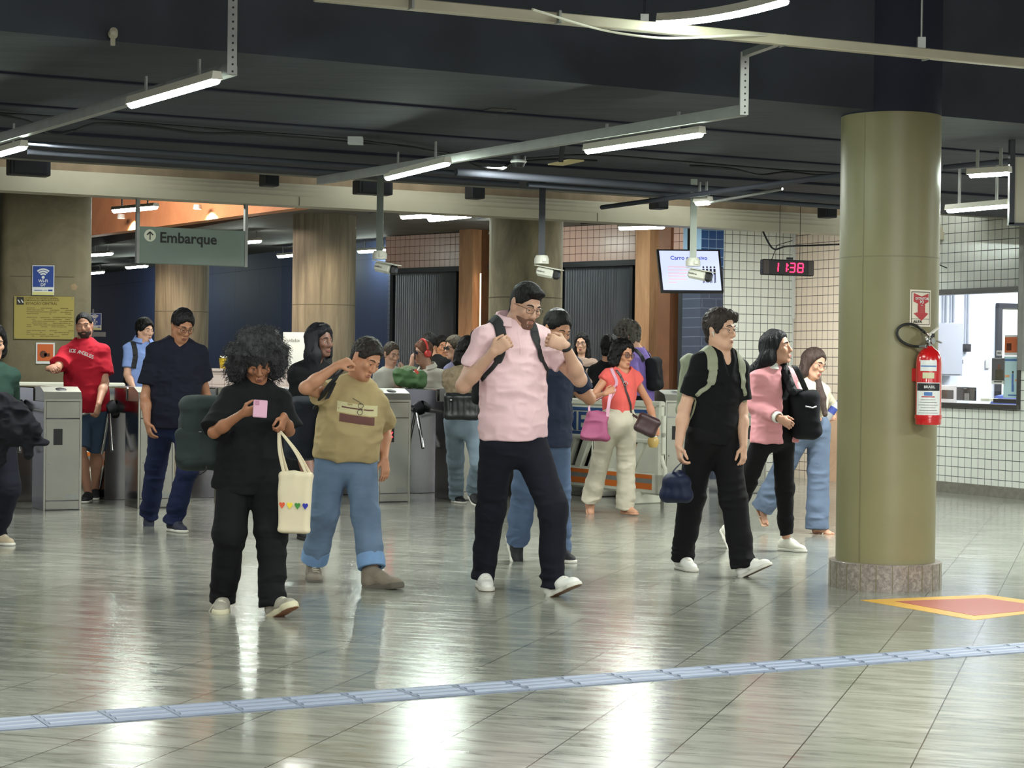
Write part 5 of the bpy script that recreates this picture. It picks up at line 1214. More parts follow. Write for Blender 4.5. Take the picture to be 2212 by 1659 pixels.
class Fig:
    """one person. px positions are turned into points at the person's own distance; bones keep their true length in depth"""
    def __init__(s, label, skin_m, Y, scale=1.0, h=0.007, fem=False, cat='person', name='person', bulk=1.0):
        s.sc = scale; s.h = h; s.Y = Y; s.sk = skin_m; s.fem = fem; s.body = []; s.label = label; s.bulk = bulk; s.post = []
        s.root = None
    def at(s, px, py, dy=0.0): return W(px, py, s.Y+dy)
    def bone(s, a, px, py, L, sg):
        """end of a bone of length L that starts at a and is seen ending at px,py; sg -1 comes toward the camera, +1 away"""
        if isinstance(sg, tuple): return s.at(px, py, sg[0])
        d = ray(px, py); o = CAM-a; A = d.dot(d); B = 2*o.dot(d); C = o.dot(o)-L*L; q = B*B-4*A*C
        if q <= 0 or sg == 0: t = -B/(2*A)
        else: t = (-B+sg*math.sqrt(q))/(2*A)
        p = CAM+d*t
        return p
    def frame(s, yaw, pitch=0.0, roll=0.0):
        """R image-right side, U up, Fw facing; yaw 0 faces the camera, + turns to image right; pitch + looks down; roll + leans to image right"""
        y = math.radians(yaw); p = math.radians(pitch); r = math.radians(roll)
        Fw = Vector((math.sin(y), -math.cos(y), 0)); R = Vector((math.cos(y), math.sin(y), 0)); U = Vector((0, 0, 1))
        F2 = Fw*math.cos(p)-U*math.sin(p); U2 = U*math.cos(p)+Fw*math.sin(p)
        U3 = U2*math.cos(r)+R*math.sin(r); R3 = R*math.cos(r)-U2*math.sin(r)
        return R3, U3, F2
    # ---------------- skeleton
    def torso(s, pelvis, neck, yaw, hipyaw=None, lean=0.0, shw=None, shl=(0, 0)):
        s.pel = s.at(*pelvis); s.nk = s.at(neck[0], neck[1], lean); s.yaw = yaw
        hy = yaw if hipyaw is None else hipyaw
        s.R, s.U_, s.Fw = s.frame(yaw); s.hR, _, s.hF = s.frame(hy)
        sp = (s.nk-s.pel).normalized(); s.spn = sp
        s.tR = (s.R-sp*s.R.dot(sp)).normalized(); s.tF = s.tR.cross(sp)
        if s.tF.dot(s.Fw) < 0: s.tF = -s.tF
        sw = (shw or (0.165 if s.fem else 0.185))*s.sc
        s.sh = [s.nk-s.tR*sw*0.87-sp*0.066*s.sc+Vector((0, 0, shl[0])), s.nk+s.tR*sw*0.87-sp*0.066*s.sc+Vector((0, 0, shl[1]))]
        s.hip = [s.pel-s.hR*0.09*s.sc-UP*0.03*s.sc, s.pel+s.hR*0.09*s.sc-UP*0.03*s.sc]
        s.bodytorso()
    def tM(s, fl=0.66): return frameM(s.tR, s.tF, s.spn, 1, fl, 1)
    def bodytorso(s):
        k = s.sc*s.bulk; L = s.nk-s.pel; f = s.tM(0.68); W_ = 0.92 if s.fem else 1.0
        pts = [(0.0, 0.158*k), (0.3, 0.135*k*(0.93 if s.fem else 1)), (0.62, 0.155*k*W_), (0.82, 0.15*k*W_)]
        for i in range(3): s.body.append(P_(s.pel+L*pts[i][0], s.pel+L*pts[i+1][0], pts[i][1]*.93, pts[i+1][1]*.93, f, 0.03))
        for q in (0, 1): s.body.append(P_(s.pel+L*0.88, s.sh[q]*1.0, 0.065*k, 0.048*k, None, 0.05))
    def head(s, px, py, yaw, pitch=0, roll=0, dy=0.0, size=1.0, neckr=None):
        s.hc = s.at(px, py, dy); s.hs = s.sc*size; s.H = s.frame(yaw, pitch, roll); R, U, Fw = s.H; q = s.hs
        def hp(x, y, z): return s.hc+(R*(x*0.93)+U*y+Fw*z)*q
        s.hp = hp; s.hM = lambda a, b_, c: frameM(R, U, Fw, a*q*0.93, b_*q, c*q); B = s.body; kk = 0.018*q; fem = s.fem
        B.append(P_(hp(0, 0.035, -0.012), hp(0, 0.035, -0.012), 1, 1, s.hM(0.075, 0.084, 0.094), kk))
        B.append(P_(hp(0, -0.038, 0.022), hp(0, -0.038, 0.022), 1, 1, s.hM(0.053 if fem else 0.058, 0.070, 0.062), kk))
        B.append(P_(hp(-0.016, -0.096, 0.060), hp(0.016, -0.096, 0.060), (0.015 if fem else 0.018)*q, None, None, 0.03*q))
        for e in (-1, 1):
            B.append(P_(hp(e*0.046, -0.058, 0.0), hp(e*0.03, -0.088, 0.045), (0.012 if fem else 0.016)*q, (0.011 if fem else 0.014)*q, None, 0.022*q))
            B.append(P_(hp(e*0.042, -0.020, 0.062), hp(e*0.042, -0.020, 0.062), 0.021*q, None, None, 0.02*q))
            B.append(P_(hp(e*0.012, 0.020, 0.082), hp(e*0.045, 0.019, 0.066), 0.0105*q, 0.009*q, None, 0.012*q))
            B.append(P_(hp(e*0.031, -0.001, 0.096), hp(e*0.033, -0.001, 0.093), 0.0145*q, None, None, 0.012*q, 'sub'))
            B.append(P_(hp(e*0.031, -0.002, 0.0705), hp(e*0.031, -0.002, 0.0705), 0.0125*q, None, None, 0.003*q))
            B.append(P_(hp(e*0.021, 0.006, 0.083), hp(e*0.042, 0.006, 0.077), 0.0036*q, None, None, 0.005*q))
            B.append(P_(hp(e*0.011, -0.036, 0.090), hp(e*0.010, -0.036, 0.094), 0.0085*q, None, None, 0.008*q))
            B.append(P_(hp(e*0.077, -0.012, -0.010), hp(e*0.080, 0.008, -0.014), 1, 1, s.hM(0.008, 0.026, 0.017), 0.006*q))
        B.append(P_(hp(0, 0.010, 0.080), hp(0, -0.030, 0.100), 0.0085*q, 0.0115*q, None, 0.010*q))
        B.append(P_(hp(-0.017, -0.0640, 0.083), hp(0.017, -0.0640, 0.083), 0.0062*q, None, None, 0.006*q))
        B.append(P_(hp(-0.014, -0.0735, 0.081), hp(0.014, -0.0735, 0.081), 0.0072*q, None, None, 0.006*q))
        B.append(P_(hp(-0.021, -0.0685, 0.092), hp(0.021, -0.0685, 0.092), 0.0022*q, None, None, 0.004*q, 'sub'))
        nr = neckr or (0.048 if fem else 0.058)
        B.append(P_(hp(0, -0.055, -0.018), s.nk-s.spn*0.02+s.tF*0.0, nr*q, (nr+0.006)*s.sc, None, 0.04*q))
        s.neck_r = nr*q
    def eyes(s, op=0.62):
        q = s.hs; hp = s.hp; R, U, Fw = s.H; r = 0.0131
        for e in (-1, 1):
            b = MB(); vs = []; n = 12; m_ = 6
            for i in range(n+1):
                u = -1+2*i/n; hgt = 0.0068*op*math.sqrt(max(1-u*u, 0.0))
                for j in range(m_+1):
                    v = -1+2*j/m_; x = 0.0112*u; y = hgt*v-0.0008; z = math.sqrt(r*r-x*x-y*y); vs.append(hp(e*0.031+x, -0.002+y, 0.0709+z))
            b.add(vs, [(i*(m_+1)+j, (i+1)*(m_+1)+j, (i+1)*(m_+1)+j+1, i*(m_+1)+j+1) for i in range(n) for j in range(m_)]); o = b.obj('eye', M_eyew, s.root, smooth=True)
            b = MB(); vs = [hp(e*0.031, -0.003, 0.0709+r+0.0005)]
            for k in range(14):
                a = 2*math.pi*k/14; x = 0.0052*math.cos(a); y = min(max(0.0052*math.sin(a), -0.0066*op), 0.0066*op); vs.append(hp(e*0.031+x, -0.0026+y, 0.0709+math.sqrt(r*r-x*x-y*y)+0.0004))
            b.add(vs, [(0, 1+k, 1+(k+1) % 14) for k in range(14)]); b.obj('iris', M_iris, o, smooth=True)
            b = MB(); P = []
            for i in range(9):
                u = -1+2*i/8; x = 0.0118*u; y = 0.0068*op*math.sqrt(max(1-u*u, 0))-0.0006; P.append(hp(e*0.031+x, -0.002+y, 0.0712+math.sqrt(r*r-x*x-y*y)))
            b.tube(P, [0.0004*q]+[0.0011*q]*7+[0.0004*q], 5); b.obj('eyelashes', M_iris, o)
    def brows(s, m, thick=0.0028, parts=True):
        q = s.hs; hp = s.hp; B = []
        for e in (-1, 1):
            b = MB(); b.tube([hp(e*0.014, 0.021, 0.0925), hp(e*0.028, 0.027, 0.090), hp(e*0.044, 0.023, 0.078), hp(e*0.050, 0.018, 0.072)], [thick*q, thick*1.2*q, thick*q, thick*0.4*q], 6); b.obj('eyebrow', m, s.root, smooth=True)
    def lips(s, m):
        q = s.hs; hp = s.hp; b = MB()
        b.tube([hp(-0.022, -0.0675, 0.0845), hp(-0.010, -0.0645, 0.0885), hp(0, -0.0658, 0.0895), hp(0.010, -0.0645, 0.0885), hp(0.022, -0.0675, 0.0845)], [0.001*q, 0.0032*q, 0.003*q, 0.0032*q, 0.001*q], 6)
        b.tube([hp(-0.019, -0.0705, 0.0845), hp(-0.009, -0.0738, 0.0885), hp(0.009, -0.0738, 0.0885), hp(0.019, -0.0705, 0.0845)], [0.001*q, 0.0038*q, 0.0038*q, 0.001*q], 6); b.obj('lips', m, s.root, smooth=True)
    def face(s, browm=None, lipm=None, thick=0.0028, op=0.62):
        s.eyes(op)
        if browm: s.brows(browm, thick)
        s.lips(lipm or mat('lip', (150, 92, 82), 0.45))
    # ---------------- arms
    def arm(s, side, el, wr, hand=None, k=1.0, draw=True):
        """el/wr: (px,py,sign); hand: dict(d=(px,py,sign) or vector, palm=vector, thumb=+-1, curl)"""
        a = s.sh[side]; e = s.bone(a, el[0], el[1], 0.29*s.sc, el[2]); w_ = s.bone(e, wr[0], wr[1], 0.25*s.sc, wr[2])
        r = s.sc*k*(0.86 if s.fem else 1.0); s.body.append(P_(a, e, 0.052*r, 0.040*r, None, 0.03)); s.body.append(P_(e, e+(w_-e)*0.35, 0.041*r, 0.042*r, None, 0.02)); s.body.append(P_(e+(w_-e)*0.3, w_, 0.042*r, 0.026*r, frameM(*basis(w_-e), 1, 1, 1), 0.02))
        s.elb = getattr(s, 'elb', [None, None]); s.wri = getattr(s, 'wri', [None, None]); s.elb[side] = e; s.wri[side] = w_
        if hand: s.hand(w_, (w_-e).normalized(), side, **hand)
        return e, w_
    def hand(s, w_, fd, side, d=None, palm=(0, -1, 0), thumb=None, curl=0.5, spread=0.0, k=1.0, tcurl=0.5, curls=None):
        D = nrmz(d) if d is not None else fd; N = Vector(palm); N = (N-D*N.dot(D)).normalized(); S = D.cross(N).normalized()
        if thumb is not None and S.dot(Vector(thumb)) < 0: S = -S
        q = s.sc*k*(0.9 if s.fem else 1.0); M = frameM(S, N, D, 1, 0.48, 1); B = s.body
        B.append(P_(w_, w_+D*0.03*q, 0.027*q, 0.034*q, M, 0.015)); B.append(P_(w_+D*0.028*q, w_+D*0.078*q, 0.036*q, 0.041*q, frameM(S, N, D, 1, 0.36, 0.6), 0.012))
        if not hasattr(s, 'tips'): s.tips = {}
        tips = []
        for i, (o, L, r) in enumerate(((0.031, 0.072, 0.0092), (0.0105, 0.080, 0.0094), (-0.0105, 0.074, 0.0090), (-0.030, 0.060, 0.0080))):
            c = curls[i] if curls else curl; p = w_+D*0.085*q+S*o*q; ang = 0.0; dr = D+S*(o*2.2*(spread+0.25)); dr.normalize()
            for j, fr in enumerate((0.46, 0.30, 0.24)):
                ang += c*(0.95, 1.25, 0.9)[j]; v = dr*math.cos(ang)+N*math.sin(ang); p2 = p+v*(L*fr*q)
                B.append(P_(p, p2, r*q*(1-0.08*j), r*q*(0.93-0.08*j), None, 0.004)); p = p2
            tips.append(p)
        p = w_+D*0.022*q+S*0.024*q; v = (D*0.62+S*0.75+N*0.25*(1+tcurl)).normalized(); p2 = p+v*0.042*q; B.append(P_(p, p2, 0.0145*q, 0.0115*q, None, 0.010))
        v2 = (D*0.9+S*(0.35-0.5*tcurl)+N*0.5*tcurl).normalized(); p3 = p2+v2*0.032*q; B.append(P_(p2, p3, 0.0112*q, 0.0095*q, None, 0.004)); p4 = p3+(v2+N*0.2*tcurl).normalized()*0.022*q; B.append(P_(p3, p4, 0.0098*q, 0.008*q, None, 0.004))
        s.tips[side] = dict(w=w_, D=D, N=N, S=S, mid=w_+D*0.085*q+N*0.02*q, tips=tips, thumb=p4)
    # ---------------- legs
    def leg(s, side, ankle, toe_yaw, pitch=0.0, bend=1.0, kn=None, floor=None, L1=0.43, L2=0.425, skinleg=False, kdir=None):
        """ankle: (px,py,dy) or world Vector; floor=(px,py): sole seen there on the floor; pitch>0 toes up"""
        if floor is not None:
            g0 = WZ(floor[0], floor[1], 0.0); a = g0+UP*0.095*s.sc
        elif isinstance(ankle, Vector): a = ankle
        else: a = s.at(*ankle)
        h_ = s.hip[side]; l1 = L1*s.sc; l2 = L2*s.sc; v = a-h_; d = v.length; fd = Vector((math.sin(math.radians(toe_yaw)), -math.cos(math.radians(toe_yaw)), 0)) if kdir is None else Vector(kdir)
        fd = (fd*0.45+s.hF*0.55).normalized()
        if d > (l1+l2)*0.999: k_ = h_+v*(l1/(l1+l2))
        else:
            x = (l1*l1-l2*l2+d*d)/(2*d); y = math.sqrt(max(l1*l1-x*x, 0)); n = v/d; pd = (fd-n*fd.dot(n)).normalized(); k_ = h_+n*x+pd*y
        if not hasattr(s, 'knee'): s.knee = [None, None]; s.ank = [None, None]; s.toe = [None, None]
        s.knee[side] = k_; s.ank[side] = a; s.toe[side] = (toe_yaw, pitch)
        r = s.sc*s.bulk; s.body.append(P_(h_, k_, 0.082*r, 0.052*r, None, 0.03)); s.body.append(P_(k_, k_+(a-k_)*0.35-fd*0.01, 0.05*r, 0.053*r, None, 0.02)); s.body.append(P_(k_+(a-k_)*0.3-fd*0.008, a, 0.052*r, 0.033*r, None, 0.02))
        return k_, a
    def footframe(s, side):
        yaw, pitch = s.toe[side]; y = math.radians(yaw); p = math.radians(pitch); T0_ = Vector((math.sin(y), -math.cos(y), 0)); T = T0_*math.cos(p)+UP*math.sin(p); U = UP*math.cos(p)-T0_*math.sin(p); return T, U, T.cross(U)
    def shoe(s, side, m, sole, lace=None, k=1.0, high=0.0, chunky=0.0, h=0.0045, solebot=None, tongue=None):
        T, U, X = s.footframe(side); a = s.ank[side]; q = s.sc*k; 
        def f(x, y, z): return a+(T*x+X*y+U*z)*q
        M = frameM(T, X, U, 1, 1, 1); pr = [
            P_(f(-0.035, 0, -0.045), f(-0.03, 0, -0.03+high), 0.037*q, 0.036*q, None, 0.02), P_(f(-0.03, 0, -0.05), f(0.06, 0, -0.045), 0.036*q, 0.036*q, None, 0.02),
            P_(f(0.0, 0, -0.01+high*.8), f(0.075, 0, -0.04), 0.034*q, 0.030*q, None, 0.03), P_(f(0.07, 0.004, -0.055), f(0.135, 0.006, -0.062), 0.040*q, 0.033*q, frameM(T, X, U, 1, 1.06, 0.8), 0.02),
            P_(f(0.11, 0.004, -0.066), f(0.158, 0.006, -0.068), 0.036*q, 0.026*q, frameM(T, X, U, 1, 1.1, 0.75), 0.02)]
        cl = [(f(0, 0, -0.079), -U, 0.004)]
        o = sdf_obj('shoe', pr, h, m, s.root, cut=cl+[(f(-0.02, 0, 0.012+high), (U*1.0-T*0.25).normalized(), 0.01)])
        sp = [P_(f(-0.035, 0, -0.084), f(0.05, 0, -0.084), 0.041*q, 0.041*q, None, 0.02), P_(f(0.04, 0, -0.084), f(0.135, 0.006, -0.084), 0.042*q, 0.045*q, None, 0.02), P_(f(0.13, 0.006, -0.084), f(0.155, 0.004, -0.084), 0.043*q, 0.036*q, None, 0.02)]
        cz = [(f(0, 0, -0.095-0.006*chunky), -U, 0.003), (f(0, 0, -0.071+0.01*chunky), U, 0.003)]
        if solebot is not None:
            lim = A3(f(0, 0, -0.0925-0.006*chunky)); un = A3(U); sdf_obj('sole', sp, h, [sole, solebot], o, cut=cz, region=lambda C: ((C-lim)@un < 0).astype(int))
        else: sdf_obj('sole', sp, h, sole, o, cut=cz)
        if lace is not None:
            b = MB()
            for i in range(5):
                t = i/4; c0 = f(0.045+0.06*t, 0, -0.004-0.022*t+high*.4*(1-t)); w2 = 0.022*q
                b.tube([c0-X*w2-U*0.006*q, c0-X*w2*0.5+U*0.002*q, c0+U*0.004*q+T*0.004*q, c0+X*w2*0.5+U*0.002*q, c0+X*w2-U*0.006*q], 0.0032*q, 6)
                if i < 4: b.tube([c0-X*w2*0.9, c0+T*0.015*q+U*0.003*q, c0+T*0.016*q+X*w2*0.9], 0.0028*q, 5)
            kx = f(0.042, 0, 0.0+high*.4)
            for e in (-1, 1): b.tube([kx, kx+X*0.02*e*q+U*0.016*q, kx+X*0.034*e*q+T*0.012*q, kx+X*0.02*e*q+T*0.012*q-U*0.004*q, kx], 0.0026*q, 5)
            b.obj('laces', lace, o, smooth=True)
        return o
    # ---------------- clothes
    def shirt(s, name, m, st, sleeve=None, sleeves=None, sr=(0.075, 0.068), h=None, hem=None, neckcut=0.0, folds=None, parent=None, fl=0.72, region=None, collar=None, vneck=0.0, k=0.045, extra=None, shk=1.0, off=0.0, hemtilt=0.0, puff=None, seed=1):
        """st: [(t along pelvis->neck, half width)...]; sleeve: fraction of the upper arm covered (2 values), sleeves reach past the elbow when >1"""
        L = s.nk-s.pel; pr = []; q = s.sc*s.bulk
        for i in range(len(st)-1):
            f0 = st[i][2] if len(st[i]) > 2 else fl; f1 = st[i+1][2] if len(st[i+1]) > 2 else fl; fm = (f0+f1)/2; d0 = st[i][3] if len(st[i]) > 3 else 0; d1 = st[i+1][3] if len(st[i+1]) > 3 else 0
            pr.append(P_(s.pel+L*st[i][0]+s.tF*d0, s.pel+L*st[i+1][0]+s.tF*d1, st[i][1]*q, st[i+1][1]*q, s.tM(fm), k))
        top = st[-1][0]
        if shk:
            for i in (0, 1): pr.append(P_(s.pel+L*0.90, s.sh[i], 0.072*q*shk, 0.058*q*shk, None, 0.05)); pr.append(P_(s.nk-s.spn*0.022*q, s.sh[i]+s.spn*0.016, 0.044*q*shk, 0.036*q*shk, None, 0.045))
        hm = hem if hem is not None else st[0][0]; hn = -(s.spn)
        hp_ = s.pel+L*hm
        body_cut = [(A3(hp_), A3((hn+s.tR*hemtilt).normalized()), 0.004)]
        for p in pr: p.clips = p.clips+body_cut
        sv = sleeves if sleeves is not None else ((sleeve, sleeve) if sleeve is not None else (None, None))
        for i in (0, 1):
            if sv[i] is None or not hasattr(s, 'elb') or s.elb[i] is None: continue
            a = s.sh[i]; e = s.elb[i]; w_ = s.wri[i]; u = (e-a)
            if sv[i] <= 1:
                end = a+u*sv[i]; pr.append(P_(a, end+u*0.1, sr[0]*q*0.76, sr[1]*q*0.94, None, k*0.9, clips=[(A3(end), A3(u.normalized()), 0.003)]))
            else:
                fr = sv[i]-1; v = w_-e; end = e+v*fr
                pr.append(P_(a, e, sr[0]*q*0.88, sr[1]*q, None, k*0.9)); pr.append(P_(e, end+v*0.08, sr[1]*q, sr[1]*0.8*q if len(sr) < 3 else sr[2]*q, None, 0.02, clips=[(A3(end), A3(v.normalized()), 0.003)]))
        pr += extra or []
        # neck opening
        nc = s.nk+s.spn*0.03*s.sc; 
        pr.append(P_(nc+s.tF*0.012, nc+s.spn*0.12, (s.neck_r if hasattr(s, 'neck_r') else 0.055)*1.12+neckcut, None, None, 0.008, 'sub'))
        if vneck: pr.append(P_(s.nk+s.tF*0.128*s.sc-s.spn*vneck, s.nk+s.tF*0.12*s.sc+s.spn*0.04, 0.010, 0.074*s.sc, None, 0.004, 'sub'))
        fo = folds if folds is not None else [(0.008, (6, 6, 13), seed), (0.004, (16, 16, 26), seed+1)]
        o = sdf_obj(name, pr, h or s.h, m, parent or s.root, folds=fo, smooth=1, region=region)
        if collar is not None:
            b = MB(); n = 26; r0 = (s.neck_r if hasattr(s, 'neck_r') else 0.055)*1.28; base = s.nk+s.spn*0.046+s.tF*0.010; vs = []
            op = 0.42
            for i in range(n+1):
                an = op+(2*math.pi-2*op)*i/n; dr = s.tF*math.cos(an)+s.tR*math.sin(an); fz = (1+math.cos(an))/2
                c0 = base+dr*(r0*1.0)+s.spn*(-0.035*fz*s.sc); 
                for (rr, hh) in ((0.0, 0.0), (0.001, 0.045*(1-0.25*fz)), (0.010, 0.050*(1-0.25*fz)), (0.030+0.012*fz, 0.006-0.012*fz), (0.026+0.012*fz, 0.000-0.012*fz)): vs.append(c0+dr*rr+s.spn*hh*s.sc)
            b.add(vs, [(i*5+k2, (i+1)*5+k2, (i+1)*5+(k2+1) % 5, i*5+(k2+1) % 5) for i in range(n) for k2 in range(5)]); b.obj('collar', collar, o, smooth=True)
        return o
    def trousers(s, m, rr=(0.098, 0.078, 0.070), hemup=0.0, waist=0.16, h=None, folds=None, name='trousers', short=None, hemr=None, region=None, seed=3, fl=0.78, top=0.18, parent=None, hipw=None):
        q = s.sc*s.bulk; L = s.nk-s.pel; pr = [P_(s.pel-UP*0.02, s.pel+L*top, (hipw or 0.165)*q, waist*q, s.tM(fl), 0.03, clips=[(A3(s.pel+L*top), A3(s.spn), 0.004)])]
        cuts = []
        for i in (0, 1):
            if not hasattr(s, 'knee') or s.knee[i] is None: continue
            hh = s.hip[i]; kk = s.knee[i]; a = s.ank[i]; r0, r1, r2 = rr[:3]
            if short is not None:
                e = hh+(kk-hh)*short; pr.append(P_(hh, e+(kk-hh)*0.08, r0*q, r1*q, None, 0.035, clips=[(A3(e), A3((kk-hh).normalized()), 0.004)])); continue
            T, U, X = s.footframe(i)
            v = (a-kk); e = a+v.normalized()*(0.02-hemup)*s.sc
            pr.append(P_(hh, kk, r0*q, r1*q, None, 0.035)); mid = kk+v*0.6; rm = r1*0.4+r2*0.6
            pr.append(P_(kk, mid, r1*q, rm*q, None, 0.03)); pr.append(P_(mid, e+v*0.06, rm*q, r2*q, None, 0.02, clips=[(A3(e), A3(v.normalized()), 0.004)]))
        kn = [A3(x) for x in getattr(s, 'knee', []) if x is not None]; an = [A3(x) for x in getattr(s, 'ank', []) if x is not None]
        def wt(Q):
            w_ = np.full(len(Q), 0.35)
            for p in an: w_ = np.maximum(w_, np.exp(-((Q-p)**2).sum(1)/0.03)*1.5)
            for p in kn: w_ = np.maximum(w_, np.exp(-((Q-p)**2).sum(1)/0.03)*0.9)
            return w_
        fo = folds if folds is not None else [(0.010, (6, 6, 16), seed, wt), (0.004, (15, 15, 34), seed+1, wt)]
        return sdf_obj(name, pr, h or s.h, m, parent or s.root, folds=fo, smooth=1, region=region)
    def hairshell(s, m, th=0.010, front=0.074, side=-0.01, k=0.004, h=0.005, noise=0.006, freq=(40, 40, 40), extra=None, seed=2, back=-0.085, slope=0.55, name='hair', cut=True):
        """short hair: shell over the skull; front = hairline height"""
        q = s.hs; hp = s.hp; R, U, Fw = s.H
        pr = [P_(hp(0, 0.037, -0.014), hp(0, 0.037, -0.014), 1, 1, s.hM(0.075+th, 0.084+th*1.15, 0.094+th), 0.01), P_(hp(0, -0.01, -0.03), hp(0, -0.045, -0.045), 0.066*q, 0.055*q, None, 0.02)]
        n1 = (Fw*1.0-U*slope).normalized(); cl = [(A3(hp(0, front, 0.079)), A3(n1), 0.012)]
        n2 = (Fw*0.75-U*0.66).normalized()
        for p in pr: p.clips = list(cl)
        pr[1].clips = cl+[(A3(hp(0, back, 0)), A3(-U), 0.01), (A3(hp(0, 0, -0.004)), A3(Fw), 0.01)]
        pr[0].clips = cl+[(A3(hp(0, side, 0)), A3((-U*0.9+Fw*0.25).normalized()), 0.012)]
        pr += extra or []
        return sdf_obj(name, pr, h, m, s.root, folds=[(noise, freq, seed)])
    def glasses(s, m, r=0.0012, w_=0.024, h_=0.016, lens=None, y=0.0):
        q = s.hs; hp = s.hp; b = MB()
        for e in (-1, 1):
            P = []
            for i in range(16):
                a = 2*math.pi*i/16; ca, sa = math.cos(a), math.sin(a); sx = abs(ca)**0.6*(1 if ca > 0 else -1); sy = abs(sa)**0.6*(1 if sa > 0 else -1)
                P.append(hp(e*0.033+sx*w_, y+sy*h_, 0.1015-0.18*abs(e*0.033+sx*w_)))
            b.tube(P, r*q, 6, closed=True); b.tube([hp(e*0.057, y+0.006, 0.091), hp(e*0.074, y+0.006, 0.05), hp(e*0.083, y+0.002, -0.005)], r*q, 6)
        b.tube([hp(-0.010, y+0.003, 0.1), hp(0, y+0.006, 0.1035), hp(0.010, y+0.003, 0.1)], r*q, 6); o = b.obj('glasses', m, s.root, smooth=True)
        if lens is not None:
            b = MB()
            for e in (-1, 1): b.poly([hp(e*0.033+math.copysign(abs(math.cos(2*math.pi*i/16))**0.6, math.cos(2*math.pi*i/16))*w_, y+math.copysign(abs(math.sin(2*math.pi*i/16))**0.6, math.sin(2*math.pi*i/16))*h_, 0.1012-0.18*abs(e*0.033+math.cos(2*math.pi*i/16)*w_)) for i in range(16)])
            b.obj('lens', lens, o)
        return o
    def begin(s):
        f = s.pel.copy(); f.z = 0; s.root = empty('person', f, s.label, 'person')
    def finish(s, h=None, region=None, mats=None):
        return sdf_obj('body', s.body, h or s.h, mats or s.sk, s.root, region=region)
def basis(v):
    v = nrmz(v); a = v.orthogonal().normalized(); return a, v.cross(a), v

def decal(name, f, u0, u1, v0, v1, m, ob, tree, tilt=0.0, lift=0.0015, n=14):
    """print on a shirt: a grid laid on the cloth by casting along the chest normal; u along the shoulders, v down from the neck (metres)"""
    b = MB(); vs = []; ok = True
    for i in range(n+1):
        for j in range(5):
            u = u0+(u1-u0)*i/n; v = v0+(v1-v0)*j/4+tilt*u
            o = f.nk+f.tR*u-f.spn*v+f.tF*0.5; hit = tree.ray_cast(o, -f.tF)
            p = hit[0]+hit[1]*lift if hit[0] is not None else o-f.tF*0.36
            vs.append(p)
    b.add(vs, [(i*5+j, (i+1)*5+j, (i+1)*5+j+1, i*5+j+1) for i in range(n) for j in range(4)]); return b.obj(name, m, ob, smooth=True)
# ================================================================== people
M_wsole = mat('sole_white', (206, 202, 192), 0.6); M_bsole = mat('sole_black', (20, 20, 22), 0.6); M_brsole = mat('sole_tan', (120, 82, 52), 0.6)
M_brow = mat('brow_dark', (34, 26, 22), 0.8); M_lipd = mat('lip_dark', (112, 62, 56), 0.5); M_liprd = mat('lip_rose', (168, 88, 84), 0.45)
M_glsf = mat('glasses_frame', (40, 34, 34), 0.3); M_glsl = mat('glasses_wire', (120, 116, 112), 0.25, metal=0.8)
M_strap = mat('strap_black', (20, 21, 25), 0.7, bump=0.3, bscale=200)
def bag_sdf(name, cen, X, Z, sx, sy, sz, m, lab, h=0.008, folds=None, k=0.5, parent=None, rnd_=0.03, taper=0.0, cat='bag', extra=None):
    """soft box-like bag: cen centre, X width axis, Z up axis, half sizes"""
    X = nrmz(X); Z = nrmz(Z); Y_ = Z.cross(X).normalized(); cen = Vector(cen); pr = []
    nx = 3
    for i in (-1, 1):
        for j in (-1, 1):
            a = cen+X*(i*(sx-rnd_)*(1-taper*(j > 0)))+Z*(j*(sz-rnd_)); 
            pr.append(a)
    R_ = rnd_; M = frameM(X, Y_, Z, 1, sy/R_, 1)
    P = [P_(pr[0], pr[1], R_, R_, M, 0.02), P_(pr[2], pr[3], R_, R_, M, 0.02), P_(pr[0], pr[2], R_, R_, M, 0.02), P_(pr[1], pr[3], R_, R_, M, 0.02)]
    steps = max(1, int(math.ceil(2*(sz-R_)/(1.1*R_))))
    for t in range(1, steps):
        u = t/steps; P.append(P_(pr[0]+(pr[2]-pr[0])*u, pr[1]+(pr[3]-pr[1])*u, R_, R_, M, 0.02))
    P += extra or []
    return sdf_obj(name, P, h, m, parent, folds=folds if folds is not None else [(0.006, (10, 10, 14), 11)], smooth=1)

# ---- 1 man in pink polo
sk = skin('light', (190, 148, 126))
f = Fig('man in a pink polo and dark navy trousers gripping both backpack straps', sk, 11.3, 1.03, 0.006, bulk=1.04)
f.torso((1108, 938), (1104, 706), 24, 24, lean=-0.03, shw=0.188)
f.begin()
f.head(1135, 660, 34, 20, 6, -0.06, 1.06)
f.arm(0, (1000, 834, (-0.12,)), (1066, 760, (-0.24,)), dict(d=Vector((0.80, -0.1, 0.62)), palm=(0.15, 0.9, -0.1), thumb=(0.3, 0, 0.9), curl=0.8, tcurl=0.8))
f.arm(1, (1252, 820, (-0.02,)), (1222, 748, (-0.17,)), dict(d=Vector((-0.9, -0.15, 0.35)), palm=(0.0, 0.95, -0.2), thumb=(0, 0, 1), curl=0.8, tcurl=0.8))
f.leg(0, None, 12, floor=(1044, 1270))
f.leg(1, None, 50, pitch=24, floor=(1192, 1288))
f.finish(); f.face(M_brow, None, 0.0036, 0.3)
pol = cloth('pink', (220, 184, 190), 0.8)
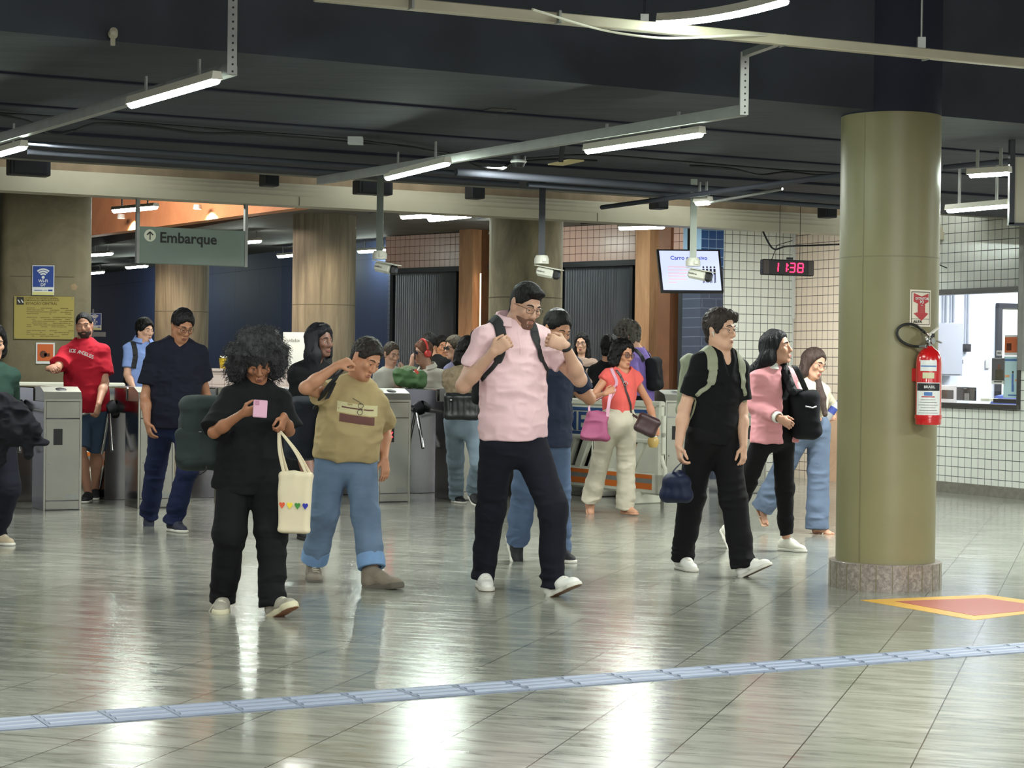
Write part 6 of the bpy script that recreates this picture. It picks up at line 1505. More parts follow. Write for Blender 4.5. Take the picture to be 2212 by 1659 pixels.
sh1 = f.shirt('polo_shirt', pol, [(-0.02, 0.192, 0.74), (0.12, 0.188, 0.78, 0.01), (0.4, 0.183, 0.8, 0.015), (0.68, 0.186, 0.74), (0.88, 0.15, 0.66)], sleeve=0.62, sr=(0.080, 0.072), hem=-0.02, collar=pol, folds=[(0.007, (7, 7, 15), 1), (0.004, (16, 16, 22), 2)], vneck=0.0, shk=1.08)
f.trousers(cloth('navy_trousers', (20, 21, 32)), (0.104, 0.080, 0.062), waist=0.17, hipw=0.172, hemup=-0.01)
f.hairshell(hairm('black', (16, 14, 16)), 0.006, 0.070, 0.004, noise=0.002, extra=[P_(f.hp(0, 0.090, 0.058), f.hp(0, 0.104, 0.0), 0.047*f.hs, 0.042*f.hs, f.hM(1.1, 0.5, 1), 0.02, clips=[(A3(f.hp(0, 0.066, 0.083)), A3((f.H[2]-f.H[1]*0.5).normalized()), 0.01)])])
q = f.hs
sdf_obj('beard', [P_(f.hp(0, -0.048, 0.024), f.hp(0, -0.048, 0.024), 1, 1, f.hM(0.0655, 0.0715, 0.0672), 0.01, clips=[(A3(f.hp(0, -0.046, 0.0)), A3((f.H[1]*1.0+f.H[2]*0.12).normalized()), 0.008), (A3(f.hp(0, -0.07, -0.01)), A3(-f.H[2]), 0.01)]), P_(f.hp(-0.016, -0.098, 0.060), f.hp(0.016, -0.098, 0.060), 0.0212*q, None, None, 0.02),
    P_(f.hp(-0.02, -0.056, 0.082), f.hp(0.02, -0.056, 0.082), 0.0055*q, None, None, 0.004), P_(f.hp(-0.018, -0.0685, 0.093), f.hp(0.018, -0.0685, 0.095), 0.0105*q, None, None, 0.003, 'sub')], 0.004, mat('stubble', (116, 82, 68), 0.9, bump=0.8, bscale=160), f.root, folds=[(0.0015, (120, 120, 120), 3)])
f.glasses(M_glsf, 0.0013)
f.shoe(0, mat('leather_white', (226, 224, 218), 0.45), M_wsole, M_wsole, solebot=M_brsole); f.shoe(1, mat('leather_white', (226, 224, 218), 0.45), M_wsole, M_wsole, solebot=M_brsole)
tr = bvh_of(sh1)
b = MB(); c = f.nk+f.tF*0.095-f.spn*0.09; 
ribbon('placket', [f.nk+f.tF*0.10-f.spn*0.02, f.nk+f.tF*0.14-f.spn*0.09, f.nk+f.tF*0.15-f.spn*0.16], 0.026, 0.002, pol, tr, sh1, 0.001)
b = MB(); w0 = f.wri[1]; ax = (f.wri[1]-f.elb[1]).normalized(); b.lathe(w0-ax*0.008, [(0.031, -0.012), (0.034, -0.008), (0.034, 0.008), (0.031, 0.012)], 24, ax=ax); o = b.obj('wristwatch', M_strap, None, smooth=True); tag(o, 'black wristwatch on the raised wrist of the man in pink', 'watch')
bp_c = f.nk-f.tF*0.22-f.spn*0.24
bk = empty('backpack', bp_c, 'black backpack worn by the man in the pink polo', 'backpack')
bag_sdf('pack', bp_c, f.tR, f.spn, 0.15, 0.07, 0.22, cloth('black_pack', (24, 25, 30)), '', parent=bk)
for sd_, hx_ in ((-1, 0), (1, 1)):
    p = [f.nk+f.tR*sd_*0.085*f.sc-f.tF*0.13-f.spn*0.08, f.nk+f.tR*sd_*0.095*f.sc-f.tF*0.04+f.spn*0.03, f.nk+f.tR*sd_*0.10*f.sc+f.tF*0.06+f.spn*0.01, f.nk+f.tR*sd_*0.115*f.sc+f.tF*0.13-f.spn*0.10, f.nk+f.tR*sd_*0.15*f.sc+f.tF*0.13-f.spn*0.20, f.nk+f.tR*sd_*0.195*f.sc+f.tF*0.03-f.spn*0.30]
    ribbon('shoulder_strap', p, [0.062, 0.062, 0.062, 0.05, 0.026], 0.008, M_strap, tr, bk, 0.007)

# ---- 2 person with curly hair, black tee
sk = skin('brown', (150, 100, 72))
f = Fig('person with big curly hair in an oversized black tee looking at a phone', sk, 10.45, 0.87, 0.006, fem=True)
f.torso((540, 996), (553, 842), 14, 14, lean=-0.02, shw=0.185)
f.begin()
f.head(556, 782, 16, 24, -3, -0.06, 1.16)
f.arm(0, (462, 934, -1), (524, 893, -1), dict(d=Vector((0.93, -0.15, 0.28)), palm=(0.0, 0.75, 0.66), thumb=(0.1, 0.2, 1), curl=0.55, tcurl=0.5, curls=(0.35, 0.55, 0.6, 0.65)))
f.arm(1, (624, 930, (-0.0,)), (613, 900, (-0.20,)), dict(d=Vector((-0.1, -0.45, -0.85)), palm=(-0.9, 0.3, 0), thumb=(-0.2, -1, 0.5), curl=0.85, tcurl=0.8))
f.leg(0, None, 4, floor=(482, 1318)); f.leg(1, None, 44, pitch=24, floor=(590, 1330))
f.finish(); f.face(M_brow, M_lipd, op=0.25)
bt = cloth('black_tee', (15, 15, 18))
sh2 = f.shirt('oversized_tee', bt, [(-0.42, 0.222, 0.72), (-0.2, 0.205, 0.72), (0.2, 0.19, 0.74), (0.6, 0.185, 0.72), (0.86, 0.15, 0.66)], sleeve=0.95, sr=(0.092, 0.098), hem=-0.42, folds=[(0.009, (6, 6, 9), 12), (0.004, (16, 16, 22), 13)], hemtilt=-0.06)
f.trousers(bt, (0.108, 0.098, 0.078), waist=0.16, hemup=-0.012, folds=None)
f.shoe(0, mat('suede_grey', (150, 144, 132), 0.8, var=0.1, vscale=30), mat('sole_cream', (196, 188, 160), 0.6), mat('lace_cream', (206, 200, 182), 0.8), k=1.1, chunky=1.0, solebot=mat('sole_rust', (142, 92, 62), 0.7)); f.shoe(1, MATS['suede_grey'], MATS['sole_cream'], MATS['lace_cream'], k=1.1, chunky=1.0, solebot=MATS['sole_rust'])
T, U, X = f.footframe(0); b = MB(); a0 = f.ank[0]+T*0.05; b.tube([a0, a0+X*0.045-U*0.04, a0+X*0.075-U*0.088], 0.003, 6); setpar(b.obj('loose_lace', MATS['lace_cream']), f.root)
# curly hair: a cloud of small locks
hb = hairm('afro', (52, 51, 54)); q = f.hs; rnd = random.Random(9); pr = []
hcx = f.hp(-0.008, 0.055, -0.030)
cores = [((0, 0.05, -0.03), 0.115), ((-0.085, 0.035, -0.02), 0.075), ((0.085, 0.04, -0.02), 0.075), ((-0.10, -0.03, -0.02), 0.062), ((0.10, -0.02, -0.02), 0.062), ((-0.04, 0.11, 0.0), 0.07), ((0.05, 0.11, 0.0), 0.07), ((0, 0.07, 0.045), 0.062), ((-0.11, -0.085, -0.03), 0.042), ((0.105, -0.08, -0.03), 0.04)]
for c_, r_ in cores: pr.append(P_(f.hp(c_[0]*1.05, c_[1]+0.006, c_[2]), f.hp(c_[0]*1.05, c_[1]+0.006, c_[2]), r_*1.05*q, None, None, 0.02))
hair0 = None
pr.append(P_(f.hp(0, -0.052, 0.12), f.hp(0, 0.0, 0.15), 0.066*q, 0.058*q, f.hM(1, 1.1, 1), 0.01, 'sub'))
V, Q = grow(pr, 0.007, folds=[(0.012, (22, 22, 22), 4), (0.007, (45, 45, 45), 5)]); ho = qmesh('hair', V, Q, hb, f.root)
idx = np.arange(len(V)); rr = np.random.RandomState(3); idx = rr.choice(len(V), 1700, replace=False); cen = np.array(f.hp(0, 0.03, -0.03))
b = MB()
for i in idx:
    p = Vector(V[i]); d = (p-Vector(cen)).normalized(); u = d.orthogonal().normalized(); v = d.cross(u); pts = []; ph = rnd.random()*6.28; L_ = rnd.uniform(0.012, 0.038)*q; r_ = rnd.uniform(0.003, 0.0065)*q
    fz = (p-f.hc).dot(f.H[2]); fy = (p-f.hc).dot(f.H[1])
    if fz > 0.075*q and fy < 0.05*q: continue
    for k in range(7): a = ph+k*1.5; pts.append(p-d*0.004+d*(L_*k/6)+u*(math.cos(a)*r_)+v*(math.sin(a)*r_)-UP*(0.003*k*k/9))
    b.tube(pts, 0.0010, 3, cap=False)
o = b.obj('curls', hb, ho); o['kind'] = 'stuff'
# phone
hd = f.tips[0]; pc = W(562, 883, hd['mid'].y-0.035); ph = empty('smartphone', pc, 'pink smartphone held up by the curly-haired person', 'phone')
pX = Vector((0.95, 0.22, 0.05)).normalized(); pZ = Vector((0.0, 0.35, 0.93)).normalized(); pY = pZ.cross(pX).normalized(); pX = pY.cross(pZ)
b = MB(); b.box(pc, (0.074, 0.009, 0.098), (pX, pY, pZ), 0.004); b.obj('case', mat('phone_pink', (196, 150, 170), 0.35), ph)
b = MB(); b.box(pc+pY*0.0055, (0.066, 0.002, 0.09), (pX, pY, pZ)); b.obj('screen', mat('phone_screen', (120, 140, 180), 0.2, emit=0.6), ph)
b = MB(); b.box(pc-pY*0.0055+pZ*0.03-pX*0.018, (0.024, 0.003, 0.024), (pX, pY, pZ), 0.001); b.obj('lens_island', mat('phone_pink2', (170, 120, 140), 0.3), ph)
# tote
hw = f.tips[1]['mid']; Yt = hw.y
tt = empty('tote_bag', hw, 'cream cotton tote bag with four coloured hearts', 'bag')
M_tote = mat('cotton_cream', (214, 200, 172), 0.9, bump=0.1, bscale=200, var=0.04)
c_ = W(637, 1086, Yt); tX = Vector((0.97, -0.2, -0.02)).normalized(); tZ = Vector((0.02, 0, 1)).normalized()
bag_sdf('bag_body', c_, tX, tZ, 0.088, 0.024, 0.158, M_tote, '', h=0.006, parent=tt, rnd_=0.012, folds=[(0.005, (8, 8, 3), 21)])
tn = tZ.cross(tX).normalized(); tn = tn if tn.y < 0 else -tn
for k, (dx, dy) in enumerate(((-0.03, -0.02), (0.05, -0.02), (-0.025, 0.02), (0.055, 0.02))):
    b0 = c_+tX*(dx*1.6-0.01)+tZ*0.15-tn*dy
    ribbon('handle', [b0, b0*0.5+hw*0.5+tX*0.012*(1 if dx > 0 else -1), hw-UP*0.01], 0.018, 0.003, M_tote, None, tt, side=tX)
for k, (colr, nm) in enumerate((((210, 84, 50), 'orange'), ((232, 206, 60), 'yellow'), ((60, 132, 56), 'green'), ((44, 46, 150), 'blue'))):
    o_ = c_+tX*(-0.060+0.043*k)+tZ*(-0.012)+tn*0.036; s_ = 0.0155; pts = []
    for i in range(24):
        t = 2*math.pi*i/24; x = 16*math.sin(t)**3; y = 13*math.cos(t)-5*math.cos(2*t)-2*math.cos(3*t)-math.cos(4*t); pts.append(o_+tX*(x*s_/16)+tZ*(y*s_*1.25/16))
    b = MB(); b.poly(pts, 0.003, tn); b.obj('heart', mat('heart_'+nm, colr, 0.7), tt)['label'] = nm+' heart'
# backpack
bc = W(440, 935, f.Y+0.17); bk = empty('backpack', bc, 'grey-green backpack hanging behind the curly-haired person', 'backpack')
M_bg = cloth('greygreen', (44, 52, 52), 0.8); bag_sdf('pack', bc, Vector((1, 0.2, 0)), Vector((0.06, 0, 1)), 0.14, 0.11, 0.20, M_bg, '', parent=bk, rnd_=0.05)
bag_sdf('front_pocket', bc+Vector((-0.05, -0.09, -0.07)), Vector((1, 0.2, 0)), UP, 0.085, 0.03, 0.09, M_bg, '', parent=bk, rnd_=0.025)
ribbon('strap_tail', [bc+Vector((0.02, -0.08, -0.15)), bc+Vector((0.03, -0.1, -0.2)), bc+Vector((-0.02, -0.1, -0.235))], 0.012, 0.003, M_strap, None, bk, side=(1, 0, 0))
b = MB(); b.box(bc+Vector((0.0, -0.12, 0.01)), (0.022, 0.01, 0.008), None, 0.003); b.obj('zip_pull', M_chr, bk)

# ---- 3 man in tan tee scratching his neck
sk = skin('tan', (188, 134, 104))
f = Fig('man in a tan printed tee and blue jeans scratching the back of his neck', sk, 11.85, 0.93, 0.006, bulk=1.12)
f.torso((747, 975), (766, 843), 18, 18, lean=-0.05, shw=0.185, shl=(0.02, -0.01))
f.begin()
f.head(790, 776, 46, 26, 14, -0.10, 1.12)
f.arm(0, (660, 838, -1), (728, 790, -1), dict(d=Vector((0.85, 0.35, 0.35)), palm=(0.35, 0.7, -0.5), thumb=(0.3, 0, -0.9), curl=0.85, tcurl=0.9))
f.arm(1, (832, 925, 1), (830, 990, -1), dict(d=Vector((0.12, -0.1, -1)), palm=(-0.7, 0.6, 0), thumb=(0, -1, 0), curl=0.3, tcurl=0.3))
f.leg(0, None, 14, floor=(676, 1252), L1=0.40, L2=0.395, kdir=(0.3, -1, 0)); f.leg(1, None, 70, pitch=8, floor=(804, 1270), L1=0.40, L2=0.395, kdir=(0.1, -1, 0))
f.finish(); f.face(M_brow, op=0.3)
tan_ = cloth('tan_tee', (168, 148, 108)); pw_ = cloth('print_pale', (200, 190, 150)); pm_ = cloth('print_maroon', (104, 72, 66))
sh3 = f.shirt('tan_tee', tan_, [(-0.06, 0.186, 0.78), (0.12, 0.188, 0.86, 0.02), (0.4, 0.186, 0.86, 0.02), (0.68, 0.180, 0.74), (0.88, 0.15, 0.66)], sleeves=(0.42, 0.75), sr=(0.082, 0.080), hem=-0.06, folds=[(0.010, (5, 5, 12), 31), (0.004, (16, 16, 22), 32)], hemtilt=0.06)
tr = bvh_of(sh3); decal('pale_print', f, -0.125, 0.13, 0.060, 0.122, pw_, sh3, tr, 0.03); decal('maroon_print', f, -0.11, 0.11, 0.128, 0.176, pm_, sh3, tr, 0.03); decal('print_line', f, -0.10, 0.10, 0.084, 0.092, pm_, sh3, tr, 0.03, 0.0022)
jean = mat('denim_blue', (98, 116, 140), 0.85, bump=0.12, bscale=300, var=0.22, vscale=5, spec=0.2)
f.trousers(jean, (0.104, 0.082, 0.072), waist=0.17, hipw=0.172, hemup=0.075, folds=None, seed=7)
for i in (0, 1):
    T, U, X = f.footframe(i); v = (f.ank[i]-f.knee[i]).normalized(); c0 = f.ank[i]-v*0.075
    b = MB(); b.lathe(c0, [(0.080, -0.045), (0.085, -0.04), (0.087, 0.0), (0.085, 0.038), (0.080, 0.042), (0.06, 0.04)], 32, ax=v); b.obj('rolled_cuff', mat('denim_pale', (112, 144, 184), 0.85, bump=0.12, bscale=300, var=0.12, vscale=12), f.root, smooth=True)
f.hairshell(hairm('darkbrown', (40, 34, 32)), 0.012, 0.072, -0.004, noise=0.005, freq=(60, 60, 60))
bootm = mat('boot_suede', (124, 114, 100), 0.85, var=0.12, vscale=20, bump=0.3, bscale=60)
f.shoe(0, bootm, mat('boot_sole', (92, 86, 76), 0.8), MATS['lace_cream'], k=1.12, high=0.04, chunky=0.8); f.shoe(1, bootm, MATS['boot_sole'], None, k=1.12, high=0.04, chunky=0.8)
tr = bvh_of(sh3)
bk = empty('backpack', f.nk-f.tR*0.2-f.tF*0.16-f.spn*0.2, 'dark blue-grey backpack slipping behind the man in the tan tee', 'backpack')
bc = W(655, 925, f.Y+0.16); M_bn = cloth('slate_pack', (28, 33, 44), 0.7); bag_sdf('pack', bc, Vector((1, 0.3, 0)), Vector((0.12, 0, 1)), 0.11, 0.10, 0.19, M_bn, '', parent=bk, rnd_=0.05)
ribbon('shoulder_strap', [W(752, 790, f.Y-0.2), W(738, 800, f.Y-0.3), W(720, 822, f.Y-0.33), W(700, 850, f.Y-0.25), W(682, 880, f.Y-0.08)], [0.055, 0.075, 0.08, 0.05], 0.016, M_strap, None, bk, side=(0.8, 0.1, 0.6))
ribbon('strap_end', [W(722, 828, f.Y-0.33), W(712, 850, f.Y-0.3), W(706, 862, f.Y-0.3)], 0.03, 0.006, M_strap, None, bk, side=(0.9, 0, 0.3))
g3 = empty('reading_glasses', f.nk+f.tF*0.15-f.spn*0.06, 'folded reading glasses hanging from the collar of the tan tee', 'glasses'); b = MB()
o_ = f.nk+f.tF*0.155-f.spn*0.045
b.tube([o_-f.tR*0.045+f.spn*0.02, o_+f.tR*0.002, o_+f.tR*0.012-f.spn*0.012+f.tF*0.01], 0.002, 6); 
for e in (0, 1): b.tube([o_+f.tR*(0.01)-f.spn*(0.02+0.04*e)+f.tF*0.012+f.tR*0.016*math.cos(t*0.7)+f.spn*0.016*math.sin(t*0.7) for t in range(9)], 0.0018, 6, closed=True)
b.obj('frame', M_glsl, g3)

# ---- 4 young man in black with olive straps
sk = skin('pale', (202, 158, 134))
f = Fig('young man in a black V-neck shirt with glasses and white earbud', sk, 12.6, 0.985, 0.006, bulk=0.95)
f.torso((1540, 932), (1556, 768), 30, 30, shw=0.185)
f.begin()
f.head(1556, 712, 50, 2, 0, -0.02, 1.10)
f.arm(0, (1478, 884, 1), (1466, 962, -1), dict(d=Vector((0.10, -0.15, -1)), palm=(0.9, 0.2, 0), thumb=(0.1, -1, 0), curl=0.55, tcurl=0.5))
f.arm(1, (1602, 890, 1), (1606, 962, -1), dict(d=Vector((0.02, -0.1, -1)), palm=(-0.8, 0.5, 0), thumb=(0, -1, 0), curl=0.4))
f.leg(0, None, 24, floor=(1474, 1230)); f.leg(1, None, 58, pitch=26, floor=(1604, 1246))
f.finish(); f.face(M_brow)
blk = cloth('black_shirt', (10, 10, 14)); sh4 = f.shirt('v_neck_shirt', blk, [(-0.16, 0.186, 0.70), (0.1, 0.178, 0.70), (0.4, 0.172, 0.70), (0.7, 0.182, 0.70), (0.88, 0.15, 0.62)], sleeve=0.72, sr=(0.084, 0.082), hem=-0.16, vneck=0.13, folds=[(0.006, (6, 6, 12), 41), (0.003, (16, 16, 22), 42)], collar=None)
f.trousers(cloth('black_trousers', (14, 13, 16)), (0.112, 0.094, 0.080), waist=0.165, hemup=-0.012)
f.hairshell(hairm('brown', (48, 40, 38)), 0.013, 0.074, -0.03, noise=0.006, freq=(50, 50, 50), seed=6, back=-0.09, extra=[P_(f.hp(-0.01, 0.098, 0.062), f.hp(0.045, 0.085, 0.076), 0.027*f.hs, 0.02*f.hs, None, 0.02), P_(f.hp(0.04, 0.088, 0.075), f.hp(0.062, 0.062, 0.07), 0.02*f.hs, 0.014*f.hs, None, 0.01), P_(f.hp(-0.068, 0.03, 0.02), f.hp(-0.072, -0.01, 0.02), 0.016*f.hs, 0.012*f.hs, None, 0.01)])
f.glasses(M_glsl, 0.0011)
b = MB(); c0 = f.hp(-0.088, -0.018, 0.004); b.lathe(c0, [(0, 0.006), (0.007, 0.004), (0.008, -0.004)], 10, ax=-f.H[0]); b.tube([c0-f.H[0]*0.004, c0-f.H[0]*0.004-f.H[1]*0.026+f.H[2]*0.012], 0.0033, 8); o = b.obj('earbud', M_wsole); tag(o, 'white wireless earbud in the ear of the young man in black', 'earbud')
f.shoe(0, MATS['leather_white'], M_wsole, MATS['lace_cream'], solebot=mat('sole_brown', (96, 76, 62), 0.7)); f.shoe(1, MATS['leather_white'], M_wsole, MATS['lace_cream'], solebot=MATS['sole_brown'])
tr = bvh_of(sh4)
M_ol = cloth('olive_strap', (138, 140, 120), 0.7); bp_c = f.nk-f.tF*0.20-f.spn*0.22; bk = empty('backpack', bp_c, 'olive backpack worn by the young man in black', 'backpack')
bag_sdf('pack', bp_c, f.tR, f.spn, 0.145, 0.08, 0.21, M_ol, '', parent=bk, rnd_=0.05)
for sd_ in (-1, 1):
    p = [f.nk+f.tR*sd_*0.10-f.tF*0.12-f.spn*0.08, f.nk+f.tR*sd_*0.115-f.tF*0.03+f.spn*0.03, f.nk+f.tR*sd_*0.12+f.tF*0.07+f.spn*0.0, f.nk+f.tR*sd_*0.13+f.tF*0.12-f.spn*0.10, f.nk+f.tR*sd_*0.145+f.tF*0.11-f.spn*0.20, f.nk+f.tR*sd_*0.19+f.tF*0.0-f.spn*0.28]
    ribbon('shoulder_strap', p, [0.07, 0.07, 0.07, 0.055, 0.03], 0.010, M_ol, tr, bk, 0.008)
    ribbon('webbing', [f.nk+f.tR*sd_*0.18+f.tF*0.03-f.spn*0.26, f.nk+f.tR*sd_*0.2+f.tF*0.0-f.spn*0.38, f.nk+f.tR*sd_*0.19-f.tF*0.04-f.spn*0.46], 0.02, 0.004, M_ol, tr, bk, 0.004)
hm_ = f.tips[0]['mid']; lc = W(1462, 1055, hm_.y); lb = empty('lunch_bag', lc, 'small navy lunch bag carried by the young man in black', 'bag')
M_nv = cloth('navy_nylon', (22, 28, 54), 0.6, bump=0.2)
bag_sdf('bag_body', lc, Vector((0.95, -0.3, 0)), Vector((0, 0, 1)), 0.105, 0.075, 0.088, M_nv, '', parent=lb, rnd_=0.045, taper=0.35, extra=[P_(lc+UP*0.06+Vector((-.03, 0, 0)), lc+UP*0.10+Vector((0.02, 0, 0)), 0.035, 0.022, None, 0.03)])
for dy in (-0.02, 0.02): ribbon('handle', [lc+Vector((-0.045, dy, 0.085)), lc+Vector((0.0, dy, 0.14)), hm_+Vector((0.0, 0, -0.03)), lc+Vector((0.045, dy, 0.13)), lc+Vector((0.055, dy, 0.085))], 0.022, 0.004, M_nv, None, lb, side=(0, 1, 0))

# ---- 5 man in navy
sk = skin('brown2', (150, 104, 78))
f = Fig('man in a dark navy shirt and blue jeans looking down as he walks', sk, 15.3, 1.0, 0.0075, bulk=1.04)
f.torso((376, 902), (384, 745), 20, 20, shw=0.20)
f.begin(); f.head(394, 704, 34, 24, 4, -0.05, 1.06)
f.arm(0, (314, 858, 1), (318, 912, -1), dict(d=Vector((0.25, -0.1, -1)), palm=(0.8, 0.5, 0), thumb=(0.2, -1, 0), curl=0.45))
f.arm(1, (440, 838, 1), (456, 900, 1), dict(curl=0.4, palm=(-1, 0, 0)))
f.leg(0, (322, 1108, 0.42), 20, pitch=-52); f.leg(1, None, 42, floor=(375, 1148))
f.finish(); f.face(M_brow, M_lipd)
sh5 = f.shirt('navy_shirt', cloth('navy_shirt', (14, 16, 30)), [(-0.14, 0.19, 0.72), (0.1, 0.186, 0.76), (0.4, 0.186, 0.76), (0.7, 0.19, 0.72), (0.88, 0.155, 0.64)], sleeve=0.72, sr=(0.086, 0.088), hem=-0.14, vneck=0.05)
f.trousers(cloth('indigo', (24, 31, 62), 0.85), (0.098, 0.080, 0.072), waist=0.165)
f.hairshell(hairm('black', (16, 14, 16)), 0.013, 0.070, 0.0, noise=0.004); f.glasses(M_glsf, 0.0015)
shm = mat('canvas_dark', (38, 40, 56), 0.8); f.shoe(0, shm, M_wsole, h=0.006); f.shoe(1, shm, M_wsole, mat('lace_dark', (30, 30, 40), 0.8), h=0.006)

# ---- 6 man in red LOS ANGELES tee
sk = skin('tan2', (184, 136, 112))
f = Fig('bearded man in a red printed tee passing the leftmost turnstile', sk, 18.3, 1.0, 0.009, bulk=1.12)
f.torso((190, 872), (180, 748), -4, -4, shw=0.20)
f.begin(); f.head(182, 704, 6, 2, -6, 0.0, 1.03)
f.arm(0, (122, 797, -1), (104, 796, -1), dict(d=Vector((0.5, -0.6, 0.05)), palm=(0.3, 0.4, -0.9), curl=0.8, thumb=(0, 0, 1)))
f.arm(1, (226, 826, (-0.06,)), (213, 874, (-0.30,)), dict(d=Vector((-0.15, -0.3, -1)), palm=(-0.8, 0.4, 0), curl=0.7))
f.leg(0, None, 0, floor=(190, 1085)); f.leg(1, None, 10, floor=(206, 1078))
f.finish(); f.face(M_brow)
sh6 = f.shirt('red_tee', cloth('red_tee', (168, 26, 44)), [(-0.15, 0.185, 0.76), (0.15, 0.18, 0.82, 0.01), (0.5, 0.18, 0.76), (0.75, 0.178, 0.7), (0.9, 0.14, 0.64)], sleeve=0.72, sr=(0.082, 0.092), hem=-0.15)
f.trousers(cloth('denim_short', (70, 88, 112)), (0.10, 0.092, 0.09), short=0.98, waist=0.165); f.hairshell(hairm('black', (16, 14, 16)), 0.006, 0.082, 0.01, noise=0.002, h=0.006)
q = f.hs
sdf_obj('beard', [P_(f.hp(0, -0.050, 0.024), f.hp(0, -0.050, 0.024), 1, 1, f.hM(0.0675, 0.073, 0.069), 0.01, clips=[(A3(f.hp(0, -0.046, 0.0)), A3((f.H[1]*1.0+f.H[2]*0.15).normalized()), 0.008), (A3(f.hp(0, -0.07, -0.01)), A3(-f.H[2]), 0.01)]), P_(f.hp(-0.016, -0.098, 0.060), f.hp(0.016, -0.098, 0.060), 0.022*q, None, None, 0.02), P_(f.hp(-0.02, -0.056, 0.084), f.hp(0.02, -0.056, 0.084), 0.007*q, None, None, 0.004), P_(f.hp(-0.018, -0.0685, 0.097), f.hp(0.018, -0.0685, 0.097), 0.0105*q, None, None, 0.003, 'sub')], 0.006, mat('stubble2', (50, 36, 32), 0.9, bump=0.8, bscale=160), f.root)
f.shoe(0, mat('trainer_black', (22, 22, 26), 0.7), M_wsole, h=0.007); f.shoe(1, MATS['trainer_black'], M_wsole, h=0.007)
tr = bvh_of(sh6); txt = 'LOS ANGELES'
for i, ch in enumerate(txt):
    if ch == ' ': continue
    u = (i-(len(txt)-1)/2)/(len(txt)-1)*2; p = W(176+u*24, 762+u*7+u*u*2.5, f.Y-0.5); hit = tr.ray_cast(CAM, (p-CAM).normalized())
    if hit[0] is None: continue
    text_mesh(ch, 0.048, hit[0]-Vector((0, 0.004, 0)), Vector((0.97, -0.05+u*0.3, -0.2)), Vector((0.2+u*-0.05, 0, 1)), M_white, 'letter_'+ch.lower() if False else 'shirt_letter', sh6, bold=True)
# dark item held at his hip
c_ = W(236, 890, 18.6); o = bag_sdf('folded_cap', c_, Vector((1, 0.2, -0.2)), UP, 0.10, 0.05, 0.045, cloth('dark_cap', (42, 44, 44)), '', h=0.009, rnd_=0.03); tag(o, 'dark folded cap in the hand of the man in red', 'cap')

# ---- 7 young man in light blue shirt, far
sk7 = skin('pale', (202, 158, 134))
f = Fig('young man in a light blue shirt half hidden behind the man in navy', sk7, 21.0, 0.98, 0.010)
f.torso((308, 858), (308, 742), 30, 30); f.begin(); f.head(313, 714, 50, 4, 0, 0, 1.08)
f.arm(0, (275, 810, -1), (290, 842, -1), dict(curl=0.5)); f.arm(1, (335, 805, 1), (338, 845, -1), dict(curl=0.5)); f.leg(0, None, 20, floor=(295, 1048)); f.leg(1, None, 20, floor=(322, 1044))
f.finish(); f.face(M_brow); sh = f.shirt('blue_shirt', cloth('sky', (128, 152, 208)), [(-0.1, 0.165), (0.4, 0.16), (0.7, 0.165), (0.88, 0.14)], sleeve=0.7, sr=(0.072, 0.07), hem=-0.1, collar=MATS['cloth_sky'])
f.trousers(cloth('navy_trousers', (20, 21, 32)), h=0.012); f.hairshell(hairm('black', (16, 14, 16)), 0.016, 0.062, -0.01, noise=0.008, h=0.008); f.shoe(0, shm, M_wsole, h=0.009); f.shoe(1, shm, M_wsole, h=0.009)
tr = bvh_of(sh); bk = empty('backpack', f.nk-f.tF*0.2, 'black backpack of the young man in light blue', 'backpack'); bag_sdf('pack', f.nk-f.tF*0.2-f.spn*0.25, f.tR, f.spn, 0.14, 0.07, 0.2, MATS['cloth_black_pack'], '', h=0.012, parent=bk)
for sd_ in (-1, 1): ribbon('shoulder_strap', [f.nk+f.tR*sd_*0.11-f.tF*0.1-f.spn*0.1, f.nk+f.tR*sd_*0.12+f.spn*0.02, f.nk+f.tR*sd_*0.12+f.tF*0.11-f.spn*0.1, f.nk+f.tR*sd_*0.14+f.tF*0.11-f.spn*0.28], 0.055, 0.008, M_strap, tr, bk, 0.006)

# ---- 8 man in slate tee just behind the pink polo
sk = skin('tan3', (176, 126, 98))
f = Fig('man in a dark slate tee walking right behind the pink polo man', sk, 12.95, 0.97, 0.007, bulk=1.04)
f.torso((1176, 928), (1186, 762), 26, 26, shw=0.20); f.begin(); f.head(1203, 712, 38, 22, 4, -0.04, 1.10)
f.arm(0, (1130, 860, 1), (1150, 900, -1)); f.arm(1, (1274, 862, 1), (1214, 818, -1), dict(d=Vector((-0.9, -0.2, 0.1)), palm=(0, 0.9, 0), curl=0.6))
f.leg(0, (1118, 1160, 0.35), 30, pitch=-58); f.leg(1, None, 35, floor=(1208, 1212))
f.finish(); f.face(M_brow); sh8 = f.shirt('slate_tee', cloth('slate', (36, 42, 60)), [(-0.22, 0.198, 0.84), (0.2, 0.18, 0.8), (0.7, 0.18, 0.7), (0.88, 0.15, 0.64)], sleeve=0.72, sr=(0.078, 0.072), hem=-0.22, collar=None)
f.trousers(mat('denim_mid', (74, 92, 122), 0.85, bump=0.12, bscale=300, var=0.2, vscale=5), (0.10, 0.086, 0.078), waist=0.165, hemup=-0.01)
f.hairshell(hairm('black', (16, 14, 16)), 0.011, 0.072, 0.0, noise=0.004); trb = MATS['trainer_black']; f.shoe(0, trb, M_wsole, k=1.05, h=0.006); f.shoe(1, trb, M_wsole, h=0.006)
b = MB(); ax = (f.wri[1]-f.elb[1]).normalized()
for k in range(2): b.tube([f.wri[1]-ax*(0.02+0.012*k)+basis(ax)[0]*0.031*math.cos(t*.45)+basis(ax)[1]*0.031*math.sin(t*.45) for t in range(14)], 0.0035, 6, closed=True)
